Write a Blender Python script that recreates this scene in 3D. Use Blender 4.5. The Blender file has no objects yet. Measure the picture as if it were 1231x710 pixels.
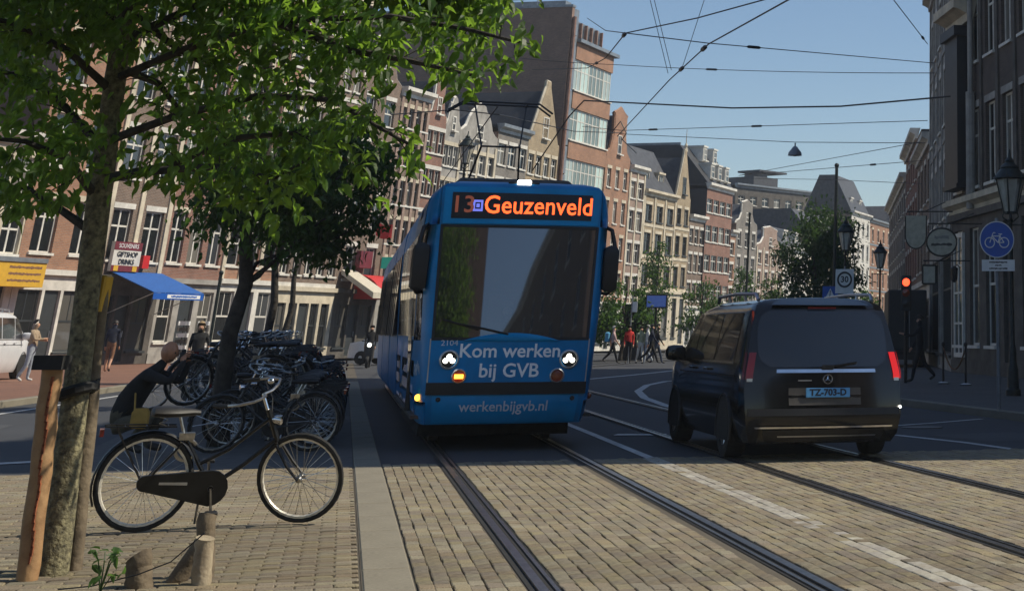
import bpy, bmesh, math, random
from mathutils import Vector, Matrix, Euler

R = math.radians
scene = bpy.context.scene
C = scene.collection
random.seed(7)

# ------------------------------------------------------------------ camera
FH, VPX, HZ, VPD, CAMH = 2000.0, 1130.0, 400.0, 5260.0, 1.4
PITCH = math.asin(FH / VPD)
FPX = FH * math.cos(PITCH)
PPY = HZ - FH * math.sin(PITCH)
cam_data = bpy.data.cameras.new("camera")
cam = bpy.data.objects.new("camera", cam_data)
C.objects.link(cam)
cam.location = (0, 0, CAMH)
cam.rotation_euler = (math.pi / 2 + PITCH, 0, 0)
cam_data.sensor_width = 36
cam_data.lens = FPX / 1231 * 36
cam_data.shift_x = (615.5 - VPX) / 1231
cam_data.shift_y = -(355 - PPY) / 1231
cam_data.clip_start = 0.1
cam_data.clip_end = 4000
scene.camera = cam

# ------------------------------------------------------------------ sky, sun, exposure
SUN_EL, SUN_DX, SUN_DY = R(47), 0.987, 0.155
world = bpy.data.worlds.new("World")
scene.world = world
world.use_nodes = True
wn = world.node_tree.nodes
wl = world.node_tree.links
wn.clear()
wo = wn.new("ShaderNodeOutputWorld")
wb = wn.new("ShaderNodeBackground")
sk = wn.new("ShaderNodeTexSky")
sk.sky_type = 'NISHITA'
sk.sun_disc = False
sk.sun_elevation = SUN_EL
sk.sun_rotation = math.atan2(SUN_DX, SUN_DY)
sk.altitude = 0
sk.air_density = 1.0
sk.dust_density = 0.25
sk.ozone_density = 3.2
wb.inputs[1].default_value = 0.092
wl.new(sk.outputs[0], wb.inputs[0])
wl.new(wb.outputs[0], wo.inputs[0])

sun_data = bpy.data.lights.new("sun", 'SUN')
sun_data.energy = 4.2
sun_data.angle = R(0.55)
sun_data.color = (1.0, 0.915, 0.75)
sun = bpy.data.objects.new("sun", sun_data)
C.objects.link(sun)
_sd = Vector((SUN_DX * math.cos(SUN_EL), SUN_DY * math.cos(SUN_EL), math.sin(SUN_EL)))
sun.rotation_euler = _sd.to_track_quat('Z', 'Y').to_euler()
sun.location = (20, 0, 40)

scene.view_settings.view_transform = 'Standard'
scene.view_settings.look = 'None'
scene.view_settings.exposure = 0.22
scene.view_settings.gamma = 1
scene.view_settings.use_curve_mapping = False
scene.render.engine = 'CYCLES'
scene.cycles.use_denoising = True
scene.cycles.max_bounces = 6
scene.cycles.transparent_max_bounces = 8
scene.cycles.sample_clamp_indirect = 6

# ------------------------------------------------------------------ placing helpers (metres; distance given for every point)
def P(x, y, Y):
    """the point of the place seen at x,y of the photograph, Y metres away"""
    u = (x - VPX) / FPX
    v = (PPY - y) / FPX
    dy = math.cos(PITCH) - v * math.sin(PITCH)
    dz = math.sin(PITCH) + v * math.cos(PITCH)
    k = Y / dy
    return Vector((u * k, Y, CAMH + dz * k))

def G(x, y, z=0.0):
    """ground point at height z"""
    Y = FH * (CAMH - z) / max(1e-3, (y - HZ))
    for _ in range(12):
        p = P(x, y, Y)
        Y *= (CAMH - z) / max(1e-4, (CAMH - p.z))
    p = P(x, y, Y)
    p.z = z
    return p

def proj(p):
    Y, z = p[1], p[2] - CAMH
    fw = Y * math.cos(PITCH) + z * math.sin(PITCH)
    up = -Y * math.sin(PITCH) + z * math.cos(PITCH)
    if fw < 0.01: return (-9999, -9999)
    return (VPX + FPX * p[0] / fw, PPY - FPX * up / fw)

# track frame: s along the tram track away from the camera, l to the right of it
TO = Vector((-5.703, 22.2, 0))
TD = Vector((-0.337, 0.9415, 0)).normalized()
TK = 1.1            # one step of the track grid in metres
TR = Vector((TD.y, -TD.x, 0))
TANG = math.atan2(TR.y, TR.x)
def T(s, l, z=0.0):
    p = TO + TD * (s * TK) + TR * (l * TK)
    return Vector((p.x, p.y, z))

# left row of houses: t along the facade line
LO = Vector((-37.9, 67.0, 0))
LD = Vector((0.182, 0.983, 0)).normalized()
LN = Vector((LD.y, -LD.x, 0))
LANG = math.atan2(LD.y, LD.x)
def tL(x):
    q = (x - VPX) / FH
    return (-LO.x + q * LO.y) / (LD.x - LD.y * q)
def hL(x, y):
    """height above ground of a facade point of the left row, x at eye level"""
    t = tL(x)
    Y = LO.y + LD.y * t
    v = (PPY - y) / FPX
    return CAMH + Y * (math.sin(PITCH) + v * math.cos(PITCH)) / (math.cos(PITCH) - v * math.sin(PITCH))
def LP(t, out=0.0, z=0.0):
    p = LO + LD * t + LN * out
    return Vector((p.x, p.y, z))

# ------------------------------------------------------------------ mesh builder
class MB:
    def __init__(self):
        self.v, self.f, self.mi, self.m = [], [], [], 0
    def add(self, vs, fs):
        o = len(self.v)
        self.v += [tuple(p) for p in vs]
        for f in fs:
            self.f.append(tuple(i + o for i in f)); self.mi.append(self.m)
        return self
    def box(self, c, s, rot=None):
        hx, hy, hz = s[0] / 2, s[1] / 2, s[2] / 2
        vs = [Vector((x * hx, y * hy, z * hz)) for z in (-1, 1) for y in (-1, 1) for x in (-1, 1)]
        if rot is not None:
            m = rot if isinstance(rot, Matrix) else Euler(rot).to_matrix()
            vs = [m @ p for p in vs]
        c = Vector(c)
        return self.add([p + c for p in vs], [(0, 2, 3, 1), (4, 5, 7, 6), (0, 1, 5, 4), (2, 6, 7, 3), (0, 4, 6, 2), (1, 3, 7, 5)])
    def bb(self, x0, x1, y0, y1, z0, z1):
        return self.box(((x0 + x1) / 2, (y0 + y1) / 2, (z0 + z1) / 2), (x1 - x0, y1 - y0, z1 - z0))
    def rbox(self, x0, x1, y0, y1, z0, z1, b=0.02):
        """box with chamfered vertical and top edges"""
        rings = []
        for (ins, z) in ((0, z0), (0, z1 - b), (b, z1)):
            a0, a1, c0, c1 = x0 + ins, x1 - ins, y0 + ins, y1 - ins
            rings.append([(a0 + b, c0, z), (a1 - b, c0, z), (a1, c0 + b, z), (a1, c1 - b, z), (a1 - b, c1, z), (a0 + b, c1, z), (a0, c1 - b, z), (a0, c0 + b, z)])
        return self.loft(rings, closed=True, cap=True)
    def loft(self, rings, closed=True, cap=False):
        n = len(rings[0]); vs = []; fs = []
        for r in rings: vs += list(r)
        k = n if closed else n - 1
        for i in range(len(rings) - 1):
            for j in range(k):
                a = i * n + j; b = i * n + (j + 1) % n
                fs.append((a, b, b + n, a + n))
        if cap:
            fs.append(tuple(range(n - 1, -1, -1)))
            fs.append(tuple((len(rings) - 1) * n + j for j in range(n)))
        return self.add(vs, fs)
    def tube(self, pts, r, n=8, closed=False, cap=True):
        pts = [Vector(p) for p in pts]
        m = len(pts)
        rs = list(r) if isinstance(r, (list, tuple)) else [r] * m
        tang = []
        for i in range(m):
            if closed: d = pts[(i + 1) % m] - pts[(i - 1) % m]
            elif i == 0: d = pts[1] - pts[0]
            elif i == m - 1: d = pts[-1] - pts[-2]
            else: d = pts[i + 1] - pts[i - 1]
            tang.append(d.normalized() if d.length > 1e-9 else Vector((0, 0, 1)))
        up = Vector((0, 0, 1)) if abs(tang[0].z) < 0.9 else Vector((1, 0, 0))
        nrm = (up - tang[0] * up.dot(tang[0])).normalized()
        rings = []
        for i in range(m):
            t = tang[i]
            nrm = nrm - t * nrm.dot(t)
            nrm = nrm.normalized() if nrm.length > 1e-6 else t.orthogonal().normalized()
            b = t.cross(nrm)
            rings.append([pts[i] + (nrm * math.cos(a) + b * math.sin(a)) * rs[i] for a in [2 * math.pi * k / n for k in range(n)]])
        if closed:
            rings.append(rings[0])
            return self.loft(rings)
        return self.loft(rings, True, cap)
    def lathe(self, prof, n=16, c=(0, 0, 0), axis='z', cap=False):
        c = Vector(c); rings = []
        for (r, z) in prof:
            ring = []
            for k in range(n):
                a = 2 * math.pi * k / n
                p = (r * math.cos(a), r * math.sin(a), z)
                if axis == 'y': p = (p[0], p[2], -p[1])
                elif axis == 'x': p = (p[2], p[0], p[1])
                ring.append(c + Vector(p))
            rings.append(ring)
        return self.loft(rings, True, cap)
    def ball(self, c, r, n=12, sz=(1, 1, 1)):
        prof = [(max(1e-3, math.sin(math.pi * i / 8)) * r, -math.cos(math.pi * i / 8) * r) for i in range(9)]
        c = Vector(c); rings = []
        for (rr, z) in prof:
            rings.append([c + Vector((rr * math.cos(2 * math.pi * k / n) * sz[0], rr * math.sin(2 * math.pi * k / n) * sz[1], z * sz[2])) for k in range(n)])
        return self.loft(rings, True, True)
    def prism(self, poly, y0, y1):
        """polygon in x,z extruded along y"""
        n = len(poly)
        vs = [(x, y0, z) for x, z in poly] + [(x, y1, z) for x, z in poly]
        fs = [tuple(range(n)), tuple(range(2 * n - 1, n - 1, -1))]
        for i in range(n):
            j = (i + 1) % n
            fs.append((i, i + n, j + n, j))
        return self.add(vs, fs)
    def grid(self, fn, us, vs_):
        vv = [fn(u, v) for v in vs_ for u in us]
        n = len(us)
        return self.add(vv, [(i * n + j, i * n + j + 1, (i + 1) * n + j + 1, (i + 1) * n + j) for i in range(len(vs_) - 1) for j in range(n - 1)])
    def mesh(self, name, mats, smooth=False):
        me = bpy.data.meshes.new(name)
        me.from_pydata(self.v, [], self.f)
        if not isinstance(mats, (list, tuple)): mats = [mats]
        for m in mats: me.materials.append(MAT[m] if isinstance(m, str) else m)
        if len(mats) > 1: me.polygons.foreach_set("material_index", self.mi)
        bm = bmesh.new(); bm.from_mesh(me)
        bmesh.ops.recalc_face_normals(bm, faces=bm.faces)
        bm.to_mesh(me); bm.free()
        if smooth:
            me.polygons.foreach_set("use_smooth", [True] * len(me.polygons))
            try: me.set_sharp_from_angle(angle=R(38))
            except Exception: pass
        me.update()
        return me
    def obj(self, name, mats, parent=None, smooth=False, loc=None, rot=None):
        return link(name, self.mesh(name, mats, smooth), parent, loc, rot)

def link(name, data, parent=None, loc=None, rot=None, scale=None):
    o = bpy.data.objects.new(name, data)
    C.objects.link(o)
    if parent is not None: o.parent = parent
    if loc is not None: o.location = loc
    if rot is not None: o.rotation_euler = rot
    if scale is not None: o.scale = scale
    return o
def tag(o, label=None, cat=None, group=None, kind=None):
    if label: o['label'] = label
    if cat: o['category'] = cat
    if group: o['group'] = group
    if kind: o['kind'] = kind
    return o
def thing(name, label, cat, loc=(0, 0, 0), rotz=0.0, group=None):
    o = link(name, None, None, loc, (0, 0, rotz))
    o.empty_display_size = 0.2
    return tag(o, label, cat, group)
KIDS = {}
def copy_tree(o, parent=None):
    c = o.copy(); C.objects.link(c)
    if parent is not None: c.parent = parent
    for ch in list(o.children): copy_tree(ch, c)
    return c

def text_mesh(s, size, extrude=0.004, align='CENTER', bold=0.0, xscale=1.0, spacing=1.0):
    cu = bpy.data.curves.new("lettering", 'FONT')
    cu.body = s; cu.size = size; cu.extrude = extrude; cu.align_x = align; cu.align_y = 'CENTER'
    cu.offset = bold; cu.space_character = spacing; cu.resolution_u = 3
    ob = bpy.data.objects.new("lettering", cu); C.objects.link(ob)
    dg = bpy.context.evaluated_depsgraph_get()
    me = bpy.data.meshes.new_from_object(ob.evaluated_get(dg))
    bpy.data.objects.remove(ob)
    for v in me.vertices: v.co.x *= xscale
    return me
def lettering(name, s, size, mat, parent, loc, rot, **kw):
    me = text_mesh(s, size, **kw)
    me.materials.clear(); me.materials.append(MAT[mat])
    return link(name, me, parent, loc, rot)

# ------------------------------------------------------------------ materials
MAT = {}
def mk(name):
    m = bpy.data.materials.new(name); m.use_nodes = True
    MAT[name] = m
    nt = m.node_tree
    return m, nt, nt.nodes["Principled BSDF"]
def M(name, col, rough=0.6, metal=0.0, var=0.12, scale=6.0, bump=0.0, bscale=40.0, coat=0.0, spec=0.5, emit=0.0, ecol=None, col2=None, rnd=0.0, trans=0.0, rvar=0.0):
    m, nt, b = mk(name)
    N, L = nt.nodes, nt.links
    b.inputs["Roughness"].default_value = rough
    b.inputs["Metallic"].default_value = metal
    b.inputs["Specular IOR Level"].default_value = spec
    b.inputs["Coat Weight"].default_value = coat
    b.inputs["Coat Roughness"].default_value = 0.06
    c2 = col2 or tuple(max(0, c * (1 - var * 2)) for c in col)
    c1 = col if col2 else tuple(min(1, c * (1 + var)) for c in col)
    tc = N.new("ShaderNodeTexCoord")
    nz = N.new("ShaderNodeTexNoise"); nz.inputs["Scale"].default_value = scale; nz.inputs["Detail"].default_value = 5
    nz.inputs["Roughness"].default_value = 0.65
    L.new(tc.outputs["Object"], nz.inputs["Vector"])
    rp = N.new("ShaderNodeValToRGB")
    rp.color_ramp.elements[0].position = 0.33; rp.color_ramp.elements[1].position = 0.67
    rp.color_ramp.elements[0].color = (*c2, 1); rp.color_ramp.elements[1].color = (*c1, 1)
    L.new(nz.outputs["Fac"], rp.inputs["Fac"])
    out = rp.outputs["Color"]
    if rnd:
        oi = N.new("ShaderNodeObjectInfo")
        mp = N.new("ShaderNodeMapRange"); mp.inputs[3].default_value = 1 - rnd; mp.inputs[4].default_value = 1 + rnd
        L.new(oi.outputs["Random"], mp.inputs[0])
        hs = N.new("ShaderNodeHueSaturation"); L.new(mp.outputs[0], hs.inputs["Value"]); L.new(out, hs.inputs["Color"])
        out = hs.outputs[0]
    L.new(out, b.inputs["Base Color"])
    if rvar:
        n3 = N.new("ShaderNodeTexNoise"); n3.inputs["Scale"].default_value = scale * 0.7; L.new(tc.outputs["Object"], n3.inputs["Vector"])
        mr = N.new("ShaderNodeMapRange"); mr.inputs[3].default_value = max(0.02, rough - rvar); mr.inputs[4].default_value = min(1, rough + rvar)
        L.new(n3.outputs["Fac"], mr.inputs[0]); L.new(mr.outputs[0], b.inputs["Roughness"])
    if bump:
        n2 = N.new("ShaderNodeTexNoise"); n2.inputs["Scale"].default_value = bscale; n2.inputs["Detail"].default_value = 4
        L.new(tc.outputs["Object"], n2.inputs["Vector"])
        bp = N.new("ShaderNodeBump"); bp.inputs["Strength"].default_value = bump; bp.inputs["Distance"].default_value = 0.02
        L.new(n2.outputs["Fac"], bp.inputs["Height"]); L.new(bp.outputs[0], b.inputs["Normal"])
    if emit:
        b.inputs["Emission Color"].default_value = (*(ecol or col), 1)
        b.inputs["Emission Strength"].default_value = emit
    if trans: b.inputs["Transmission Weight"].default_value = trans
    return m
def brick_mat(name, col, col2, mortar=(0.30, 0.27, 0.23), sx=0.22, sz=0.065, dirt=0.35):
    m, nt, b = mk(name)
    N, L = nt.nodes, nt.links
    tc = N.new("ShaderNodeTexCoord"); sp = N.new("ShaderNodeSeparateXYZ"); L.new(tc.outputs["Object"], sp.inputs[0])
    ad = N.new("ShaderNodeMath"); ad.operation = 'ADD'; L.new(sp.outputs[0], ad.inputs[0]); L.new(sp.outputs[1], ad.inputs[1])
    cb = N.new("ShaderNodeCombineXYZ"); L.new(ad.outputs[0], cb.inputs[0]); L.new(sp.outputs[2], cb.inputs[1])
    br = N.new("ShaderNodeTexBrick")
    br.inputs["Scale"].default_value = 1.0
    br.inputs["Brick Width"].default_value = sx; br.inputs["Row Height"].default_value = sz
    br.inputs["Mortar Size"].default_value = 0.008; br.inputs["Mortar Smooth"].default_value = 0.3
    br.inputs["Color1"].default_value = (*col, 1); br.inputs["Color2"].default_value = (*col2, 1); br.inputs["Mortar"].default_value = (*mortar, 1)
    L.new(cb.outputs[0], br.inputs["Vector"])
    nz = N.new("ShaderNodeTexNoise"); nz.inputs["Scale"].default_value = 0.8; nz.inputs["Detail"].default_value = 6; nz.inputs["Roughness"].default_value = 0.7
    L.new(tc.outputs["Object"], nz.inputs["Vector"])
    mr = N.new("ShaderNodeMapRange"); mr.inputs[1].default_value = 0.3; mr.inputs[2].default_value = 0.7; mr.inputs[3].default_value = 1 - dirt; mr.inputs[4].default_value = 1.12
    L.new(nz.outputs["Fac"], mr.inputs[0])
    hs = N.new("ShaderNodeHueSaturation"); L.new(br.outputs["Color"], hs.inputs["Color"]); L.new(mr.outputs[0], hs.inputs["Value"])
    L.new(hs.outputs[0], b.inputs["Base Color"])
    b.inputs["Roughness"].default_value = 0.85
    bp = N.new("ShaderNodeBump"); bp.inputs["Strength"].default_value = 0.4; bp.inputs["Distance"].default_value = 0.01; bp.invert = True
    L.new(br.outputs["Fac"], bp.inputs["Height"]); L.new(bp.outputs[0], b.inputs["Normal"])
    return m
def leaf_mat(name, top, back, rnd=0.25):
    m, nt, b = mk(name)
    N, L = nt.nodes, nt.links
    out = N["Material Output"]
    tc = N.new("ShaderNodeTexCoord")
    nz = N.new("ShaderNodeTexNoise"); nz.inputs["Scale"].default_value = 2.3; nz.inputs["Detail"].default_value = 3
    L.new(tc.outputs["Object"], nz.inputs["Vector"])
    wn_ = N.new("ShaderNodeTexNoise"); wn_.inputs["Scale"].default_value = 19; L.new(tc.outputs["Object"], wn_.inputs["Vector"])
    ad = N.new("ShaderNodeMath"); ad.operation = 'ADD'; L.new(nz.outputs["Fac"], ad.inputs[0]); L.new(wn_.outputs["Fac"], ad.inputs[1])
    mr = N.new("ShaderNodeMapRange"); mr.inputs[1].default_value = 0.7; mr.inputs[2].default_value = 1.3; mr.inputs[3].default_value = 1 - rnd; mr.inputs[4].default_value = 1 + rnd
    L.new(ad.outputs[0], mr.inputs[0])
    hs = N.new("ShaderNodeHueSaturation"); hs.inputs["Color"].default_value = (*top, 1); L.new(mr.outputs[0], hs.inputs["Value"])
    L.new(hs.outputs[0], b.inputs["Base Color"])
    b.inputs["Roughness"].default_value = 0.45; b.inputs["Specular IOR Level"].default_value = 0.4
    tr = N.new("ShaderNodeBsdfTranslucent")
    h2 = N.new("ShaderNodeHueSaturation"); h2.inputs["Color"].default_value = (*back, 1); L.new(mr.outputs[0], h2.inputs["Value"]); L.new(h2.outputs[0], tr.inputs[0])
    mx = N.new("ShaderNodeMixShader"); mx.inputs[0].default_value = 0.5
    L.new(b.outputs[0], mx.inputs[1]); L.new(tr.outputs[0], mx.inputs[2]); L.new(mx.outputs[0], out.inputs[0])
    return m
def glass_mat(name, dark=(0.012, 0.014, 0.016), light=(0.16, 0.15, 0.13), rough=0.06, curtains=True):
    """house window: dark room behind, some with pale blinds, smooth reflecting surface"""
    m, nt, b = mk(name)
    N, L = nt.nodes, nt.links
    oi = N.new("ShaderNodeObjectInfo")
    rp = N.new("ShaderNodeValToRGB"); rp.color_ramp.interpolation = 'CONSTANT'
    e = rp.color_ramp.elements
    e[0].color = (*dark, 1); e[1].position = 0.55; e[1].color = tuple(c * 3 for c in dark) + (1,)
    if curtains:
        k = e.new(0.78); k.color = (*light, 1)
    L.new(oi.outputs["Random"], rp.inputs["Fac"]); L.new(rp.outputs[0], b.inputs["Base Color"])
    b.inputs["Roughness"].default_value = rough
    b.inputs["Specular IOR Level"].default_value = 0.7
    tc = N.new("ShaderNodeTexCoord"); nz = N.new("ShaderNodeTexNoise"); nz.inputs["Scale"].default_value = 0.9
    L.new(tc.outputs["Object"], nz.inputs["Vector"])
    bp = N.new("ShaderNodeBump"); bp.inputs["Strength"].default_value = 0.12; bp.inputs["Distance"].default_value = 0.05
    L.new(nz.outputs["Fac"], bp.inputs["Height"]); L.new(bp.outputs[0], b.inputs["Normal"])
    return m
def clear_glass(name, tint=(0.03, 0.035, 0.04), alpha=0.35, ior=1.5, veil=(0.01, 0.01, 0.012)):
    """vehicle glass: a smooth coat over a see-through tinted pane"""
    m, nt, b = mk(name)
    N, L = nt.nodes, nt.links
    out = N["Material Output"]
    b.inputs["Base Color"].default_value = (*veil, 1); b.inputs["Roughness"].default_value = 0.03
    b.inputs["Specular IOR Level"].default_value = 0.75; b.inputs["IOR"].default_value = ior
    tp = N.new("ShaderNodeBsdfTransparent"); tp.inputs[0].default_value = (*[0.6 * c / max(tint) for c in tint], 1)
    mx = N.new("ShaderNodeMixShader"); mx.inputs[0].default_value = alpha
    L.new(b.outputs[0], mx.inputs[2]); L.new(tp.outputs[0], mx.inputs[1]); L.new(mx.outputs[0], out.inputs[0])
    return m
def ground_mat(name, col, col2, fine=60, big=0.35, bump=0.25, rough=0.85, attr=False, crack=None):
    m, nt, b = mk(name)
    N, L = nt.nodes, nt.links
    tc = N.new("ShaderNodeTexCoord")
    n1 = N.new("ShaderNodeTexNoise"); n1.inputs["Scale"].default_value = fine; n1.inputs["Detail"].default_value = 4
    n2 = N.new("ShaderNodeTexNoise"); n2.inputs["Scale"].default_value = big; n2.inputs["Detail"].default_value = 6; n2.inputs["Roughness"].default_value = 0.7
    L.new(tc.outputs["Object"], n1.inputs["Vector"]); L.new(tc.outputs["Object"], n2.inputs["Vector"])
    mx = N.new("ShaderNodeMix"); mx.data_type = 'FLOAT'; mx.inputs[0].default_value = 0.5
    L.new(n1.outputs["Fac"], mx.inputs[2]); L.new(n2.outputs["Fac"], mx.inputs[3])
    rp = N.new("ShaderNodeValToRGB"); rp.color_ramp.elements[0].position = 0.36; rp.color_ramp.elements[1].position = 0.64
    rp.color_ramp.elements[0].color = (*col2, 1); rp.color_ramp.elements[1].color = (*col, 1)
    L.new(mx.outputs[0], rp.inputs["Fac"])
    out = rp.outputs["Color"]
    if attr:
        at = N.new("ShaderNodeAttribute"); at.attribute_name = "rnd"
        oi = N.new("ShaderNodeObjectInfo")
        ad = N.new("ShaderNodeMath"); ad.operation = 'ADD'; L.new(at.outputs["Fac"], ad.inputs[0]); L.new(oi.outputs["Random"], ad.inputs[1])
        fr = N.new("ShaderNodeMath"); fr.operation = 'FRACT'; L.new(ad.outputs[0], fr.inputs[0])
        mr = N.new("ShaderNodeMapRange"); mr.inputs[3].default_value = 0.86; mr.inputs[4].default_value = 1.10
        L.new(fr.outputs[0], mr.inputs[0])
        m2 = N.new("ShaderNodeMapRange"); m2.inputs[3].default_value = 0.485; m2.inputs[4].default_value = 0.512
        L.new(fr.outputs[0], m2.inputs[0])
        hs = N.new("ShaderNodeHueSaturation"); L.new(out, hs.inputs["Color"]); L.new(mr.outputs[0], hs.inputs["Value"]); L.new(m2.outputs[0], hs.inputs["Hue"])
        sx = N.new("ShaderNodeMath"); sx.operation = 'MULTIPLY'; sx.inputs[1].default_value = 7.31; L.new(fr.outputs[0], sx.inputs[0])
        s2 = N.new("ShaderNodeMath"); s2.operation = 'FRACT'; L.new(sx.outputs[0], s2.inputs[0])
        m3 = N.new("ShaderNodeMapRange"); m3.inputs[3].default_value = 0.8; m3.inputs[4].default_value = 1.12; L.new(s2.outputs[0], m3.inputs[0]); L.new(m3.outputs[0], hs.inputs["Saturation"])
        out = hs.outputs[0]
    L.new(out, b.inputs["Base Color"])
    b.inputs["Roughness"].default_value = rough
    bp = N.new("ShaderNodeBump"); bp.inputs["Strength"].default_value = bump; bp.inputs["Distance"].default_value = 0.01
    L.new(n1.outputs["Fac"], bp.inputs["Height"]); L.new(bp.outputs[0], b.inputs["Normal"])
    return m

ground_mat("asphalt", (0.055, 0.058, 0.064), (0.036, 0.038, 0.043), 90, 0.3)
ground_mat("joint", (0.115, 0.097, 0.068), (0.070, 0.058, 0.042), 70, 1.0)
ground_mat("sett", (0.32, 0.265, 0.168), (0.135, 0.112, 0.074), 75, 1.3, 0.8, 0.8, True)
ground_mat("paver", (0.31, 0.255, 0.162), (0.14, 0.115, 0.076), 80, 1.5, 0.8, 0.85, True)
ground_mat("old_paint", (0.46, 0.43, 0.36), (0.24, 0.21, 0.16), 16, 2.0, 0.3, 0.7, True)
ground_mat("concrete", (0.255, 0.228, 0.172), (0.175, 0.155, 0.115), 40, 1.2, 0.2)
ground_mat("red_brick_walk", (0.25, 0.12, 0.075), (0.14, 0.07, 0.045), 9, 0.5, 0.3)
ground_mat("grey_walk", (0.11, 0.105, 0.10), (0.06, 0.057, 0.055), 7, 0.5, 0.3)
ground_mat("road_paint", (0.62, 0.62, 0.60), (0.34, 0.34, 0.33), 20, 1.5, 0.1, 0.6)
M("rail_steel", (0.20, 0.185, 0.17), 0.36, 0.9, 0.2, 12, rvar=0.12)
M("rail_gap", (0.02, 0.019, 0.018), 0.9)
M("tram_blue", (0.0, 0.215, 0.50), 0.36, 0, 0.12, 1.6, coat=0.05, spec=0.25, rvar=0.12)
M("tram_trim", (0.0, 0.26, 0.56), 0.33, 0, 0.08, 2, coat=0.05, spec=0.25)
M("black_plastic", (0.012, 0.012, 0.013), 0.5, 0, 0.2)
M("dark_rubber", (0.018, 0.018, 0.018), 0.85, 0, 0.25, 14)
M("white_letter", (0.92, 0.93, 0.94), 0.5, 0, 0.05)
M("silver_letter", (0.62, 0.66, 0.72), 0.45, 0, 0.08)
M("led_red", (0.9, 0.12, 0.02), 0.5, emit=2.2, ecol=(1.0, 0.10, 0.02))
M("led_dim", (0.22, 0.07, 0.04), 0.5, emit=0.12, ecol=(1.0, 0.25, 0.12))
M("led_blue", (0.10, 0.12, 0.5), 0.5, emit=0.7, ecol=(0.22, 0.25, 0.95))
M("display_black", (0.014, 0.011, 0.010), 0.35, 0, 0.3, 50)
M("lamp_white", (1, 0.98, 0.9), 0.3, emit=5.0, ecol=(1.0, 0.97, 0.85))
M("lamp_amber_lit", (1, 0.45, 0.05), 0.3, emit=5.0, ecol=(1.0, 0.40, 0.03))
M("lamp_amber", (0.30, 0.055, 0.015), 0.25, 0, 0.2, coat=0.5)
M("lamp_ring", (0.55, 0.56, 0.56), 0.3, 0.6, 0.1)
M("tail_red", (0.15, 0.006, 0.006), 0.22, 0, 0.1, coat=0.6)
M("tail_lit", (0.55, 0.01, 0.01), 0.22, emit=0.5, ecol=(1.0, 0.02, 0.015))
clear_glass("windshield", (0.5, 0.55, 0.58), 0.85, 2.4, (0.03, 0.031, 0.033))
clear_glass("side_glass", (0.4, 0.42, 0.44), 0.6)
clear_glass("privacy_glass", (0.3, 0.3, 0.3), 0.93, 1.6, (0.022, 0.021, 0.02))
glass_mat("tower_glass", (0.16, 0.20, 0.18), (0.34, 0.40, 0.37), 0.08)
M("van_paint", (0.012, 0.0115, 0.011), 0.14, 0.0, 0.2, 3, coat=0.3, spec=0.45)
M("chrome", (0.72, 0.72, 0.74), 0.14, 1.0, 0.05)
M("alu", (0.50, 0.51, 0.53), 0.35, 0.9, 0.1)
M("plate_blue", (0.10, 0.33, 0.62), 0.4, 0, 0.06)
M("plate_ink", (0.01, 0.012, 0.02), 0.5)
M("white_paint", (0.74, 0.73, 0.70), 0.45, 0, 0.07, 4)
M("white_van_paint", (0.70, 0.71, 0.73), 0.3, 0, 0.05, 2, coat=0.4)
M("bike_black", (0.007, 0.007, 0.007), 0.35, 0, 0.3, 12, spec=0.4)
M("bike_worn", (0.030, 0.032, 0.035), 0.5, 0, 0.4, 10, rnd=0.6)
M("bike_steel", (0.45, 0.44, 0.42), 0.28, 0.95, 0.2, 20)
M("bike_rim", (0.80, 0.75, 0.64), 0.45, 0.35, 0.15, 20)
M("tyre", (0.022, 0.021, 0.020), 0.85, 0, 0.3, 20)
M("saddle_leather", (0.016, 0.014, 0.013), 0.55, 0, 0.3, 20)
M("bark", (0.15, 0.125, 0.085), 0.9, 0, 0.35, 9, bump=0.9, bscale=26, col2=(0.06, 0.052, 0.038))
M("bark_moss", (0.27, 0.24, 0.135), 0.92, 0, 0.35, 24, bump=1.0, bscale=38, col2=(0.045, 0.040, 0.027))
M("bark_dark", (0.045, 0.038, 0.030), 0.9, 0, 0.3, 9, bump=0.8, bscale=20)
M("stake_wood", (0.40, 0.24, 0.11), 0.8, 0, 0.22, 5, bump=0.5, bscale=14, col2=(0.25, 0.13, 0.055))
M("stake_split", (0.30, 0.085, 0.03), 0.85, 0, 0.3, 12, bump=0.5)
M("post_wood", (0.20, 0.155, 0.10), 0.88, 0, 0.3, 7, bump=0.8, bscale=16, col2=(0.085, 0.063, 0.040))
M("post_pale", (0.42, 0.35, 0.24), 0.85, 0, 0.25, 8, bump=0.6, bscale=18, col2=(0.22, 0.17, 0.11))
leaf_mat("leaf_near", (0.026, 0.064, 0.012), (0.27, 0.46, 0.045), 0.5)
leaf_mat("leaf_mid", (0.032, 0.070, 0.017), (0.08, 0.17, 0.022), 0.4)
leaf_mat("leaf_far", (0.055, 0.115, 0.030), (0.11, 0.21, 0.035), 0.35)
leaf_mat("leaf_deep", (0.032, 0.068, 0.024), (0.06, 0.12, 0.025), 0.3)
glass_mat("window_glass")
glass_mat("shop_glass", (0.02, 0.021, 0.022), (0.10, 0.095, 0.085), 0.05)
M("window_white", (0.66, 0.63, 0.56), 0.5, 0, 0.10, 3)
M("window_dark", (0.035, 0.040, 0.042), 0.5, 0, 0.1, 3)
M("stone_cream", (0.56, 0.49, 0.37), 0.8, 0, 0.16, 1.2)
M("stone_white", (0.62, 0.59, 0.53), 0.75, 0, 0.15, 1.1)
M("stone_grey", (0.33, 0.31, 0.28), 0.8, 0, 0.2, 1.2)
M("stone_dark", (0.095, 0.084, 0.072), 0.8, 0, 0.25, 1.5)
M("plaster_brown", (0.20, 0.135, 0.10), 0.9, 0, 0.18, 0.5)
M("slate", (0.055, 0.058, 0.066), 0.6, 0, 0.25, 2.5)
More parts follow.
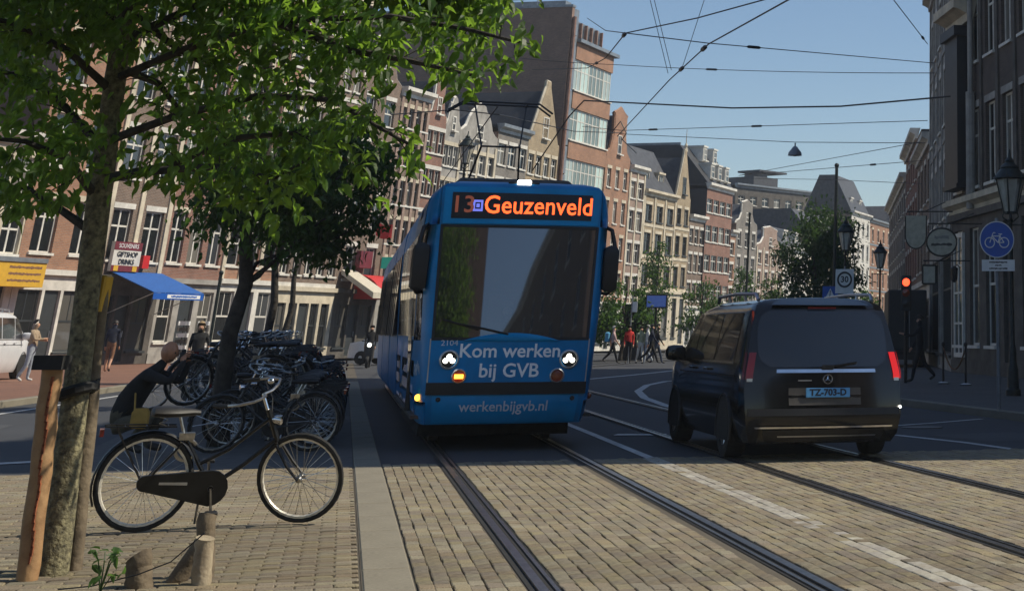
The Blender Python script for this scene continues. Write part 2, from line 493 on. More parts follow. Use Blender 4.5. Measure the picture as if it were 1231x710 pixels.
M("slate_dark", (0.028, 0.030, 0.036), 0.55, 0, 0.2, 1.5)
M("roof_tile", (0.16, 0.075, 0.05), 0.8, 0, 0.25, 3)
M("zinc", (0.26, 0.28, 0.30), 0.45, 0.5, 0.15, 2)
M("copper_pipe", (0.30, 0.16, 0.11), 0.5, 0.3, 0.2, 4)
brick_mat("brick_orange", (0.40, 0.185, 0.095), (0.30, 0.135, 0.07))
brick_mat("brick_red", (0.27, 0.105, 0.065), (0.20, 0.078, 0.05))
brick_mat("brick_brown", (0.20, 0.125, 0.085), (0.14, 0.088, 0.06))
brick_mat("brick_dark", (0.11, 0.078, 0.060), (0.075, 0.054, 0.045), (0.12, 0.11, 0.10))
brick_mat("brick_pink", (0.36, 0.235, 0.18), (0.28, 0.18, 0.135))
brick_mat("brick_tan", (0.42, 0.32, 0.19), (0.34, 0.25, 0.145))
brick_mat("brick_wall", (0.27, 0.165, 0.12), (0.215, 0.13, 0.098), (0.24, 0.18, 0.14), dirt=0.25)
brick_mat("brick_grey", (0.21, 0.19, 0.17), (0.15, 0.135, 0.12))
M("iron_black", (0.016, 0.016, 0.017), 0.45, 0.2, 0.3, 10)
M("iron_green", (0.020, 0.030, 0.028), 0.45, 0.2, 0.3, 10)
M("pole_grey", (0.24, 0.25, 0.26), 0.5, 0.3, 0.12)
M("lantern_glass", (0.62, 0.60, 0.52), 0.2, 0, 0.1, trans=0.3)
M("sign_blue", (0.012, 0.095, 0.42), 0.4, 0, 0.04)
M("sign_white", (0.78, 0.78, 0.76), 0.45, 0, 0.05)
M("sign_back", (0.27, 0.28, 0.29), 0.5, 0.3, 0.1)
M("sign_red", (0.55, 0.02, 0.02), 0.4, 0, 0.05)
M("sign_ink", (0.02, 0.02, 0.022), 0.5)
M("sign_yellow", (0.62, 0.36, 0.03), 0.5, 0, 0.06)
M("sign_beige", (0.48, 0.44, 0.34), 0.6, 0, 0.12)
M("sign_maroon", (0.16, 0.02, 0.03), 0.5, 0, 0.1)
M("sign_green", (0.02, 0.30, 0.22), 0.4, emit=0.15, ecol=(0.02, 0.6, 0.42))
M("awning_blue", (0.015, 0.10, 0.36), 0.75, 0, 0.08)
M("awning_red", (0.52, 0.025, 0.025), 0.7, 0, 0.08)
M("awning_cream", (0.55, 0.50, 0.40), 0.7, 0, 0.08)
M("screen_blue", (0.02, 0.05, 0.20), 0.2, emit=0.25, ecol=(0.06, 0.14, 0.5))
M("wire", (0.020, 0.022, 0.026), 0.55, 0.2, 0.1)
M("skin", (0.50, 0.27, 0.17), 0.55, 0, 0.08, 20)
M("skin_tan", (0.46, 0.215, 0.115), 0.5, 0, 0.12, 20)
M("hair_dark", (0.025, 0.018, 0.014), 0.6)
M("hair_blond", (0.34, 0.24, 0.13), 0.6)
M("hair_grey", (0.35, 0.34, 0.33), 0.6)
M("cloth_black", (0.016, 0.016, 0.017), 0.9, 0, 0.2, 14)
M("cloth_olive", (0.10, 0.085, 0.055), 0.9, 0, 0.2, 12)
M("cloth_beige", (0.36, 0.27, 0.18), 0.9, 0, 0.15, 14)
M("cloth_jeans", (0.34, 0.38, 0.44), 0.9, 0, 0.15, 14)
M("cloth_darkjeans", (0.04, 0.055, 0.09), 0.9, 0, 0.15, 14)
M("cloth_red", (0.55, 0.03, 0.025), 0.85, 0, 0.12, 14)
M("cloth_white", (0.66, 0.65, 0.62), 0.9, 0, 0.08, 14)
M("cloth_pink", (0.52, 0.36, 0.34), 0.9, 0, 0.12, 14)
M("cloth_green", (0.38, 0.40, 0.26), 0.9, 0, 0.12, 14)
M("cloth_navy", (0.02, 0.025, 0.045), 0.9, 0, 0.2, 14)
M("cloth_brown", (0.22, 0.11, 0.06), 0.9, 0, 0.2, 14)
M("shoe_dark", (0.03, 0.027, 0.025), 0.6)
M("shoe_white", (0.6, 0.59, 0.56), 0.6)
M("bag_blue", (0.10, 0.34, 0.55), 0.7)
M("ochre_cloth", (0.42, 0.25, 0.05), 0.85)
M("orange_box", (0.75, 0.30, 0.02), 0.5)
M("post_orange", (0.65, 0.26, 0.02), 0.5)
M("truck_dark", (0.016, 0.017, 0.020), 0.5, 0, 0.2, 2)
# ================================================================== ground, road, track bed
def sheet(name, pts, mat, z):
    me = bpy.data.meshes.new(name)
    me.from_pydata([(p[0], p[1], z) for p in pts], [], [tuple(range(len(pts)))])
    me.materials.append(MAT[mat])
    if me.polygons[0].normal.z < 0: me.flip_normals()
    return link(name, me)
def struct(o): return tag(o, kind='structure')

struct(sheet('road', [(-420, -120), (420, -120), (420, 720), (-420, 720)], 'asphalt', -0.022))
def tquad(s0, s1, l0, l1): return [T(s0, l0), T(s1, l0), T(s1, l1), T(s0, l1)]
bed = struct(sheet('tram_bed', tquad(-22, -1.9, -1.38, 7.6), 'joint', -0.014))
plaza = struct(sheet('paved_square', tquad(-22, -2.0, -12.0, -1.65), 'joint', -0.014))
strip_base = struct(sheet('pavement_band', tquad(-22, 60, -1.655, -1.375), 'joint', -0.010))
struct(sheet('parking_strip', tquad(-2.0, 60, -4.6, -1.66), 'grey_walk', -0.010))

# --- stone setts, bricks: one chamfered block each
def block_verts(l0, l1, s0, s1, z0, z1, ch, tilt=(0, 0)):
    vs = []
    for (ins, z) in ((0, z0), (0, z1 - ch * 0.7), (ch, z1)):
        for (a, b) in ((s0 + ins, l0 + ins), (s1 - ins, l0 + ins), (s1 - ins, l1 - ins), (s0 + ins, l1 - ins)):
            vs.append((a, b, z + (tilt[0] * (a - (s0 + s1) / 2) + tilt[1] * (b - (l0 + l1) / 2) if z > z0 else 0)))
    return vs
BF = [(0, 1, 5, 4), (1, 2, 6, 5), (2, 3, 7, 6), (3, 0, 4, 7), (4, 5, 9, 8), (5, 6, 10, 9), (6, 7, 11, 10), (7, 4, 8, 11), (8, 9, 10, 11)]

def lay_blocks(kind, parent, mat, cells, jitter, ch, nparts, painted=None):
    """cells: (s0,s1,l0,l1) in the track frame. The largest-looking become parts, the rest one part."""
    vis = []
    for c in cells:
        sm, lm = (c[0] + c[1]) / 2, (c[2] + c[3]) / 2
        w = T(sm, lm)
        if w.y < 3: continue
        x, y = proj(w)
        if -40 < x < 1280 and y < 740:
            px = (c[3] - c[2]) * FH / w.y
            inside = 8 < x < 1223 and y < 700
            vis.append((px if inside else -1, c))
    vis.sort(key=lambda a: -a[0])
    variants = {}
    V, F, RN = [], [], {}
    rnd_all = {'m': [], 'p': []}
    bufs = {'m': ([], []), 'p': ([], [])}
    n = 0
    for px, c in vis:
        sm, lm = (c[0] + c[1]) / 2, (c[2] + c[3]) / 2
        hs, hl = (c[1] - c[0]) / 2, (c[3] - c[2]) / 2
        zt = random.uniform(-jitter, jitter)
        tl = (random.uniform(-0.018, 0.018), random.uniform(-0.025, 0.025))
        pt = bool(painted and painted(sm, lm))
        if px > 0 and n < nparts:
            k = (random.randrange(4), pt)
            if k not in variants:
                me = bpy.data.meshes.new(kind)
                me.from_pydata([((v[0]) , v[1], v[2]) for v in block_verts(-0.5, 0.5, -0.5, 0.5, -0.03, 0.0, 0.0, (0, 0))], [], BF)
                # chamfer in unit space
                cs, cl = ch / 0.19, ch / 0.09
                vv = []
                for (i, z) in ((0, -0.03), (0, -ch * 0.7), (1, 0.0)):
                    for (a, b) in ((-1, -1), (1, -1), (1, 1), (-1, 1)):
                        q = random.uniform(0.75, 1.2)
                        vv.append((a * (0.5 - cs * i * q), b * (0.5 - cl * i * q), z))
                for v, q in zip(me.vertices, vv): v.co = q
                me.materials.append(MAT['old_paint' if pt else mat])
                at = me.attributes.new("rnd", 'FLOAT', 'FACE')
                at.data.foreach_set("value", [0.0] * len(me.polygons))
                variants[k] = me
            o = link(kind, variants[k], parent, T(sm, lm, zt), (tl[1], tl[0], math.atan2(TD.y, TD.x)), (2 * hs * TK, 2 * hl * TK, 1))
            n += 1
        else:
            key = 'p' if pt else 'm'
            V, F = bufs[key]
            o0 = len(V)
            for v in block_verts(-hl, hl, -hs, hs, -0.03, zt, ch / TK, tl):
                p = T(sm + v[0], lm + v[1], v[2])
                V.append((p.x, p.y, p.z))
            F += [tuple(i + o0 for i in f) for f in BF]
            rv = random.random()
            rnd_all[key] += [rv] * len(BF)
    for key, mm in (('m', mat), ('p', 'old_paint')):
        V, F = bufs[key]
        if not F: continue
        me = bpy.data.meshes.new(kind + 's')
        me.from_pydata(V, [], F)
        me.materials.append(MAT[mm])
        at = me.attributes.new("rnd", 'FLOAT', 'FACE'); at.data.foreach_set("value", rnd_all[key])
        bm = bmesh.new(); bm.from_mesh(me); bmesh.ops.recalc_face_normals(bm, faces=bm.faces); bm.to_mesh(me); bm.free()
        tag(link('stone_setts' if kind == 'sett' and key == 'm' else ('painted_setts' if key == 'p' else 'brick_pavers'), me, parent), kind='stuff')

RAILS = (-0.7175, 0.7175, 3.01 - 0.7175, 3.01 + 0.7175)
cells = []
l = -1.37
while l < 7.3:
    wdt = random.uniform(0.084, 0.098)
    near_rail = [r for r in RAILS if l < r + 0.082 and l + wdt > r - 0.082]
    if near_rail:
        l = near_rail[0] + 0.084
        continue
    s = -13.4 + random.random() * 0.2
    while s < -1.95:
        ln = random.uniform(0.12, 0.185)
        wob = 0.003 * math.sin(s * 5.1 + l * 31) + random.uniform(-0.004, 0.004)
        cells.append((s + 0.002, s + ln - 0.002, l + 0.0028 + wob * 0.8, l + wdt - 0.0028 + wob * 0.8))
        s += ln
    l += wdt
def white_line(s, l):
    if abs(l - 1.47) > 0.10: return False
    wear = 0.92 if s > -8.3 else (0.55 if s > -9.8 else 0.85)
    return random.random() < wear
lay_blocks('sett', bed, 'sett', cells, 0.0022, 0.0055, 300, white_line)

cells = []
s = -13.2
row = 0
while s < -2.05:
    ln = 0.098
    l = -6.6 + (row % 2) * 0.1
    lim = -1.665
    while l < lim - 0.05:
        wd = min(0.2, lim - l)
        cells.append((s + 0.004, s + ln - 0.004, l + 0.004, l + wd - 0.004))
        l += wd
    s += ln; row += 1
lay_blocks('paver', plaza, 'paver', cells, 0.003, 0.007, 300)

# concrete band beside the track, slab by slab
slab_me = None
s = -13.0
while s < 30:
    mb = MB(); mb.rbox(-0.491, 0.491, -0.134, 0.134, -0.03, 0.0, 0.008)
    if slab_me is None: slab_me = mb.mesh('concrete_slab', 'concrete')
    link('concrete_slab', slab_me, strip_base, T(s + 0.5, -1.515, -0.001 + random.uniform(-0.002, 0.002)), (0, 0, math.atan2(TD.y, TD.x)), (TK, TK, 1))
    s += 1.0

# rails: running head, groove and guard lip, straight near the camera and bending away beyond
def track_pts(lat, s_end=78, s0=-20):
    pts = []
    s = s0
    while s <= s_end:
        off = 0.0
        if s > 24: off = ((s - 24) ** 2) / 150.0
        pts.append(T(s, lat + off)); s += 1.0 if s < 24 else 2.0
    return pts
def ribbon(name, pts, w0, w1, z, mat, parent=None, thick=0.0):
    mb = MB(); rings = []
    for i, p in enumerate(pts):
        d = (pts[min(i + 1, len(pts) - 1)] - pts[max(i - 1, 0)]).normalized()
        r = Vector((d.y, -d.x, 0))
        a, b = p + r * w0, p + r * w1
        ring = [(a.x, a.y, z), (b.x, b.y, z)]
        if thick: ring = [(a.x, a.y, z - thick), (a.x, a.y, z), (b.x, b.y, z), (b.x, b.y, z - thick)]
        rings.append(ring)
    mb.loft(rings, closed=False)
    o = mb.obj(name, mat, parent)
    return o
for i, r in enumerate(RAILS):
    pts = track_pts(r)
    base = tag(thing('tram_rail', ['worn tram rail nearest the concrete band', 'worn tram rail under the far side of the tram front', 'worn tram rail running under the van side nearer the tram', 'worn tram rail farthest from the blue tram'][i], 'rail', group='tram rails in the paving'))
    s_in = 1 if i % 2 == 0 else -1
    ribbon('rail_bed', pts, -0.096, 0.096, -0.009, 'rail_gap', base)
    ribbon('running_head', pts, *sorted((-0.055 * s_in, 0.004 * s_in)), 0.004, 'rail_steel', base, 0.02)
    ribbon('guard_lip', pts, *sorted((0.046 * s_in, 0.070 * s_in)), 0.000, 'rail_steel', base, 0.02)

# painted lines
def mark(name, pts, w, z=-0.014): return struct(ribbon(name, pts, -w / 2, w / 2, z, 'road_paint'))
mark('road_line', [T(s, 1.47) for s in (-1.9, 4, 8, 12)], 0.12)
mark('road_line', [G(740, 521), G(800, 521)], 0.35, -0.010)
mark('road_line', [G(700, 455.5), G(760, 450), G(830, 442.5)], 0.28)
mark('road_line', [G(832, 455), G(800, 457.5), G(778, 462), G(767, 469), G(775, 477), G(800, 486), G(835, 495)], 0.20)
mark('road_line', [G(1075, 521), G(1160, 530), G(1240, 541)], 0.14)
mark('road_line', [G(1060, 511), G(1120, 507), G(1180, 502)], 0.13)
mark('road_line', [G(-20, 556), G(60, 552), G(120, 548)], 0.30)
zc = G(806, 424)
for k in range(7):
    a = G(778 + k * 9.5, 431.5 - k * 2.6); b = a + Vector((4.4, 2.6, 0))
    mark('crossing_stripe', [a, b], 0.55)

# repairs in the asphalt and a manhole cover
ground_mat("asphalt_patch", (0.040, 0.041, 0.044), (0.028, 0.029, 0.032), 70, 0.6)
ground_mat("asphalt_old", (0.078, 0.080, 0.084), (0.052, 0.054, 0.058), 70, 0.5)
for (s_, l_, a_, b_, r_, mt_) in ((4.5, 5.9, 3.2, 1.1, 0.03, 'asphalt_patch'), (9.0, 6.9, 6.0, 0.7, -0.02, 'asphalt_old'), (14.5, 4.9, 4.2, 1.6, 0.1, 'asphalt_patch'), (0.6, 6.6, 1.7, 1.5, 0.2, 'asphalt_old'), (22, 8.0, 5.0, 1.0, 0.3, 'asphalt_old'), (-1.0, -6.4, 2.2, 1.3, 0.1, 'asphalt_patch'), (6.0, -6.8, 5.0, 0.8, 0.0, 'asphalt_old')):
    c_ = T(s_, l_); cs_, sn_ = math.cos(TANG + r_), math.sin(TANG + r_)
    struct(sheet('road_patch', [(c_.x + x_ * cs_ - y_ * sn_, c_.y + x_ * sn_ + y_ * cs_) for (x_, y_) in ((-b_ / 2, -a_ / 2), (b_ / 2, -a_ / 2), (b_ / 2 * 0.95, a_ / 2), (-b_ / 2, a_ / 2 * 1.04))], mt_, -0.018))
for (s_, l_) in ((3.0, 6.3), (11.5, 5.6)):
    mh = MB(); mh.lathe([(0.34, -0.02), (0.34, -0.012), (0.30, -0.010), (0.29, -0.013), (0.002, -0.012)], 24, T(s_, l_)); tag(mh.obj('manhole_cover', 'iron_black'), ['round manhole cover in the road right of the tram', 'round manhole cover farther along the road'][0 if s_ < 5 else 1], 'manhole cover')
# far pavement in red brick on the left, with its kerb
KL = [T(-25, -9.2), T(0, -8.4), T(12, -8.15), T(24, -6.9), T(40, -6.2), T(62, -5.5)]
back = [LP(62, -1.0), LP(20, -1.0), LP(-30, -1.0), LP(-40, -1.0)]
struct(sheet('red_pavement', KL + [LP(70, -1)] + back + [T(-25, -40)], 'red_brick_walk', 0.10))
def kerb(name, pts, w=0.16, z=0.104):
    mb = MB(); rings = []
    for i, p in enumerate(pts):
        d = (pts[min(i + 1, len(pts) - 1)] - pts[max(i - 1, 0)]).normalized()
        r = Vector((d.y, -d.x, 0)) * w / 2
        rings.append([(p - r).to_tuple()[:2] + (-0.05,), (p - r).to_tuple()[:2] + (z - 0.012,), (p - r * 0.8).to_tuple()[:2] + (z,), (p + r * 0.8).to_tuple()[:2] + (z,), (p + r).to_tuple()[:2] + (z - 0.012,), (p + r).to_tuple()[:2] + (-0.05,)])
    mb.loft(rings, closed=False)
    return struct(mb.obj(name, 'concrete'))
kerb('kerb', KL, 0.22)
# pale strips on the carriageway edge beside that kerb
mark('gutter_line', [p + TR * 0.9 for p in KL[:4]], 0.14)
# far square in front of the far houses
struct(sheet('far_pavement', [LP(62, 4.5), LP(240, 4.5), LP(240, -1), LP(62, -1)], 'grey_walk', 0.11))
# right pavement and kerb
RK = [T(-30, 8.4), T(0, 8.4), T(15, 8.4), T(26, 8.9), T(34, 11.0), T(46, 16.5), T(70, 23.5), T(130, 40)]
struct(sheet('right_pavement', RK + [Vector((60, 90, 0)), Vector((60, -20, 0))], 'grey_walk', 0.11))
kerb('kerb', RK, 0.2, 0.114)
# ================================================================== houses
WIN = {}
def window_mesh(w, h, kind, frame, glass):
    k = (round(w, 2), round(h, 2), kind, frame, glass)
    if k in WIN: return WIN[k]
    mb = MB(); f = 0.075
    mb.bb(0, f, 0, 0.07, 0, h); mb.bb(w - f, w, 0, 0.07, 0, h)
    mb.bb(f, w - f, 0, 0.07, 0, f); mb.bb(f, w - f, 0, 0.07, h - f, h)
    if kind in ('sash', 'cross', 'multi'):
        zz = h * (0.5 if kind == 'sash' else 0.66)
        mb.bb(f, w - f, 0.008, 0.065, zz - 0.04, zz + 0.04)
    if kind == 'cross': mb.bb(w / 2 - 0.045, w / 2 + 0.045, 0.004, 0.068, f, h - f)
    if kind == 'multi':
        n = max(2, round(w / 0.7))
        for i in range(1, n): mb.bb(w * i / n - 0.03, w * i / n + 0.03, 0.004, 0.068, f, h - f)
    if kind == 'sash': mb.bb(w / 2 - 0.022, w / 2 + 0.022, 0.012, 0.06, h * 0.5 + 0.04, h - f)
    mb.bb(-0.06, w + 0.06, -0.22, 0.02, -0.10, -0.003)      # sill
    me = mb.mesh('window', frame)
    g = MB(); g.bb(f * 0.6, w - f * 0.6, 0.030, 0.042, f * 0.6, h - f * 0.6)
    gm = g.mesh('pane', glass)
    WIN[k] = (me, gm)
    return WIN[k]
def add_window(parent, x, z, w, h, kind='sash', frame='window_white', glass='window_glass', y=0.13):
    a, b = window_mesh(w, h, kind, frame, glass)
    o = link('window', a, parent, (x, y, z))
    link('pane', b, o)
    return o
def facade(mb, x0, x1, z0, z1, ops, d=0.2, y=0.0):
    xs = sorted(set([x0, x1] + [o[0] for o in ops] + [o[1] for o in ops]))
    zs = sorted(set([z0, z1] + [o[2] for o in ops] + [o[3] for o in ops]))
    for i in range(len(xs) - 1):
        for j in range(len(zs) - 1):
            cx, cz = (xs[i] + xs[i + 1]) / 2, (zs[j] + zs[j + 1]) / 2
            if any(o[0] < cx < o[1] and o[2] < cz < o[3] for o in ops): continue
            mb.add([(xs[i], y, zs[j]), (xs[i + 1], y, zs[j]), (xs[i + 1], y, zs[j + 1]), (xs[i], y, zs[j + 1])], [(0, 1, 2, 3)])
    for o in ops:
        a, b, c, e = o
        mb.add([(a, y, c), (b, y, c), (b, y, e), (a, y, e), (a, y + d, c), (b, y + d, c), (b, y + d, e), (a, y + d, e)],
               [(0, 4, 5, 1), (1, 5, 6, 2), (2, 6, 7, 3), (3, 7, 4, 0)])
def cornice(mb, x0, x1, z, h=0.5, out=0.35):
    poly = [(0.0, z), (-out * 0.3, z), (-out * 0.35, z + h * 0.35), (-out * 0.8, z + h * 0.55), (-out, z + h * 0.6), (-out, z + h), (0.15, z + h)]
    n = len(poly)
    vs = [(x0, p[0], p[1]) for p in poly] + [(x1, p[0], p[1]) for p in poly]
    fs = [tuple(range(n)), tuple(range(2 * n - 1, n - 1, -1))] + [(i, (i + 1) % n, (i + 1) % n + n, i + n) for i in range(n)]
    mb.add(vs, fs)

def house(name, label, org, ang, w, H, dep=11, wall='brick_brown', n=3, cols=3, ww=1.0, kind='sash', frame='window_white', g=3.5,
          shop='shop', shopmat='stone_white', top='cornice', trim='stone_white', bands=False, side='brick_wall', hfrac=0.62, lintel=None,
          gable=None, roofmat='slate', z0=0.0, chimney=True, shopcols=2, glass='window_glass', pil=None, cat='house'):
    t = thing(name, label, cat, org, ang)
    ops, wins = [], []
    fh = (H - g) / n
    gap = w / cols
    ww = min(ww, gap * 0.86)
    hh = fh * hfrac
    for k in range(n):
        zs = g + k * fh + fh * 0.2
        h_ = hh * (1.0 if k < n - 1 or n < 3 else 0.85)
        for c in range(cols):
            xa = gap * (c + 0.5) - ww / 2
            ops.append((xa, xa + ww, zs, zs + h_)); wins.append((xa, zs, ww, h_))
    mb = MB()
    facade(mb, 0, w, g, H, ops)
    # side and back walls
    mb.m = 1
    mb.add([(0, 0, z0), (0, dep, z0), (0, dep, H), (0, 0, H)], [(0, 1, 2, 3)])
    mb.add([(w, 0, z0), (w, dep, z0), (w, dep, H), (w, 0, H)], [(0, 1, 2, 3)])
    mb.add([(0, dep, z0), (w, dep, z0), (w, dep, H), (0, dep, H)], [(0, 1, 2, 3)])
    mb.obj('wall', [wall, side], t)
    for (xa, zs, a, b) in wins: add_window(t, xa, zs, a, b, kind, frame, glass)
    if lintel:
        lme = MB(); lme.bb(-0.08, ww + 0.08, -0.03, 0.05, 0.003, 0.24); lme = lme.mesh('lintel', lintel)
        for (xa, zs, a, b) in wins: link('lintel', lme, t, (xa, 0, zs + b))
    # ground floor
    gb = MB(); gops = []; sw = []
    if shop == 'shop':
        m = max(1, shopcols); dw = 1.05
        seg = (w - 0.5 - dw) / m
        x = 0.25
        for i in range(m):
            if i == m // 2:
                gops.append((x + 0.05, x + dw - 0.05, 0.12, g - 0.75)); sw.append(('door', x + 0.05, 0.12, dw - 0.1, g - 0.87)); x += dw
            gops.append((x + 0.12, x + seg - 0.12, 0.55, g - 0.75)); sw.append(('w', x + 0.12, 0.55, seg - 0.24, g - 1.30)); x += seg
    else:
        m = cols
        for i in range(m):
            xa = gap * (i + 0.5) - ww / 2
            if i == m // 2:
                gops.append((xa, xa + ww, 0.12, g - 0.5)); sw.append(('door', xa, 0.12, ww, g - 0.62))
            else:
                gops.append((xa, xa + ww, 0.9, g - 0.5)); sw.append(('w', xa, 0.9, ww, g - 1.4))
    facade(gb, 0, w, z0, g - 0.003, gops, 0.22, -0.05)
    gb.bb(0, w, -0.22, 0.02, g - 0.16, g + 0.06)
    gb.bb(0, w, -0.09, -0.045, z0, 0.42) if shop != 'shop' else None
    gb.obj('shopfront' if shop == 'shop' else 'plinth_wall', shopmat, t)
    for q in sw:
        if q[0] == 'door':
            db = MB(); db.bb(0, q[3], 0, 0.06, 0, q[4]); db.bb(0.14, q[3] - 0.14, -0.012, 0.002, q[4] * 0.45, q[4] - 0.5)
            db.bb(0.14, q[3] - 0.14, -0.012, 0.002, 0.15, q[4] * 0.40)
            do = db.obj('door', 'window_dark', t, loc=(q[1], 0.08, q[2]))
            hb = MB(); hb.tube([(q[3] - 0.12, -0.05, 1.0), (q[3] - 0.12, -0.05, 1.25)], 0.02, 6); hb.obj('handle', 'alu', do)
        else:
            add_window(t, q[1], q[2], q[3], q[4], 'multi' if q[3] > 1.6 else 'sash', frame if shop != 'shop' else 'window_dark', 'shop_glass', 0.07)
    if bands:
        for k in range(n):
            bb_ = MB(); bb_.bb(0, w, -0.045, 0.03, g + k * fh + 0.04, g + k * fh + 0.26); bb_.obj('string_course', trim, t)
    if pil:
        for c in range(cols + 1):
            xc = min(max(gap * c, 0.16), w - 0.16)
            pb = MB(); pb.bb(xc - 0.14, xc + 0.14, -0.07, 0.03, g + 0.07, H); pb.obj('pilaster', pil, t)
    # top
    cb = MB(); rb = MB()
    if top == 'cornice':
        cornice(cb, -0.06, w + 0.06, H, 0.55, 0.42)
        cb.obj('cornice', trim, t)
        rb.prism([(0, H + 0.3), (w, H + 0.3), (w, H + 0.5), (0, H + 0.5)], 0.2, dep)
        rb.obj('roof', roofmat, t)
    elif top == 'hip':
        cornice(cb, -0.06, w + 0.06, H, 0.5, 0.4); cb.obj('cornice', trim, t)
        rh = gable or 2.6
        rb.add([(0, 0.1, H + 0.5), (w, 0.1, H + 0.5), (w, dep, H + 0.5), (0, dep, H + 0.5), (0.1, 2.4, H + 0.5 + rh), (w - 0.1, 2.4, H + 0.5 + rh), (w - 0.1, dep - 2, H + 0.5 + rh), (0.1, dep - 2, H + 0.5 + rh)],
               [(0, 1, 5, 4), (1, 2, 6, 5), (2, 3, 7, 6), (3, 0, 4, 7), (4, 5, 6, 7)])
        ro = rb.obj('roof', roofmat, t)
        for xc in ([w / 2] if w < 6 else [w * 0.27, w * 0.73]):
            d = MB(); d.bb(xc - 0.7, xc + 0.7, 0.75, 2.2, H + 0.7, H + 2.15); d.bb(xc - 0.82, xc + 0.82, 0.62, 2.2, H + 2.153, H + 2.32)
            do = d.obj('dormer', trim, t)
            add_window(do, xc - 0.5, H + 0.85, 1.0, 1.15, 'sash', frame, glass, 0.70)
    else:
        pts = {'bell': [(0, 0), (0, .25), (.06, .28), (.16, .40), (.22, .62), (.30, .80), (.36, .84), (.40, .95), (.5, 1)],
               'neck': [(0, 0), (.02, .08), (.16, .18), (.24, .42), (.26, .46), (.26, .84), (.23, .87), (.36, .92), (.5, 1)],
               'step': [(0, 0), (0, .16), (.12, .16), (.12, .36), (.24, .36), (.24, .58), (.34, .58), (.34, .80), (.42, .80), (.42, 1), (.5, 1)],
               'tri': [(0, 0), (0, .06), (.04, .06), (.44, .92), (.44, 1), (.5, 1)]}[top]
        gh = gable or w * 0.8
        poly = [(p[0] * w, H + p[1] * gh) for p in pts]
        poly += [(w - p[0] * w, H + p[1] * gh) for p in reversed(pts[:-1] if pts[-1][0] == .5 and top in ('bell', 'neck') else pts)]
        # drop doubled centre points
        clean = []
        for p in poly:
            if not clean or (abs(p[0] - clean[-1][0]) + abs(p[1] - clean[-1][1])) > 1e-4: clean.append(p)
        cb.prism(clean, 0.0, 0.32)
        go = cb.obj('gable', wall, t)
        # coping along the outline
        kb = MB()
        for a, b in zip(clean[:-1], clean[1:]):
            if abs(a[1] - H) < 1e-3 and abs(b[1] - H) < 1e-3: continue
            kb.tube([(a[0], 0.14, a[1]), (b[0], 0.14, b[1])], 0.13, 5)
        kb.obj('coping', trim, go)
        wz = H + gh * 0.12
        wv = min(ww, w * 0.24)
        add_window(go, w / 2 - wv / 2, wz, wv, min(1.5, gh * 0.38), 'sash', frame, glass, -0.03)
        rh = gh * 0.86
        rb.add([(0.05, 0.3, H), (w - 0.05, 0.3, H), (w / 2, 0.3, H + rh), (0.05, dep, H), (w - 0.05, dep, H), (w / 2, dep, H + rh)], [(0, 2, 5, 3), (1, 4, 5, 2), (3, 5, 4), (0, 1, 2)])
        rb.obj('roof', roofmat, t)
    if chimney:
        ch = MB(); zc = H + 0.5 if top in ('cornice',) else H + 0.6
        xx = w * random.uniform(0.7, 0.85)
        ch.bb(xx - 0.35, xx + 0.35, 3.5, 4.2, zc - 0.6, zc + 1.6); ch.bb(xx - 0.42, xx + 0.42, 3.43, 4.27, zc + 1.603, zc + 1.75)
        ch.lathe([(0.11, zc + 1.75), (0.09, zc + 2.15)], 8, (xx - 0.15, 3.85, 0)); ch.lathe([(0.11, zc + 1.75), (0.09, zc + 2.1)], 8, (xx + 0.15, 3.85, 0))
        ch.obj('chimney', 'brick_brown', t)
    return t

def lhouse(name, label, x0, x1, ytop, **kw):
    t0, t1 = tL(x0), tL(x1)
    H = hL((x0 + x1) / 2, ytop)
    return house(name, label, LP(t0, 0, 0.11), LANG, t1 - t0 - 0.02, H, **kw)

hA = lhouse('shop_house', 'low cream plastered house behind the yellow sign board', -90, 2, 175, wall='stone_cream', n=2, cols=3, ww=1.3, kind='cross', trim='stone_white', side='plaster_brown', shopmat='stone_white', g=3.8)
hZ1 = lhouse('shop_house', 'brown brick house beyond the left picture edge', -230, -90, 60, wall='brick_brown', n=4, cols=5, ww=1.1, kind='sash', lintel='stone_white', shopmat='stone_dark', top='cornice')
hB = lhouse('shop_house', 'tall orange brick house with pale shopfront behind the nearest tree', 2, 100, -150, wall='brick_orange', n=5, cols=2, ww=1.35, kind='cross', lintel='stone_cream', bands=False, side='plaster_brown', shopmat='stone_white', g=3.7)
hC = lhouse('shop_house', 'brick house with blue awning and souvenir shop below', 100, 180, -120, wall='brick_brown', n=5, cols=2, ww=1.3, kind='cross', lintel='stone_white', shopmat='stone_dark', g=3.6, pil='stone_cream')
hD = lhouse('brick_building', 'red brick house with pale stone ground floor behind the second tree', 180, 252, -110, wall='brick_red', n=5, cols=3, ww=1.05, kind='cross', lintel='stone_cream', shop='windows', shopmat='stone_grey', g=3.6, top='hip')
hD2 = lhouse('brick_building', 'orange brick house with cream pilasters behind the parked bicycles', 252, 322, -60, wall='brick_orange', n=5, cols=3, ww=1.2, kind='sash', lintel='stone_white', shop='windows', shopmat='stone_white', g=3.7, top='cornice', pil='stone_cream')
hD3 = lhouse('brick_building', 'brown brick house with narrow windows left of the red awning', 322, 395, -20, wall='brick_brown', n=5, cols=5, ww=0.8, kind='cross', lintel='stone_cream', shop='shop', shopmat='stone_cream', shopcols=4, g=3.5, top='hip', bands=True)
hE = lhouse('shop_house', 'narrow brick house with red awning over its door', 395, 446, 105, wall='brick_brown', n=4, cols=2, ww=1.1, lintel='stone_white', top='neck', gable=3.0, shopmat='stone_dark')
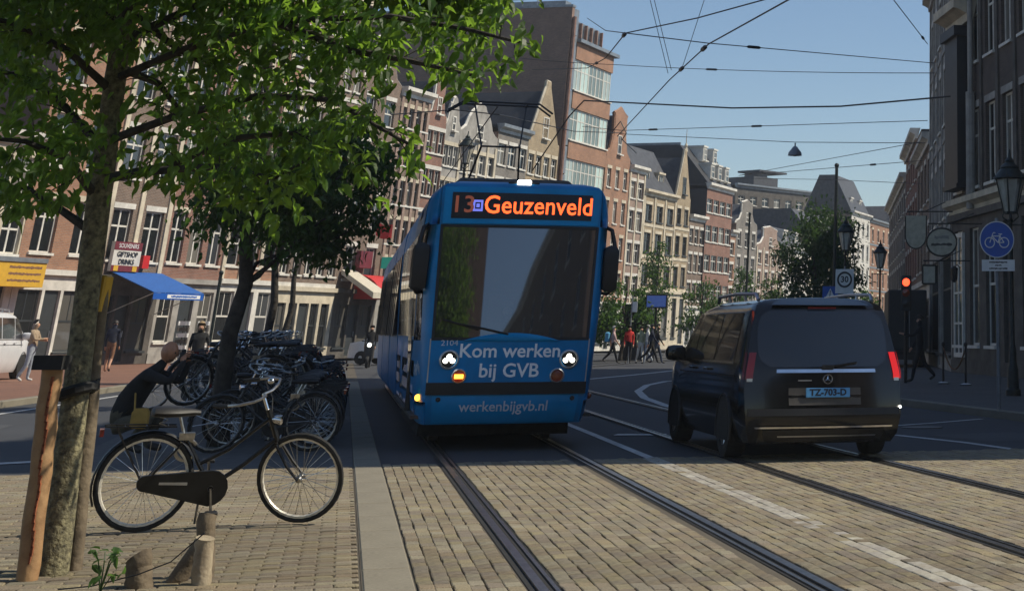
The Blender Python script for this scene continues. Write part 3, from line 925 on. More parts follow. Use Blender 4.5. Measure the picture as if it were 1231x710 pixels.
hF = lhouse('shop_house', 'tall brick house with close rows of windows beside the tram roof', 446, 484, 122, wall='brick_brown', n=5, cols=4, ww=0.85, kind='cross', lintel='stone_cream', shopmat='stone_grey', pil='brick_pink')
hF2 = lhouse('shop_house', 'dark brick house with white corniced gable left of the pantograph', 484, 507, 146, wall='brick_red', n=4, cols=3, ww=0.95, lintel='stone_white', top='neck', gable=2.8, trim='stone_white')
hG1 = lhouse('shop_house', 'slim white plastered house with ornate top behind the pantograph', 507, 526, 165, wall='stone_grey', n=4, cols=3, ww=0.95, lintel='stone_cream', top='bell', gable=2.4, trim='stone_white')
hG0 = lhouse('shop_house', 'ornate white house with round topped gable behind the lantern', 526, 574, 176, wall='stone_grey', n=4, cols=4, ww=1.0, kind='cross', lintel='stone_cream', top='bell', gable=2.6, trim='stone_white', pil='stone_cream')
hG2 = lhouse('shop_house', 'grey house with balcony rail behind the tram roof', 574, 613, 165, wall='brick_grey', n=4, cols=3, ww=1.2, kind='cross', lintel='stone_white', top='cornice', trim='zinc', roofmat='slate_dark', dep=9)
hH = lhouse('shop_house', 'sandstone stepped house with steep pointed gable against the blank wall', 613, 652, 178, wall='brick_tan', n=4, cols=4, ww=0.95, kind='cross', lintel='stone_cream', top='tri', gable=4.6, trim='stone_cream', roofmat='slate_dark')

# the tower block: blank brown end wall, glazed stair strip, brick and glass bands
t0, t1 = tL(653), tL(712)
TH = hL(653, 10); tw = t1 - t0
tb = thing('tower_block', 'tall block with blank brown end wall and banded glass and brick front', 'building', LP(t0, 0.0, 0.11), LANG)
fz = [1.0] + [TH * k for k in (0.165, 0.318, 0.471, 0.624, 0.777, 0.885)]
wb_ = MB()
gl = 1.5
wb_.bb(0, 0.45, 0.0, 22, 0, TH)                                    # blank wall
wb_.m = 1
top_b = TH * 0.90
edges = []
for k in range(6):
    z = top_b * (k + 1) / 6.0
    wb_.bb(gl, tw, 0.0, 14, z - 1.25, z)
wb_.m = 2
wb_.bb(0.45, gl, 0.8, 14, 0, TH + 0.6)
wb_.obj('wall', ['brick_wall', 'brick_orange', 'zinc'], tb)
for k in range(6):
    za = top_b * k / 6.0 + (0.0 if k else 0.4); zb = top_b * (k + 1) / 6.0 - 1.25
    ncol = 5
    for c in range(ncol):
        cw = (tw - gl - 0.05) / ncol
        add_window(tb, gl + 0.02 + c * cw, za + 0.12, cw - 0.02, zb - za - 0.14, 'cross', 'window_white', 'tower_glass', 0.12)
gb = MB()
nz_ = 12
for k in range(nz_):
    z = TH * k / nz_
    gb.bb(0.5, gl - 0.03, 0.05, 0.09, z + 0.06, z + TH / nz_ - 0.03)
gb.obj('stair_glazing', 'zinc', tb)
pb = MB(); pb.tube([(0.22, -0.16, 0), (0.22, -0.16, TH * 0.97)], 0.15, 10); pb.obj('drain_pipe', 'copper_pipe', tb)
rb = MB(); rb.bb(gl, tw + 0.5, -0.3, 14, top_b + 0.02, top_b + 0.28); rb.bb(gl + 0.5, tw - 0.5, 1.2, 10, top_b + 0.28, TH * 0.985); rb.bb(-0.05, 0.55, -0.05, 22, TH, TH + 0.18)
rb.obj('roof', 'zinc', tb)
for k in range(7):
    lb = MB(); lb.bb(gl + 0.5 + k * (tw - gl - 1.1) / 6, gl + 0.62 + k * (tw - gl - 1.1) / 6, 0.9, 1.15, top_b + 0.3, TH * 0.98); lb.obj('louvre', 'copper_pipe', tb)
# railing and plant on the end wall's roof
ap = MB()
for k in range(12): ap.tube([(0.1, 3 + k * 1.2, TH + 0.18), (0.1, 3 + k * 1.2, TH + 1.2)], 0.03, 5)
ap.tube([(0.1, 3, TH + 1.2), (0.1, 16.2, TH + 1.2)], 0.03, 5); ap.tube([(0.1, 3, TH + 0.7), (0.1, 16.2, TH + 0.7)], 0.025, 5)
ap.obj('roof_railing', 'zinc', tb)

hI = lhouse('shop_house', 'narrow orange brick house with tall shaped gable beside the tower block', 712, 743, 195, wall='brick_orange', n=4, cols=3, ww=0.8, lintel='stone_cream', top='neck', gable=4.2, trim='brick_orange', bands=False, kind='cross')
hJ = lhouse('shop_house', 'pale pink house with white eaves beside the orange gabled house', 743, 763, 210, wall='brick_pink', n=4, cols=2, ww=1.2, lintel='stone_white', top='cornice', trim='stone_white', pil='stone_cream', kind='cross')
hK = lhouse('bank_building', 'yellow sandstone building with mullioned windows and slate roof', 763, 803, 240, wall='brick_tan', n=3, cols=3, ww=1.5, kind='cross', lintel='stone_cream', top='hip', gable=3.8, trim='stone_cream', pil='stone_cream', bands=True, shop='windows', shopmat='stone_cream', g=4.6, frame='window_dark')
hK2 = lhouse('bank_building', 'yellow sandstone gabled wing with pointed finial', 803, 821, 243, wall='brick_tan', n=3, cols=2, ww=1.1, kind='cross', lintel='stone_cream', top='tri', gable=4.4, trim='stone_cream', bands=True, shop='windows', shopmat='stone_cream', g=4.6, frame='window_dark', chimney=False)
mb = MB(); mb.lathe([(0.22, 0), (0.10, 0.4), (0.16, 0.55), (0.05, 0.8), (0.02, 2.0)], 8, (1.55 + 0.6, 0.14, 0)); mb.obj('finial', 'stone_cream', hK2, loc=(0, 0, hL(812, 243) + 4.3))
hL_ = lhouse('shop_house', 'small brown house with white cornice left of the dark roofed block', 821, 840, 268, wall='brick_brown', n=3, cols=3, ww=0.95, lintel='stone_white', top='cornice', trim='stone_white')

# tall block with dark mansard roof
t0, t1 = tL(839), tL(871)
mw = t1 - t0
mh = hL(855, 232)
mbk = house('corner_block', 'tall red brick block under a dark slate mansard roof', LP(t0, 0.15, 0.11), LANG, mw, mh, dep=30, wall='brick_red', n=4, cols=4, ww=1.75, kind='multi', lintel=None, shopmat='stone_dark', top='cornice', trim='stone_white', bands=False, side='slate_dark', chimney=False, hfrac=0.55)
r1 = hL(855, 180)
rm = MB()
rm.add([(0, 0.0, mh + 0.56), (mw, 0.0, mh + 0.56), (mw, 30, mh + 0.56), (0, 30, mh + 0.56), (0.0, 3.0, r1), (mw - 0.6, 2.2, r1), (mw - 0.6, 28, r1), (0.0, 28, r1)], [(0, 1, 5, 4), (1, 2, 6, 5), (2, 3, 7, 6), (3, 0, 4, 7), (4, 5, 6, 7)])
rm.obj('mansard_roof', 'slate_dark', mbk)
rt = MB(); rt.bb(0.15, 0.32, 3.0, 27, r1, r1 + 0.25); rt.obj('ridge_trim', 'zinc', mbk)
for (row_, nn, zz, yy) in ((0, 3, 0.10, 0.15), (1, 2, 0.52, 1.25)):
    for c in range(nn):
        xc = mw * (c + 0.8) / (nn + 0.6)
        z = mh + 0.56 + (r1 - mh) * zz
        d = MB(); d.bb(xc - 0.55, xc + 0.55, yy, yy + 2, z, z + 1.35); d.bb(xc - 0.65, xc + 0.65, yy - 0.1, yy + 2, z + 1.353, z + 1.5)
        do = d.obj('dormer', 'window_white', mbk); add_window(do, xc - 0.42, z + 0.12, 0.84, 1.1, 'sash', 'window_white', 'window_glass', yy - 0.06)
pl = MB(); pl.bb(-2.2, 0.6, 12, 15, r1, r1 + 1.7); pl.bb(-4.6, -2.3, 12.3, 15, r1, r1 + 1.5); pl.obj('roof_plant', 'zinc', mbk)
# the deep dark gable of the same block rising behind the sandstone houses
dm = MB(); DW = tL(839) - tL(748)
dm.bb(-DW, -0.01, 8.5, 26, 0, mh + 0.4)
dm.add([(-DW, 8.5, mh + 0.4), (-0.01, 8.5, mh + 0.4), (-0.01, 26, mh + 0.4), (-DW, 26, mh + 0.4), (-DW + 1.0, 10.2, r1 - 0.1), (-0.01, 10.2, r1 - 0.1), (-0.01, 25, r1 - 0.1), (-DW + 1.0, 25, r1 - 0.1)], [(0, 1, 5, 4), (1, 2, 6, 5), (2, 3, 7, 6), (3, 0, 4, 7), (4, 5, 6, 7)])
dm.obj('rear_wing', 'slate_dark', mbk)

hM2 = lhouse('shop_house', 'very narrow orange brick house right of the dark roofed block', 871, 879, 285, wall='brick_orange', n=3, cols=1, ww=1.2, lintel='stone_white', top='cornice')
hN = lhouse('shop_house', 'grey brick house with white bell gable right of the dark roofed block', 879, 905, 272, wall='brick_grey', n=3, cols=3, ww=1.0, lintel='stone_white', top='neck', gable=2.4, trim='stone_white')
hO = lhouse('shop_house', 'dark brick house with pale ornate gable behind the big tree', 905, 938, 300, wall='brick_pink', n=3, cols=4, ww=1.0, lintel='stone_white', top='neck', gable=2.2, pil='stone_cream', dep=8, trim='stone_white')
hP = lhouse('shop_house', 'white plastered house with dark roof beside the big tree', 938, 970, 305, wall='stone_white', n=3, cols=4, ww=1.0, lintel=None, top='hip', gable=2.2)
hQ = lhouse('shop_house', 'cream house hidden behind the big tree', 970, 1021, 290, wall='stone_cream', n=4, cols=6, ww=1.1, lintel='stone_white', top='hip', gable=2.6)
hR = lhouse('shop_house', 'pale tall house under a steep slate roof right of the big tree', 1021, 1044, 262, wall='stone_white', n=4, cols=4, ww=1.1, lintel='stone_grey', top='hip', gable=4.5, trim='stone_white', dep=6.5)
hS = lhouse('shop_house', 'bright orange brick house at the end of the street', 1044, 1070, 272, wall='brick_orange', n=4, cols=4, ww=1.0, lintel='stone_cream', top='cornice', trim='zinc', bands=True)
hT = lhouse('shop_house', 'narrow cream house with stepped gable at the end of the street', 1070, 1086, 278, wall='stone_cream', n=4, cols=4, ww=1.0, lintel='stone_white', top='step', gable=4.0)
hU = lhouse('shop_house', 'brown brick house closing the view at the street end', 1086, 1122, 290, wall='brick_brown', n=4, cols=5, ww=1.0, lintel='stone_white', top='cornice')

# dark modern block set back behind the row
q0 = P(876, 400, 215); q1 = P(990, 400, 232)
w_ = (q1 - q0).length
an = math.atan2(q1.y - q0.y, q1.x - q0.x)
H_ = P(940, 232, 223).z
md = house('modern_block', 'dark modern office block rising behind the far gabled houses', (q0.x, q0.y, 0.1), an, w_, H_, dep=20, wall='stone_dark', n=6, cols=8, ww=1.35, kind='cross', lintel=None, shop='windows', shopmat='stone_dark', top='cornice', trim='zinc', side='stone_dark', chimney=False, hfrac=0.5)
pb = MB(); pb.bb(w_ * 0.30, w_ * 0.56, 2, 9, H_ + 0.5, H_ + 2.0); pb.lathe([(1.6, H_ + 0.5), (1.6, H_ + 2.8), (1.2, H_ + 3.0)], 14, (w_ * 0.5, 5, 0), cap=True); pb.bb(w_ * 0.42, w_ * 0.72, 3, 7, H_ + 2.85, H_ + 3.1)
pb.obj('roof_plant', 'slate', md)

# ------------------------------------------------------------------ right side of the street
CORNER = Vector((0.48, 60.0, 0.115))
def dirv(vpx):
    d = Vector(((vpx - VPX) / FH, 1, 0)); return d.normalized()
dn = dirv(650)                                   # near stretch, runs back towards the camera
angN = math.atan2(-dn.y, -dn.x)
nearlen = (60.0 - 21.9) / dn.y
# near building of three plots
w1 = 13.0
RH1 = 22.5
hr1 = house('stone_corner_building', 'dark stone corner building with tall white framed ground floor window', CORNER, angN, w1, RH1, dep=14, wall='brick_dark', n=4, cols=6, ww=1.25, kind='cross', frame='window_white', lintel='stone_grey', shop='none', shopmat='stone_dark', g=5.2, top='cornice', trim='stone_cream', side='brick_dark', pil='stone_dark', chimney=False)
o2 = CORNER - dn * (w1 + 0.02)
hr2 = house('brick_building', 'tall brick building out of the picture casting shade on the road', o2, angN, nearlen - w1, RH1 - 0.4, dep=14, wall='brick_brown', n=5, cols=11, ww=1.15, kind='sash', lintel='stone_white', shopmat='stone_dark', g=4.6, top='cornice', trim='stone_white', shopcols=6, chimney=False)
# details on the stone corner building
bay = MB()
bay.bb(1.0, 2.9, -0.55, -0.02, 6.2, 11.4); bay.bb(0.9, 3.0, -0.62, -0.02, 6.05, 6.2 - 0.003); bay.bb(0.85, 3.05, -0.7, -0.02, 11.403, 11.75)
bay.obj('bay', 'truck_dark', hr1)
pp = MB(); pp.tube([(3.45, -0.2, 5.3), (3.45, -0.2, 9.3)], 0.17, 10); pp.tube([(3.45, -0.2, 9.3), (3.45, -0.2, 21)], 0.10, 10)
pp.obj('drain_pipe', 'stone_grey', hr1)
cm = MB(); cornice(cm, -0.05, w1, 5.25, 0.5, 0.4); cm.obj('shop_cornice', 'stone_cream', hr1)
cm = MB(); cornice(cm, -0.05, 3.2, 11.9, 0.8, 0.75); cm.obj('upper_cornice', 'stone_cream', hr1)
tw_ = MB()
for (a, b) in ((0.7, 2.0),):
    tw_.bb(a, a + 0.12, -0.16, -0.06, 0.5, 4.6); tw_.bb(b - 0.12, b, -0.16, -0.06, 0.5, 4.6); tw_.bb(a + 0.12, b - 0.12, -0.16, -0.06, 4.45, 4.6); tw_.bb(a + 0.12, b - 0.12, -0.16, -0.06, 0.5, 0.65)
    tw_.bb((a + b) / 2 - 0.05, (a + b) / 2 + 0.05, -0.155, -0.065, 0.65, 4.45)
    for z in (1.6, 2.6, 3.5): tw_.bb(a + 0.12, b - 0.12, -0.15, -0.07, z - 0.035, z + 0.035)
tw_.obj('shop_window_frame', 'window_white', hr1)
gg = MB(); gg.bb(0.80, 1.9, -0.12, -0.1, 0.6, 4.5); gg.obj('shop_window_pane', 'shop_glass', hr1)
# far stretch
df = dirv(1000)
angF = math.atan2(-df.y, -df.x)
def rhouse(name, label, s0, s1, H, **kw):
    o = CORNER + df * s1
    return house(name, label, o, angF, s1 - s0 - 0.02, H, dep=12, **kw)
rhouse('cream_house', 'tall cream house with bracketed cornice beyond the stone corner building', 0.0, 14.0, 15.5, wall='stone_grey', n=3, cols=5, ww=1.2, kind='sash', lintel='stone_white', bands=True, top='cornice', trim='stone_grey', pil='stone_grey', shopmat='stone_grey', g=4.8, side='stone_grey')
rhouse('shop_house', 'lower brown house behind the round hanging signs', 14.0, 26.0, 9.4, wall='brick_brown', n=2, cols=4, ww=1.2, lintel='stone_white', top='cornice', trim='stone_white', shopmat='stone_white')
rhouse('shop_house', 'narrow brick house with red upper window at the far right row end', 26.0, 40.0, 11.0, wall='brick_red', n=3, cols=5, ww=1.0, lintel='stone_white', top='cornice', shopmat='stone_white')
rhouse('shop_house', 'grey far house at the end of the right row', 40.0, 70.0, 10.0, wall='brick_grey', n=3, cols=9, ww=1.1, lintel='stone_white', top='cornice', shopmat='stone_grey')
# houses behind the photographer, seen only in reflections
house('brick_building', 'brown brick building behind the viewer seen in the windscreen reflection', (20, -6, 0), R(-90), 34, 17, dep=10, wall='brick_brown', n=4, cols=9, ww=1.1, shopmat='stone_dark', chimney=False)
house('brick_building', 'pale building behind the viewer on the other side of the street', (3.6, -38, 0), R(90), 30, 15, dep=10, wall='brick_dark', n=4, cols=10, ww=1.1, shopmat='stone_dark', chimney=False)
# ================================================================== the tram
tram = thing('tram', 'blue tram with lit destination display and white lettering', 'tram', T(0.0, 0.0), TANG)
tram.scale = (1.06, 1.0, 1.0)
def pw(tab, z):
    if z <= tab[0][0]: return tab[0][1]
    for (a, b), (c, d) in zip(tab[:-1], tab[1:]):
        if z <= c:
            k = (z - a) / (c - a); return b + (d - b) * k
    return tab[-1][1]
HWT = [(0.30, 1.00), (0.40, 1.045), (0.6, 1.075), (1.3, 1.13), (2.0, 1.18), (2.7, 1.20), (3.05, 1.18), (3.22, 1.12), (3.31, 1.02), (3.36, 0.85)]
FWT = [(0.30, 0.93), (0.6, 0.96), (1.3, 0.98), (2.7, 1.02), (3.26, 1.03), (3.31, 0.98), (3.36, 0.80)]
FYT = [(0.30, 0.10), (0.42, 0.03), (0.55, 0.0), (0.85, 0.0), (1.33, 0.03), (2.0, 0.115), (2.77, 0.21), (3.22, 0.28), (3.31, 0.34), (3.36, 0.52)]
TLEN = 8.5
def TS(a, z, off=0.0):
    def s0(a, z):
        sg = -1 if a < 0 else 1; q = abs(a)
        fw, hw, fy = pw(FWT, z), pw(HWT, z), pw(FYT, z)
        if q <= 1: return Vector((a * fw, fy + 0.07 * q * q, z))
        if q <= 2:
            k = q - 1
            p0, p1, p2 = Vector((fw, fy + 0.07)), Vector((hw - 0.02, fy + 0.12)), Vector((hw, 0.95))
            p = p0 * (1 - k) ** 2 + p1 * 2 * k * (1 - k) + p2 * k * k
            return Vector((sg * p.x, p.y, z))
        return Vector((sg * hw, 0.95 + (q - 2) * (TLEN - 0.95), z))
    p = s0(a, z)
    if off:
        e = 1e-3
        du = s0(a + e, z) - s0(a - e, z); dv = s0(a, z + e) - s0(a, z - e)
        n = du.cross(dv)
        if n.length > 1e-12:
            n.normalize()
            c = Vector((0, 3.0, z))
            if n.dot(p - c) < 0: n = -n
            p = p + n * off
    return p
def fr(a, b, n): return [a + (b - a) * i / n for i in range(n + 1)]
AS = fr(-3, -2, 8) + fr(-2, -1, 6)[1:] + fr(-1, 1, 12)[1:] + fr(1, 2, 6)[1:] + fr(2, 3, 8)[1:]
ZS = [0.30, 0.34, 0.42, 0.50, 0.57, 0.64, 0.78, 0.85, 1.05, 1.31, 1.6, 2.0, 2.4, 2.77, 2.95, 3.12, 3.20, 3.26, 3.31, 3.34, 3.36]
# body with real openings for windscreen and cab side windows
def hole(a, z):
    q = abs(a)
    if q < 1 and 1.32 < z < 2.76: return True
    if 1.5 < q < 2.0 and 1.32 < z < 2.76: return True
    return False
tb_ = MB()
aa = sorted(set([round(v, 4) for v in AS] + [-1.5, 1.5, -0.985, 0.985])); zz_ = ZS
for i in range(len(aa) - 1):
    for j in range(len(zz_) - 1):
        am, zm = (aa[i] + aa[i + 1]) / 2, (zz_[j] + zz_[j + 1]) / 2
        if hole(am, zm) and not (0.985 < abs(am) < 1): continue
        tb_.add([TS(aa[i], zz_[j]), TS(aa[i + 1], zz_[j]), TS(aa[i + 1], zz_[j + 1]), TS(aa[i], zz_[j + 1])], [(0, 1, 2, 3)])
bmw = tb_.mesh('body', 'tram_blue', True)
_bm = bmesh.new(); _bm.from_mesh(bmw); bmesh.ops.remove_doubles(_bm, verts=_bm.verts, dist=1e-4); _bm.to_mesh(bmw); _bm.free()
link('body', bmw, tram)
def tpatch(name, a0, a1, z0, z1, off, mat, parent=None, na=8, nz=6, smooth=True):
    mb = MB(); mb.grid(lambda a, z: TS(a, z, off), fr(a0, a1, na), fr(z0, z1, nz))
    return mb.obj(name, mat, parent or tram, smooth)
# roof
rf = MB()
rf.add([TS(a, 3.36) for a in aa], [tuple(range(len(aa)))]); rf.obj('roof', 'tram_blue', tram)
# windscreen
ws = tpatch('windscreen', -0.985, 0.985, 1.31, 2.77, -0.006, 'windshield', na=14, nz=8)
sr = MB()
def front_frame(mb, a0, a1, z0, z1, w, off):
    for (p, q, r, s) in ((a0, a1, z0, z0 + w), (a0, a1, z1 - w, z1)): mb.grid(lambda a, z: TS(a, z, off), fr(p, q, 12), fr(r, s, 1))
    for (p, q) in ((a0, a0 + w), (a1 - w, a1)): mb.grid(lambda a, z: TS(a, z, off), fr(p, q, 1), fr(z0, z1, 8))
front_frame(sr, -0.985, 0.985, 1.31, 2.77, 0.035, 0.004); sr.obj('windscreen_seal', 'black_plastic', tram)
for sg in (-1, 1):
    tpatch('cab_side_window', sg * 1.5, sg * 2.0, 1.31, 2.77, -0.004, 'side_glass', na=4)
# blue swell at the windscreen foot
sw = MB()
sw.grid(lambda a, k: TS(a, 1.30 + (0.10 * k * max(0, 1 - (a / 0.62) ** 2)), 0.012 + 0.015 * math.sin(k * math.pi)), fr(-0.62, 0.62, 12), fr(0, 1, 4)); sw.obj('wiper_cowl', 'tram_trim', tram, True)
wp = MB(); wp.tube([TS(-0.05, 1.38, 0.02), TS(-0.35, 1.45, 0.02), TS(-0.62, 1.50, 0.018)], 0.012, 5); wp.tube([TS(-0.42, 1.44, 0.016), TS(-0.86, 1.56, 0.016)], 0.012, 5); wp.obj('wiper', 'black_plastic', tram)
# destination display
dsp = tpatch('display_surround', -0.965, 0.965, 2.78, 3.255, 0.020, 'tram_trim', na=10, nz=2)
ed = MB()
for (p, q, r, s) in ((-0.965, 0.965, 2.78, 2.78), (-0.965, 0.965, 3.255, 3.255)): ed.grid(lambda a, o: TS(a, r, o), fr(p, q, 10), fr(0.0, 0.02, 1))
ed.obj('display_edge', 'tram_trim', dsp)
tpatch('display_glass', -0.87, 0.87, 2.845, 3.19, 0.026, 'display_black', dsp, na=10, nz=1)
def front_text(name, s, size, a, z, mat, parent, off=0.02, bold=0.0, xs=1.0, sp=1.0):
    me = text_mesh(s, size, 0.0, 'CENTER', bold, xs, sp)
    me.materials.clear(); me.materials.append(MAT[mat])
    for v in me.vertices:
        fw = pw(FWT, z)
        v.co = TS(a + v.co.x / fw, z + v.co.y, off + 0.001)
    return link(name, me, parent)
front_text('destination_lettering', 'Geuzenveld', 0.335, 0.20, 3.02, 'led_red', dsp, 0.030, 0.003, 0.865, 1.02)
front_text('route_number', '13', 0.31, -0.735, 3.02, 'led_dim', dsp, 0.030, 0.004)
bl = MB(); bl.grid(lambda a, z: TS(a, z, 0.029), fr(-0.615, -0.495, 2), fr(2.94, 3.09, 2)); bl.obj('route_symbol', 'led_blue', dsp)
bl = MB(); bl.grid(lambda a, z: TS(a, z, 0.031), fr(-0.59, -0.52, 2), fr(2.97, 3.06, 2)); bl.obj('route_symbol_centre', 'display_black', dsp)
bl = MB(); bl.grid(lambda a, z: TS(a, z, 0.033), fr(-0.575, -0.535, 2), fr(2.99, 3.04, 2)); bl.obj('route_symbol_core', 'led_blue', dsp)
# lower front
tpatch('bumper_bar', -1.0, 1.0, 0.655, 0.80, 0.03, 'black_plastic', na=12, nz=2)
bp_ = MB()
for r in (0.655, 0.80): bp_.grid(lambda a, o: TS(a, r, o), fr(-1.0, 1.0, 12), fr(0.0, 0.03, 1))
for sg in (-1, 1): bp_.grid(lambda o, z: TS(sg, z, o), fr(0, 0.03, 1), fr(0.655, 0.80, 1))
bp_.obj('bumper_edge', 'black_plastic', tram)
ap_ = tpatch('apron', -0.92, 0.92, 0.325, 0.645, 0.012, 'tram_trim', na=10, nz=5)
front_text('web_address', 'werkenbijgvb.nl', 0.17, -0.02, 0.51, 'silver_letter', ap_, 0.016, 0.002, 1.0)
for sg in (-1, 1):
    b_ = MB(); c = TS(sg * 0.84, 0.60, 0.016); b_.lathe([(0.03, 0), (0.025, -0.012), (0.001, -0.012)], 10, c, 'y'); b_.obj('bolt', 'black_plastic', ap_)
front_text('slogan_lettering', 'Kom werken', 0.235, 0.0, 1.175, 'white_letter', tram, 0.004, 0.004, 1.0)
front_text('slogan_lettering', 'bij GVB', 0.235, 0.0, 0.935, 'white_letter', tram, 0.004, 0.004, 1.0)
front_text('fleet_number', '2104', 0.095, -0.76, 1.275, 'silver_letter', tram, 0.004, 0.0, 1.1)
# seams around the lower panels
sm_ = MB()
for sg in (-1, 1): sm_.grid(lambda a, z: TS(a, z, 0.003), fr(sg * 0.985, sg * 1.0, 1), fr(0.78, 1.33, 6))
sm_.obj('panel_seam', 'lamp_ring', tram)
def lamp(a, z, r, lens, ring, name):
    c = TS(a, z, 0.0)
    o = MB(); o.lathe([(r * 1.22, 0.02), (r * 1.22, -0.02), (r * 1.05, -0.035), (r, -0.02), (r, 0.01)], 20, (0, 0, 0), 'y')
    rg = o.obj(name, ring, tram, True, loc=c)
    i = MB(); i.lathe([(r, -0.006), (r * 0.7, -0.016), (r * 0.3, -0.02), (0.002, -0.021)], 20, (0, 0, 0), 'y'); i.obj('reflector', 'black_plastic' if name == 'headlight' else lens, rg, True)
    return rg
for sg in (-1, 1):
    hd = lamp(sg * 0.75, 1.075, 0.098, 'lamp_white', 'lamp_ring', 'headlight')
    for (dx, dz, rr) in ((0, 0.035, 0.034), (-0.042, -0.012, 0.032), (0.042, -0.012, 0.032)):
        q = MB(); q.lathe([(rr, -0.022), (rr * 0.7, -0.034), (0.002, -0.038)], 12, (dx, 0, dz), 'y'); q.obj('bulb', 'lamp_white', hd, True)
    lm = lamp(sg * 0.615, 0.875, 0.075, 'lamp_amber', 'lamp_ring', 'indicator')
    if sg < 0:
        q = MB(); q.box((0, -0.026, -0.002), (0.105, 0.02, 0.05)); q.obj('bulb', 'lamp_amber_lit', lm)
# roof lamp and brow
br_ = MB(); br_.rbox(-0.09, 0.09, 0.36, 0.50, 3.31, 3.385, 0.015); br_.obj('roof_lamp', 'lamp_white', tram)
br_ = MB(); br_.rbox(-0.2, 0.2, 0.42, 0.72, 3.30, 3.372, 0.015); br_.obj('roof_lamp_base', 'black_plastic', tram)
# mirrors
for sg in (-1, 1):
    m_ = MB()
    m_.loft([[Vector((sg * (1.20 + dx), 0.30 + dy, z)) for (dx, dy) in ((-0.09 * k, -0.07 * k), (0.09 * k, -0.07 * k), (0.11 * k, 0.05 * k), (-0.11 * k, 0.07 * k))] for (z, k) in ((1.93, 0.5), (1.97, 0.95), (2.2, 1.0), (2.44, 1.0), (2.50, 0.8), (2.53, 0.3))], True, True)
    mo = m_.obj('mirror', 'black_plastic', tram, True)
    a_ = MB(); a_.tube([(sg * 1.25, 0.30, 2.48), (sg * 1.2, 0.4, 2.74), (sg * 1.1, 0.55, 2.80)], 0.028, 6); a_.tube([(sg * 1.25, 0.3, 1.97), (sg * 1.2, 0.45, 1.90), (sg * 1.14, 0.6, 1.92)], 0.022, 6); a_.obj('mirror_arm', 'black_plastic', mo)
# sides of the leading section
DOORS = [(2.10, 2.20)]
for sg in (-1, 1):
    sd = tpatch('side_window', sg * 2.03, sg * 2.985, 1.36, 2.72, 0.004, 'privacy_glass', na=10, nz=2)
    for k, av in enumerate((2.12, 2.29, 2.46, 2.63, 2.80, 2.94)):
        p_ = MB(); p_.grid(lambda a, z: TS(sg * a, z, 0.009), fr(av, av + 0.012, 1), fr(1.34, 2.74, 2)); p_.obj('window_post', 'black_plastic', sd)
    d_ = tpatch('door', sg * 2.14, sg * 2.29, 0.42, 2.70, 0.012, 'privacy_glass', na=2, nz=2)
    p_ = MB()
    for av in (2.14, 2.213, 2.285): p_.grid(lambda a, z: TS(sg * a, z, 0.018), fr(av, av + 0.006, 1), fr(0.36, 2.70, 2))
    p_.obj('door_post', 'tram_blue', d_)
    # operator lettering behind the cab corner
    me = text_mesh('GVB', 0.19, 0.0, 'CENTER', 0.004, 1.0); me.materials.clear(); me.materials.append(MAT['silver_letter'])
    for v in me.vertices:
        x = v.co.x * (1 if sg > 0 else -1)
        p0 = TS(sg * 1.62, 0.94, 0.006); p1 = TS(sg * 1.90, 0.94, 0.006)
        k = 0.55 + (v.co.x / (p1 - p0).length) * (1 if sg > 0 else -1)
        v.co = TS(sg * (1.62 + 0.28 * k), 0.94 + v.co.y, 0.006)
    link('operator_lettering', me, tram)
    st = MB()
    for k in range(3):
        st.grid(lambda a, z: TS(sg * (a + (z - 0.9) * 0.25), z, 0.006), fr(1.44 + k * 0.06, 1.475 + k * 0.06, 1), fr(0.90 + k * 0.03, 1.0 + k * 0.03, 1))
    st.obj('operator_emblem', 'silver_letter', tram)
    i_ = MB(); i_.ball(TS(sg * 1.44, 0.62, 0.012), 0.05, 10, (0.7, 1, 0.8)); i_.obj('side_marker', 'lamp_amber_lit' if sg < 0 else 'lamp_amber', tram, True)
# cab interior: driver, dash, seat, rear partition
dk = MB(); dk.bb(-1.0, 1.0, 0.32, 0.85, 0.9, 1.28); dk.rbox(-0.45, 0.45, 0.42, 0.75, 1.30, 1.42, 0.05); dk.obj('dashboard', 'black_plastic', tram)
pt = MB(); pt.bb(-1.12, 1.12, 2.05, 2.1, 0.4, 3.1); pt.obj('cab_partition', 'stone_dark', tram)
fl = MB(); fl.bb(-1.1, 1.1, 0.4, TLEN, 0.36, 0.40); fl.bb(-1.1, 1.1, 0.5, TLEN, 3.0, 3.04); fl.obj('cab_floor_and_ceiling', 'stone_dark', tram)
se = MB(); se.rbox(-0.27, 0.27, 1.55, 1.7, 0.9, 1.95, 0.05); se.rbox(-0.27, 0.27, 1.1, 1.6, 0.85, 1.0, 0.04); se.obj('cab_seat', 'black_plastic', tram)
# undercarriage and wheels
un = MB(); un.bb(-0.95, 0.95, 1.4, TLEN - 0.2, 0.10, 0.26); un.obj('underframe', 'dark_rubber', tram)
for (yy, sg) in ((2.0, -1), (2.0, 1), (3.8, -1), (3.8, 1)):
    w_m = MB(); w_m.lathe([(0.02, -0.05), (0.30, -0.06), (0.30, 0.05), (0.02, 0.05)], 20, (sg * 0.72, yy, 0.304), 'x'); w_m.obj('wheel', 'rail_steel', tram)
# roof equipment
re_ = MB(); re_.rbox(-0.8, 0.8, 1.8, 4.0, 3.365, 3.52, 0.06); re_.rbox(-0.75, 0.75, 4.4, 7.8, 3.365, 3.52, 0.06); re_.obj('roof_equipment', 'stone_dark', tram, True)
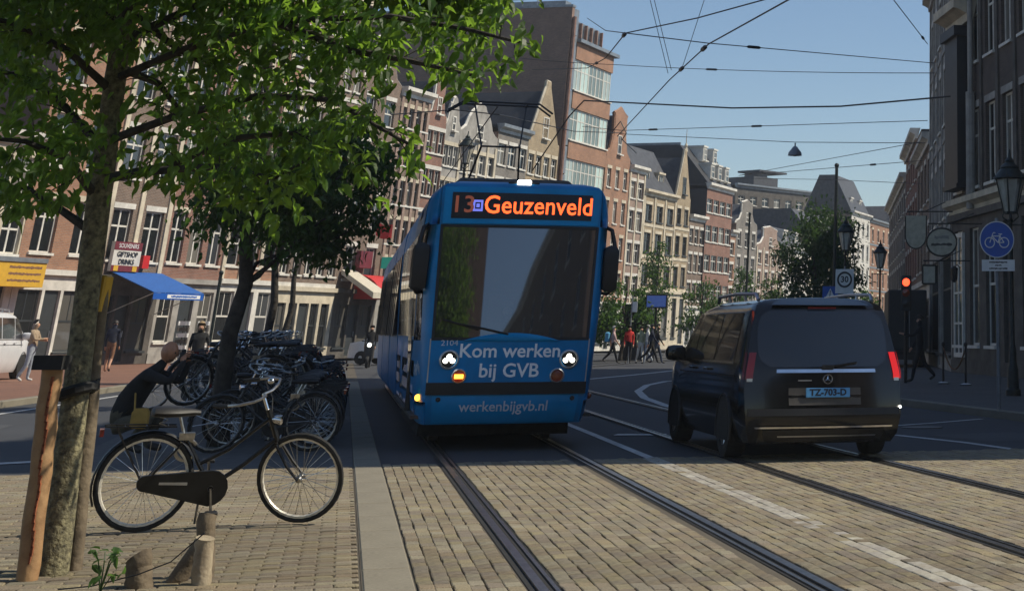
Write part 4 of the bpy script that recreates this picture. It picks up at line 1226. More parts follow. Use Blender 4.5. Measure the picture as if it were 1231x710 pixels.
# following sections, each with its own bend
def section(parent, y0, ln, nm):
    s_ = MB()
    rings = []
    for y in (y0, y0 + ln):
        rings.append([(sx * pw(HWT, z), y, z) for sx, zs in ((-1, [v[0] for v in HWT]), (1, [v[0] for v in reversed(HWT)])) for z in zs])
    s_.loft(rings, True, True)
    so = s_.obj(nm, 'tram_blue', parent)
    for sg in (-1, 1):
        g_ = MB(); g_.bb(sg * 1.203 - 0.004, sg * 1.203 + 0.004, y0 + 0.15, y0 + ln - 0.15, 1.36, 2.72); g_.obj('side_window', 'privacy_glass', so)
        k = y0 + 0.15
        while k < y0 + ln:
            p_ = MB(); p_.bb(sg * 1.209 - 0.004, sg * 1.209 + 0.004, k, k + 0.08, 1.34, 2.74); p_.obj('window_post', 'black_plastic', so); k += 1.25
    e_ = MB(); e_.rbox(-0.8, 0.8, y0 + 0.4, y0 + ln - 0.4, 3.365, 3.52, 0.06); e_.obj('roof_equipment', 'stone_dark', so)
    return so
yy = TLEN
for k, ln in enumerate((5.2, 6.0, 5.5)):
    be = MB()
    rings = []
    for q in range(9):
        f_ = 0.93 if q % 2 else 0.98
        rings.append([(sx * pw(HWT, z) * f_, yy + 0.06 * q, z) for sx, zs in ((-1, [v[0] for v in HWT]), (1, [v[0] for v in reversed(HWT)])) for z in zs])
    be.loft(rings, True, False); be.obj('bellows', 'dark_rubber', tram)
    yy += 0.48
    section(tram, yy, ln, 'rear_section'); yy += ln
# pantograph on the leading half
pg = MB()
py = 6.2
pg.box((0, py, 3.56), (1.2, 1.4, 0.10))
for sg in (-1, 1):
    pg.tube([(sg * 0.45, py + 0.6, 3.6), (sg * 0.30, py - 0.75, 4.35)], 0.018, 6)
    pg.tube([(sg * 0.30, py - 0.75, 4.35), (sg * 0.42, py + 0.15, 5.15)], 0.014, 6)
pg.tube([(-0.32, py - 0.75, 4.35), (0.32, py - 0.75, 4.35)], 0.016, 6)
po = pg.obj('pantograph', 'iron_black', tram)
hd_ = MB()
for dy in (-0.18, 0.18):
    hd_.tube([(-0.85, py + 0.15 + dy, 5.02), (-0.62, py + 0.15 + dy, 5.18), (0.62, py + 0.15 + dy, 5.18), (0.85, py + 0.15 + dy, 5.02)], 0.017, 6)
for sg in (-1, 1): hd_.tube([(sg * 0.42, py - 0.05, 5.16), (sg * 0.42, py + 0.35, 5.16)], 0.02, 6)
hd_.obj('collector_head', 'iron_black', po)
# ================================================================== the vans
VB = [(0.20, 0.86), (0.30, 0.915), (0.50, 0.95), (0.80, 0.962), (1.00, 0.955), (1.12, 0.935), (1.45, 0.875), (1.72, 0.815), (1.80, 0.775), (1.86, 0.66), (1.885, 0.42), (1.895, 0.0)]
VRK = [(0.20, 0.10), (0.32, 0.01), (0.45, -0.02), (0.60, 0.0), (0.75, 0.045), (1.0, 0.06), (1.1, 0.085), (1.45, 0.19), (1.72, 0.29), (1.80, 0.34), (1.86, 0.44), (1.895, 0.52)]
VTOP = [(0.0, 1.895), (0.6, 1.905), (2.6, 1.90), (3.25, 1.85), (3.5, 1.77), (4.22, 1.16), (4.35, 1.10), (4.9, 0.98), (5.05, 0.80), (5.12, 0.55)]
VLEN = 5.12
def make_van(name, label, paint, loc, rotz, plate=None, lit=False, detail=True):
    v = thing(name, label, 'van', loc, rotz)
    # side skins as a grid over length; z fractions
    def pt(y, k, sg):
        zt = pw(VTOP, y)
        zz = VB[k][0]
        z = zz if zt >= 1.89 else (zz if zz < 0.55 else 0.55 + (zz - 0.55) * (zt - 0.55) / (1.895 - 0.55)) if zt > 0.56 else min(zz, zt)
        hw = VB[k][1]
        if y > 3.4: hw = hw + (pw(VB[:8], min(z, 1.72)) - hw) * min(1, (y - 3.4) / 0.8) * (1 if k < 10 else 0)
        pl = 1.0
        if y < 0.25: pl = 0.965 + 0.035 * math.sin(min(1, y / 0.25) * math.pi / 2)
        if y > 4.3: pl = 1 - 0.16 * ((y - 4.3) / (VLEN - 4.3)) ** 2
        yy = y + pw(VRK, zz) * max(0, 1 - y / 0.9)
        if y > 4.7: yy -= 0.12 * (VB[k][1] < 0.5)
        return Vector((sg * hw * pl, yy, z))
    ys = [0, 0.06, 0.14, 0.25, 0.5, 0.9, 1.4, 2.0, 2.6, 3.1, 3.25, 3.5, 3.8, 4.1, 4.22, 4.35, 4.6, 4.9, 5.05, 5.12]
    nk = len(VB)
    b = MB()
    rings = []
    for y in ys:
        rings.append([pt(y, k, -1) for k in range(nk)] + [pt(y, k, 1) for k in range(nk - 2, -1, -1)])
    b.loft(rings, False)
    # rear face with a slight outward bow
    def rear(u, z, off=0.0):
        hw = pw(VB, z) * 0.965
        return Vector((u * hw, pw(VRK, z) - 0.075 * (1 - u * u) * (1 if z < 1.75 else max(0, (1.895 - z) / 0.145)) - off, z))
    zsr = [q[0] for q in VB]
    b.grid(lambda u, z: rear(u, z), fr(-1, 1, 14), zsr)
    b.add([pt(5.12, k, -1) for k in range(nk)] + [pt(5.12, k, 1) for k in range(nk - 2, -1, -1)], [tuple(range(2 * nk - 1))])
    b.add([(-0.86, 0.1, 0.2), (0.86, 0.1, 0.2), (0.86, 5.0, 0.2), (-0.86, 5.0, 0.2)], [(0, 1, 2, 3)])
    me = b.mesh('body', paint, True)
    _b = bmesh.new(); _b.from_mesh(me); bmesh.ops.remove_doubles(_b, verts=_b.verts, dist=2e-3); bmesh.ops.recalc_face_normals(_b, faces=_b.faces); _b.to_mesh(me); _b.free()
    me.polygons.foreach_set("use_smooth", [True] * len(me.polygons))
    try: me.set_sharp_from_angle(angle=R(42))
    except Exception: pass
    link('body', me, v)
    def rp(nm, u0, u1, z0, z1, off, mat, parent=None, nu=8, nz=5):
        m = MB(); m.grid(lambda u, z: rear(u, z, off), fr(u0, u1, nu), fr(z0, z1, nz)); return m.obj(nm, mat, parent or v, True)
    # rear window with rounded corners
    rw = MB()
    def rwf(u, k):
        z = 1.07 + 0.66 * k
        lim = 0.93 - 0.13 * (abs(2 * k - 1) ** 6) - 0.10 * (1 - k) ** 2
        return rear(u * lim, z, 0.006)
    rw.grid(rwf, fr(-1, 1, 12), fr(0, 1, 10)); rw.obj('rear_window', 'privacy_glass', v, True)
    wr = MB(); wr.tube([rear(0.02, 1.08, 0.03), rear(0.15, 1.085, 0.03), rear(0.42, 1.12, 0.03)], 0.012, 5); wr.obj('rear_wiper', 'black_plastic', v)
    # side windows
    def side(y, z, sg, off):
        hw = pw(VB, z)
        return Vector((sg * (hw + off), y, z))
    for sg in (-1, 1):
        for (y0, y1, s0, s1) in ((0.62, 1.75, 0.08, 0.0), (1.82, 3.02, 0.0, 0.0), (3.10, 3.98, 0.0, -0.62)):
            m = MB(); m.grid(lambda y, z: side(y0 + (y1 - y0) * y + (s0 * (1 - y) + s1 * y) * (z - 1.14) / 0.58, z, sg, 0.005), fr(0, 1, 6), fr(1.14, 1.71, 4)); m.obj('side_window', 'privacy_glass', v, True)
        m = MB(); m.grid(lambda y, z: side(y, z, sg, 0.008), fr(0.62, 4.0, 8), fr(1.10, 1.128, 1)); m.obj('window_trim', 'chrome', v, True)
        m = MB(); m.grid(lambda y, z: side(y, z, sg, 0.006), fr(0.5, 3.9, 8), fr(0.955, 0.968, 1)); m.obj('sliding_rail', 'black_plastic', v, True)
        for yd in (2.9, 1.95):
            m = MB(); m.tube([(sg * 0.975, yd, 1.02), (sg * 0.995, yd + 0.05, 1.025), (sg * 0.995, yd + 0.17, 1.025), (sg * 0.975, yd + 0.22, 1.02)], 0.016, 6); m.obj('door_handle', paint, v, True)
        # roof rail
        m = MB(); m.tube([(sg * 0.70, 0.50, 1.86), (sg * 0.71, 0.62, 1.935), (sg * 0.72, 1.6, 1.955), (sg * 0.71, 2.7, 1.935), (sg * 0.70, 2.82, 1.86)], 0.022, 8)
        for yf in (1.2, 2.1): m.tube([(sg * 0.70, yf, 1.86), (sg * 0.715, yf, 1.95)], 0.02, 6)
        m.obj('roof_rail', 'alu', v, True)
        # mirror
        m = MB(); m.loft([[Vector((sg * (1.06 + 0.13 * cx), 3.78 + 0.07 * (sx), 1.20 + 0.105 * sz)) for (sx, sz) in [(math.cos(q) * kk, math.sin(q) * kk) for q in [i * math.pi / 4 for i in range(8)]]] for (cx, kk) in ((-1, 0.55), (-0.7, 0.95), (0.2, 1.0), (0.8, 0.85), (1, 0.4))], True, True)
        m.tube([(sg * 0.93, 3.8, 1.12), (sg * 1.0, 3.79, 1.17)], 0.035, 6); m.obj('wing_mirror', paint, v, True)
        # wheels, arches
        for yw in (0.98, 4.18):
            w = MB(); w.lathe([(0.20, -0.11), (0.30, -0.12), (0.335, -0.105), (0.345, -0.06), (0.345, 0.06), (0.335, 0.105), (0.30, 0.12), (0.20, 0.11)], 28, (0, 0, 0), 'x')
            wo_ = w.obj('wheel', 'tyre', v, True, loc=(sg * 0.845, yw, 0.345))
            r_ = MB()
            r_.lathe([(0.21, 0.085), (0.215, 0.10), (0.20, 0.105), (0.19, 0.07)], 24, (0, 0, 0), 'x')
            for q in range(5):
                a = q * math.tau / 5
                for da in (-0.12, 0.12):
                    r_.tube([(0.08, 0.04 * math.cos(a), 0.04 * math.sin(a)), (0.085, 0.2 * math.cos(a + da), 0.2 * math.sin(a + da))], 0.018, 5)
            r_.lathe([(0.05, 0.06), (0.05, 0.095), (0.002, 0.10)], 12, (0, 0, 0), 'x')
            r_.obj('rim', 'alu', wo_, rot=(0, 0, 0 if sg > 0 else math.pi))
            ar = MB(); ar.tube([(sg * 0.955, yw + 0.40 * math.cos(a), 0.345 + 0.40 * math.sin(a)) for a in fr(-0.3, math.pi + 0.3, 18)], 0.018, 5); 
            ar.obj('wheel_arch', 'black_plastic', v)
            ad = MB(); ad.add([(sg * 0.958, yw, 0.345)] + [(sg * 0.958, yw + 0.40 * math.cos(a), max(0.21, 0.345 + 0.40 * math.sin(a))) for a in fr(0, math.tau, 24)], [(0, i + 1, i + 2) for i in range(24)]); ad.obj('wheel_well', 'dark_rubber', v)
        # tail lights wrapping the corner
        tl = MB()
        for u0, u1 in ((0.895, 0.985),): tl.grid(lambda u, z: rear(sg * (u + 0.03 * (1.28 - z)), z, 0.012), fr(u0, u1, 4), fr(0.93, 1.24, 6))
        tl.grid(lambda y, z: Vector((sg * (pw(VB, z) * (0.965 + 0.035 * math.sin(min(1, y / 0.25) * math.pi / 2)) + 0.01), y + pw(VRK, z) * (1 - y / 0.9) - 0.012, z)), fr(0, 0.07, 3), fr(0.93, 1.24, 6))
        to = tl.obj('tail_light', ('tail_lit' if sg > 0 else 'tail_red') if lit else 'tail_red', v, True)
        tw = MB(); tw.grid(lambda u, z: rear(sg * u, z, 0.016), fr(0.91, 0.98, 3), fr(0.905, 0.94, 1)); tw.obj('reversing_lamp', 'lamp_ring', to)
    if detail:
        ch = rp('chrome_strip', -0.62, 0.66, 1.005, 1.045, 0.02, 'chrome', nz=2)
        rp('bumper_step', -0.97, 0.97, 0.52, 0.60, 0.035, 'black_plastic', nz=2)
        rp('bumper_chrome', -0.90, 0.90, 0.375, 0.395, 0.012, 'chrome', nz=1, nu=14)
        rp('diffuser_chrome', -0.62, 0.70, 0.275, 0.292, 0.014, 'alu', nz=1)
        rp('lower_valance', -0.80, 0.80, 0.235, 0.36, 0.004, 'black_plastic', nz=2)
        pr = rp('plate_recess', -0.46, 0.46, 0.635, 0.83, 0.004, 'stone_dark', nz=2)
        # number plate
        c = rear(0.03, 0.775, 0.03)
        pm = MB(); pm.rbox(-0.26, 0.26, -0.055, 0.055, -0.006, 0.006, 0.006)
        po_ = pm.obj('number_plate', 'plate_blue', v, loc=c, rot=(R(90) - 0.10, 0, 0))
        lettering('plate_lettering', plate, 0.105, 'plate_ink', po_, (0, 0, 0.008), (0, 0, 0), extrude=0.001, bold=0.0035, xscale=1.0)
        # three-pointed star in its ring
        e = MB()
        ec = rear(0.03, 0.93, 0.02)
        e.tube([(0.052 * math.cos(a), 0, 0.052 * math.sin(a)) for a in fr(0, math.tau, 24)[:-1]], 0.0065, 6, closed=True)
        for q in range(3):
            a = math.pi / 2 + q * math.tau / 3
            tip = Vector((0.05 * math.cos(a), 0, 0.05 * math.sin(a)))
            nx = Vector((-math.sin(a), 0, math.cos(a))) * 0.011
            e.add([tip, nx, -nx, Vector((0, -0.012, 0))], [(0, 1, 3), (0, 3, 2), (0, 2, 1)])
        e.obj('emblem', 'chrome', v, loc=ec)
        hb = MB(); hb.rbox(-0.07, 0.07, -0.02, 0.02, 0, 0.045, 0.01); hb.obj('rear_camera_housing', 'black_plastic', v, loc=rear(0.03, 1.05, 0.03))
        fl_ = MB(); fl_.lathe([(0.017, -0.02), (0.017, -0.03), (0.002, -0.034)], 12, (0, 0, 0), 'y'); fl_.obj('fog_lamp', 'lamp_white', v, loc=rear(0.985, 0.60, -0.01))
        mt = MB(); 
        for ln_ in (-0.36, ): mt.box((0, 0, 0), (0.16, 0.004, 0.014))
        mt.obj('model_badge', 'alu', v, loc=rear(-0.26, 0.915, 0.008))
        sp = MB(); sp.grid(lambda u, k: rear(u, 1.80 + 0.07 * k, 0.05 - 0.03 * k), fr(-0.8, 0.8, 8), fr(0, 1, 2)); sp.obj('roof_spoiler', paint, v, True)
        bl_ = MB(); bl_.box((0, 0, 0), (0.34, 0.02, 0.022)); bl_.obj('high_brake_light', 'tail_red', v, loc=rear(0, 1.765, 0.03))
    return v
ra = (G(876, 549) + G(1048, 545)) / 2
van = make_van('passenger_van', 'black passenger van with blue number plate driving along the tram track', 'van_paint', Vector((ra.x, ra.y, 0)) - TD * 0.98, TANG, 'TZ-703-D', True)
van.scale = (1.05, 1.0, 0.955)
wv = P(-34, 442, 47)
white_van = make_van('delivery_van', 'white van half cut off by the left picture edge', 'white_van_paint', (wv.x - 0.9, wv.y, 0.105), R(14), '', False, False)
# dark lorry standing in the shade by the shops on the right
lc = G(1097, 446, 0.0)
lor = thing('delivery_lorry', 'dark lorry standing in the shade beyond the passenger van', 'lorry', (lc.x - 0.25, lc.y + 1.5, 0.0), math.atan2(-df.x, df.y))
lor.scale = (0.72, 1.0, 0.95)
m = MB(); m.rbox(-1.1, 1.1, 0, 5.0, 0.75, 3.2, 0.05); m.obj('cargo_box', 'truck_dark', lor)
m = MB(); m.bb(-1.04, -0.02, -0.03, -0.004, 0.85, 3.08); m.bb(0.02, 1.04, -0.03, -0.004, 0.85, 3.08); m.obj('rear_door', 'truck_dark', lor)
m = MB(); m.tube([(-0.12, -0.06, 0.9), (-0.12, -0.06, 3.0)], 0.02, 6); m.tube([(0.12, -0.06, 0.9), (0.12, -0.06, 3.0)], 0.02, 6); m.obj('lock_bar', 'pole_grey', lor)
m = MB(); m.bb(-1.0, 1.0, 0.1, 6.8, 0.5, 0.74); m.bb(-1.0, 1.0, -0.12, 0.05, 0.42, 0.6); m.obj('chassis', 'black_plastic', lor)
m = MB(); m.rbox(-1.05, 1.05, 5.2, 7.0, 0.6, 2.6, 0.15); m.obj('cab', 'truck_dark', lor)
for sg in (-1, 1):
    for yw in (1.2, 6.0):
        m = MB(); m.lathe([(0.1, -0.13), (0.42, -0.14), (0.46, -0.1), (0.46, 0.1), (0.42, 0.14), (0.1, 0.13)], 20, (sg * 0.85, yw, 0.46), 'x'); m.obj('wheel', 'tyre', lor)
    m = MB(); m.bb(sg * 0.8 - 0.15, sg * 0.8 + 0.15, -0.14, -0.122, 0.45, 0.57); m.obj('tail_light', 'tail_red', lor)
# ================================================================== bicycles
WR = 0.345
def bike_parts(black, rimmat, full=True):
    """local: x forward, y to the rider's left, z up; rear hub at x=0. Returns list of (name, mesh, children)"""
    n = 32 if full else 20
    P_ = {}
    def wheel_meshes():
        t = MB(); t.tube([(WR - 0.022 if False else (WR - 0.02) * math.cos(a), 0, (WR - 0.02) * math.sin(a)) for a in [math.tau * k / n for k in range(n)]], 0.021, 8 if full else 6, closed=True)
        r = MB()
        rr = WR - 0.045
        for (ro, hw) in ((rr + 0.006, 0.016),):
            rings = []
            for k in range(n + 1):
                a = math.tau * k / n; c, s = math.cos(a), math.sin(a)
                rings.append([(c * (rr + 0.008), -0.015, s * (rr + 0.008)), (c * (rr - 0.006), -0.012, s * (rr - 0.006)), (c * (rr - 0.011), 0, s * (rr - 0.011)), (c * (rr - 0.006), 0.012, s * (rr - 0.006)), (c * (rr + 0.008), 0.015, s * (rr + 0.008))])
            r.loft(rings, False)
        sp = MB(); ns = 28 if full else 14
        for k in range(ns):
            a = math.tau * k / ns; sd = 0.03 if k % 2 else -0.03
            b = a + (0.5 if k % 4 < 2 else -0.5)
            sp.tube([(0.022 * math.cos(b), sd, 0.022 * math.sin(b)), (rr * math.cos(a), 0, rr * math.sin(a))], 0.0022 if full else 0.003, 3, cap=False)
        h = MB(); h.lathe([(0.004, -0.055), (0.02, -0.05), (0.028, -0.035), (0.018, -0.025), (0.018, 0.025), (0.028, 0.035), (0.02, 0.05), (0.004, 0.055)], 10, (0, 0, 0), 'y')
        return [('rim', r.mesh('rim', rimmat, True), None), ('spokes', sp.mesh('spokes', 'bike_steel'), None), ('hub', h.mesh('hub', 'bike_steel', True), None)], t.mesh('tyre', 'tyre', True)
    kids, ty = wheel_meshes()
    BB = Vector((0.47, 0, 0.295)); HT = Vector((0.82, 0, 0.80)); HBm = Vector((0.905, 0, 0.63)); ST = Vector((0.22, 0, 0.68)); RH = Vector((0, 0, WR)); FHb = Vector((1.13, 0, WR))
    f = MB()
    f.tube([BB, ST], 0.016, 8); f.tube([BB, BB.lerp(HBm, 0.5) + Vector((0, 0, -0.02)), HBm], 0.017, 8)
    f.tube([BB.lerp(ST, 0.42), BB.lerp(ST, 0.45).lerp(HT, 0.45) + Vector((0, 0, -0.06)), HT + Vector((0.005, 0, -0.03))], 0.014, 8)
    f.tube([HT + Vector((-0.012, 0, 0.04)), HBm + Vector((0.01, 0, -0.03))], 0.021, 8)
    for sg in (-1, 1):
        f.tube([BB + Vector((-0.03, sg * 0.03, 0)), RH + Vector((0, sg * 0.06, 0))], 0.010, 6)
        f.tube([ST.lerp(BB, 0.12) + Vector((-0.01, sg * 0.015, 0)), RH + Vector((0, sg * 0.06, 0))], 0.008, 6)
    frame = f.mesh('frame', black, True)
    sd = MB()
    sd.tube([ST, ST + Vector((-0.045, 0, 0.12))], 0.012, 8)
    seatpost = sd.mesh('seat_post', 'bike_steel', True)
    s = MB(); rings = []
    for (x, hw, z, th) in ((-0.20, 0.05, 0.835, 0.05), (-0.18, 0.10, 0.84, 0.07), (-0.10, 0.115, 0.838, 0.08), (0.0, 0.075, 0.832, 0.07), (0.10, 0.035, 0.83, 0.05), (0.15, 0.022, 0.825, 0.035)):
        rings.append([(0.165 + x, hw * math.cos(a), z + th * 0.5 * (math.sin(a) if math.sin(a) > 0 else math.sin(a) * 1.0)) for a in [math.tau * k / 10 for k in range(10)]])
    s.loft(rings, True, True)
    saddle = s.mesh('saddle', 'saddle_leather', True)
    sp = MB()
    for sg in (0,): sp.tube([(0.06 + 0.03 * math.cos(k * 1.3), sg * 0.05 + 0.02 * math.sin(k * 1.3), 0.735 + 0.009 * k) for k in range(9)], 0.004, 4)
    springs = sp.mesh('saddle_springs', 'bike_steel')
    cg = MB()
    pl = []
    for (c, r, a0, a1) in ((Vector((0.0, 0, WR)), 0.055, R(90), R(270)), (Vector((0.47, 0, 0.295)), 0.125, R(-90), R(90))):
        for k in range(9):
            a = a0 + (a1 - a0) * k / 8
            pl.append((c.x + r * math.cos(a), c.z + r * math.sin(a)))
    cg.prism(pl, -0.075, -0.035)
    chain = cg.mesh('chain_case', black)
    slot = MB(); slot.prism([(0.10, 0.335), (0.30, 0.325), (0.30, 0.345), (0.10, 0.352)], -0.078, -0.074); slotm = slot.mesh('chain_case_slot', 'alu')
    def guard(cx, a0, a1, rr=WR + 0.018):
        g = MB(); rings = []
        for a in fr(a0, a1, 16):
            c_, s_ = math.cos(a), math.sin(a)
            rings.append([(cx + c_ * (rr - 0.012), -0.028, WR + s_ * (rr - 0.012)), (cx + c_ * rr, -0.02, WR + s_ * rr), (cx + c_ * (rr + 0.004), 0, WR + s_ * (rr + 0.004)), (cx + c_ * rr, 0.02, WR + s_ * rr), (cx + c_ * (rr - 0.012), 0.028, WR + s_ * (rr - 0.012))])
        g.loft(rings, False)
        return g
    rg = guard(0, R(20), R(205)).mesh('rear_mudguard', black, True)
    rk = MB()
    for sg in (-1, 1):
        rk.tube([(0.16, sg * 0.05, 0.735), (-0.30, sg * 0.065, 0.745), (-0.34, sg * 0.03, 0.745)], 0.006, 6)
        rk.tube([(-0.26, sg * 0.065, 0.74), (-0.02, sg * 0.065, WR)], 0.005, 6)
    for x in (0.10, -0.05, -0.2): rk.tube([(x, -0.055, 0.738), (x, 0.055, 0.738)], 0.005, 5)
    rack = rk.mesh('rack', black, True)
    tlm = MB(); tlm.box((-0.355, 0, 0.70), (0.03, 0.07, 0.05)); tail = tlm.mesh('tail_light', 'tail_red')
    cr = MB()
    for sg, a in ((-1, R(-80)), (1, R(100))):
        e = BB + Vector((0.165 * math.cos(a), sg * 0.085, 0.165 * math.sin(a)))
        cr.tube([BB + Vector((0, sg * 0.085, 0)), e], 0.010, 6)
    cr.lathe([(0.02, -0.09), (0.02, 0.09)], 10, BB, 'y')
    crank = cr.mesh('crank', 'bike_steel', True)
    pd = []
    for sg, a in ((-1, R(-80)), (1, R(100))):
        e = BB + Vector((0.165 * math.cos(a), sg * 0.135, 0.165 * math.sin(a)))
        m = MB(); m.rbox(e.x - 0.045, e.x + 0.045, e.y - 0.04, e.y + 0.04, e.z - 0.012, e.z + 0.012, 0.006); pd.append(m.mesh('pedal', 'black_plastic'))
    ks = MB(); ks.tube([BB + Vector((-0.06, 0.03, -0.04)), BB + Vector((-0.05, 0.16, -0.285))], 0.010, 6); stand = ks.mesh('kickstand', 'bike_steel')
    lk = MB(); lk.tube([(0.255 + 0.075 * math.cos(a), 0, 0.56 + 0.07 * math.sin(a)) for a in fr(R(30), R(330), 12)], 0.014, 6) ; lk.box((0.245, 0.0, 0.66), (0.11, 0.06, 0.05)); lock = lk.mesh('ring_lock', 'bike_steel')
    # steering assembly, built round the head tube axis
    st = MB()
    crown = HBm + Vector((0.015, 0, -0.04))
    for sg in (-1, 1):
        st.tube([crown + Vector((0, sg * 0.035, 0)), crown.lerp(FHb, 0.6) + Vector((-0.015, sg * 0.055, 0)), FHb + Vector((0, sg * 0.058, 0))], [0.014, 0.012, 0.009], 6)
    st.tube([crown + Vector((0, -0.04, 0)), crown + Vector((0, 0.04, 0))], 0.017, 6)
    fork = st.mesh('fork', black, True)
    sm = MB(); sm.tube([crown, HT + Vector((-0.03, 0, 0.06)), HT + Vector((-0.07, 0, 0.15))], 0.0125, 8); stem = sm.mesh('stem', 'chrome', True)
    top = HT + Vector((-0.07, 0, 0.15))
    hb = MB()
    half = [Vector((0.0, 0.0, 0)), Vector((0.045, 0.06, 0.015)), Vector((0.055, 0.15, 0.03)), Vector((0.03, 0.24, 0.035)), Vector((-0.06, 0.29, 0.02)), Vector((-0.16, 0.285, 0.0)), Vector((-0.25, 0.27, -0.015))]
    hb.tube([top + Vector((p.x, -p.y, p.z)) for p in reversed(half[1:])] + [top + p for p in half], 0.011, 8)
    bar = hb.mesh('handlebar', 'bike_steel', True)
    grips = []
    for sg in (-1, 1):
        g = MB(); a = top + Vector((-0.15, sg * 0.287, 0.0)); b = top + Vector((-0.27, sg * 0.266, -0.018)); g.tube([a, a.lerp(b, 0.5), b], [0.016, 0.018, 0.016], 8); grips.append(g.mesh('grip', 'black_plastic', True))
    bl = MB(); bl.ball(top + Vector((0.0, 0.13, 0.06)), 0.028, 10, (1, 1, 0.8)); bell = bl.mesh('bell', 'chrome', True)
    hl = MB(); hl.lathe([(0.012, -0.05), (0.032, -0.02), (0.036, 0.03), (0.002, 0.034)], 12, HT + Vector((0.075, 0, -0.03)), 'x'); headl = hl.mesh('headlamp', 'chrome', True)
    fg = guard(1.13, R(10), R(165)).mesh('front_mudguard', black, True)
    bk = MB()
    for sg in (1,): bk.tube([top + Vector((-0.10, sg * 0.27, 0.0)), top + Vector((-0.05, sg * 0.2, -0.02)), top + Vector((0.04, sg * 0.1, -0.06)), HT + Vector((0.02, 0, 0.0))], 0.004, 5)
    cable = bk.mesh('brake_cable', 'black_plastic')
    front_axis = (HT, (HT - HBm).normalized())
    body = [('frame', frame, None, None), ('seat_post', seatpost, None, None), ('saddle', saddle, [('springs', springs, None)], None), ('chain_case', chain, [('chain_case_slot', slotm, None)], None), ('rear_mudguard', rg, None, None), ('rack', rack, None, None), ('tail_light', tail, None, None), ('crank', crank, None, None), ('pedal', pd[0], None, None), ('pedal', pd[1], None, None), ('kickstand', stand, None, None), ('ring_lock', lock, None, None), ('wheel', ty, kids, (0, 0, WR))]
    steer = [('fork', fork, None, None), ('stem', stem, None, None), ('handlebar', bar, [('grip', grips[0], None), ('grip', grips[1], None), ('bell', bell, None), ('brake_cable', cable, None)], None), ('headlamp', headl, None, None), ('front_mudguard', fg, None, None), ('wheel', ty, kids, (1.13, 0, WR))]
    return body, steer, front_axis
BK_FG = bike_parts('bike_black', 'bike_rim', True)
BK_BG = bike_parts('bike_worn', 'bike_steel', False)
def place_bike(parts, name, label, loc, rotz, lean=0.0, steer=0.0, group=None, skip=()):
    body, st, (hp, hx) = parts
    b = thing(name, label, 'bicycle', loc, 0, group)
    b.rotation_euler = Euler((lean, 0, rotz), 'XYZ')
    sm = Matrix.Translation(hp) @ Matrix.Rotation(steer, 4, hx) @ Matrix.Translation(-hp)
    for lst, mt in ((body, None), (st, sm)):
        for (nm, me, kids, off) in lst:
            if nm in skip: continue
            o = link(nm, me, b)
            m = Matrix.Translation(off) if off else Matrix.Identity(4)
            if mt is not None: m = mt @ m
            o.matrix_local = m
            for k in (kids or []): link(k[0], k[1], o)
    return b
rw_, fw_ = G(162, 640), G(357, 630)
d_ = fw_ - rw_
# child props: the foreground bicycle parked across the strip
fgb = place_bike(BK_FG, 'bicycle', 'black roadster bicycle with bright front rim parked in the sun', (rw_.x, rw_.y, 0.003), math.atan2(d_.y, d_.x), R(6), R(-30), skip=('front_mudguard',))
# crowded rows in the parking strip
random.seed(21)
nb = 0
for k in range(54):
    s = 0.6 + k * 0.42 + random.uniform(-0.12, 0.12)
    if 1.0 - 0.35 < s < 1.0 + 0.35: continue
    flip = random.random() < 0.5
    l0 = -2.08 - random.uniform(0, 0.35) * (0.3 if k < 14 else 1)
    hd = math.pi if not flip else 0.0
    base = T(s, l0 if not flip else l0 - 1.02)
    rz = TANG + hd + random.uniform(-0.28, 0.28)
    place_bike(BK_BG, 'bicycle', 'dark city bicycle in the crowded row beside the tram', (base.x, base.y, -0.008), rz, random.uniform(-0.16, 0.2), random.uniform(-0.6, 0.6), 'bicycles crowded in the parking strip', skip=('springs', 'bell'))
# second row, lifted in the high slots of the rack
for k in range(26):
    s = 4.2 + k * 0.62 + random.uniform(-0.1, 0.1)
    l0 = -2.55 - random.uniform(0, 0.3)
    flip = random.random() < 0.5
    base = T(s, l0 if not flip else l0 - 1.02)
    b = place_bike(BK_BG, 'bicycle', 'dark city bicycle lifted in the high slots of the rack', (base.x, base.y, 0.40), TANG + (0 if flip else math.pi) + random.uniform(-0.2, 0.2), random.uniform(-0.12, 0.12), random.uniform(-0.5, 0.5), 'bicycles in the high rack slots', skip=('springs', 'bell', 'kickstand'))
ra_, rb_ = T(3.8, -3.1), T(21.5, -3.1)
rk_ = thing('bicycle_rack', 'steel bicycle rack under the crowded bicycles', 'rack', ra_)
m = MB(); m.tube([Vector((0, 0, 0.38)), rb_ - ra_ + Vector((0, 0, 0.38))], 0.03, 6); m.obj('rail', 'pole_grey', rk_)
for k in range(15):
    q = (rb_ - ra_) * (k / 14.0); m = MB(); m.tube([q, q + Vector((0, 0, 0.38))], 0.025, 6); m.obj('leg', 'pole_grey', rk_)
# a few leaning near the crouching man
for (px, py, a, lab) in ((250, 492, 2.9, 'grey bicycle with wire basket rack behind the crouching man'), (285, 497, 0.15, 'dark bicycle leaning beside the second tree trunk'), (318, 512, 0.5, 'dark bicycle with raised handlebar right of the second tree trunk')):
    g_ = G(px, py)
    place_bike(BK_BG, 'bicycle', lab, (g_.x, g_.y, -0.008), TANG + a, R(8), R(25), None)
for (px, py, a, lab) in ((185, 432, 0.4, 'bicycle parked under the blue awning'), (205, 431, 0.6, 'second bicycle parked past the blue awning'), (225, 431, 0.5, 'bicycle near the woman in black')):
    g_ = G(px, py, 0.1)
    place_bike(BK_BG, 'bicycle', lab, (g_.x, g_.y, 0.105), LANG + a, R(5), R(20), None)
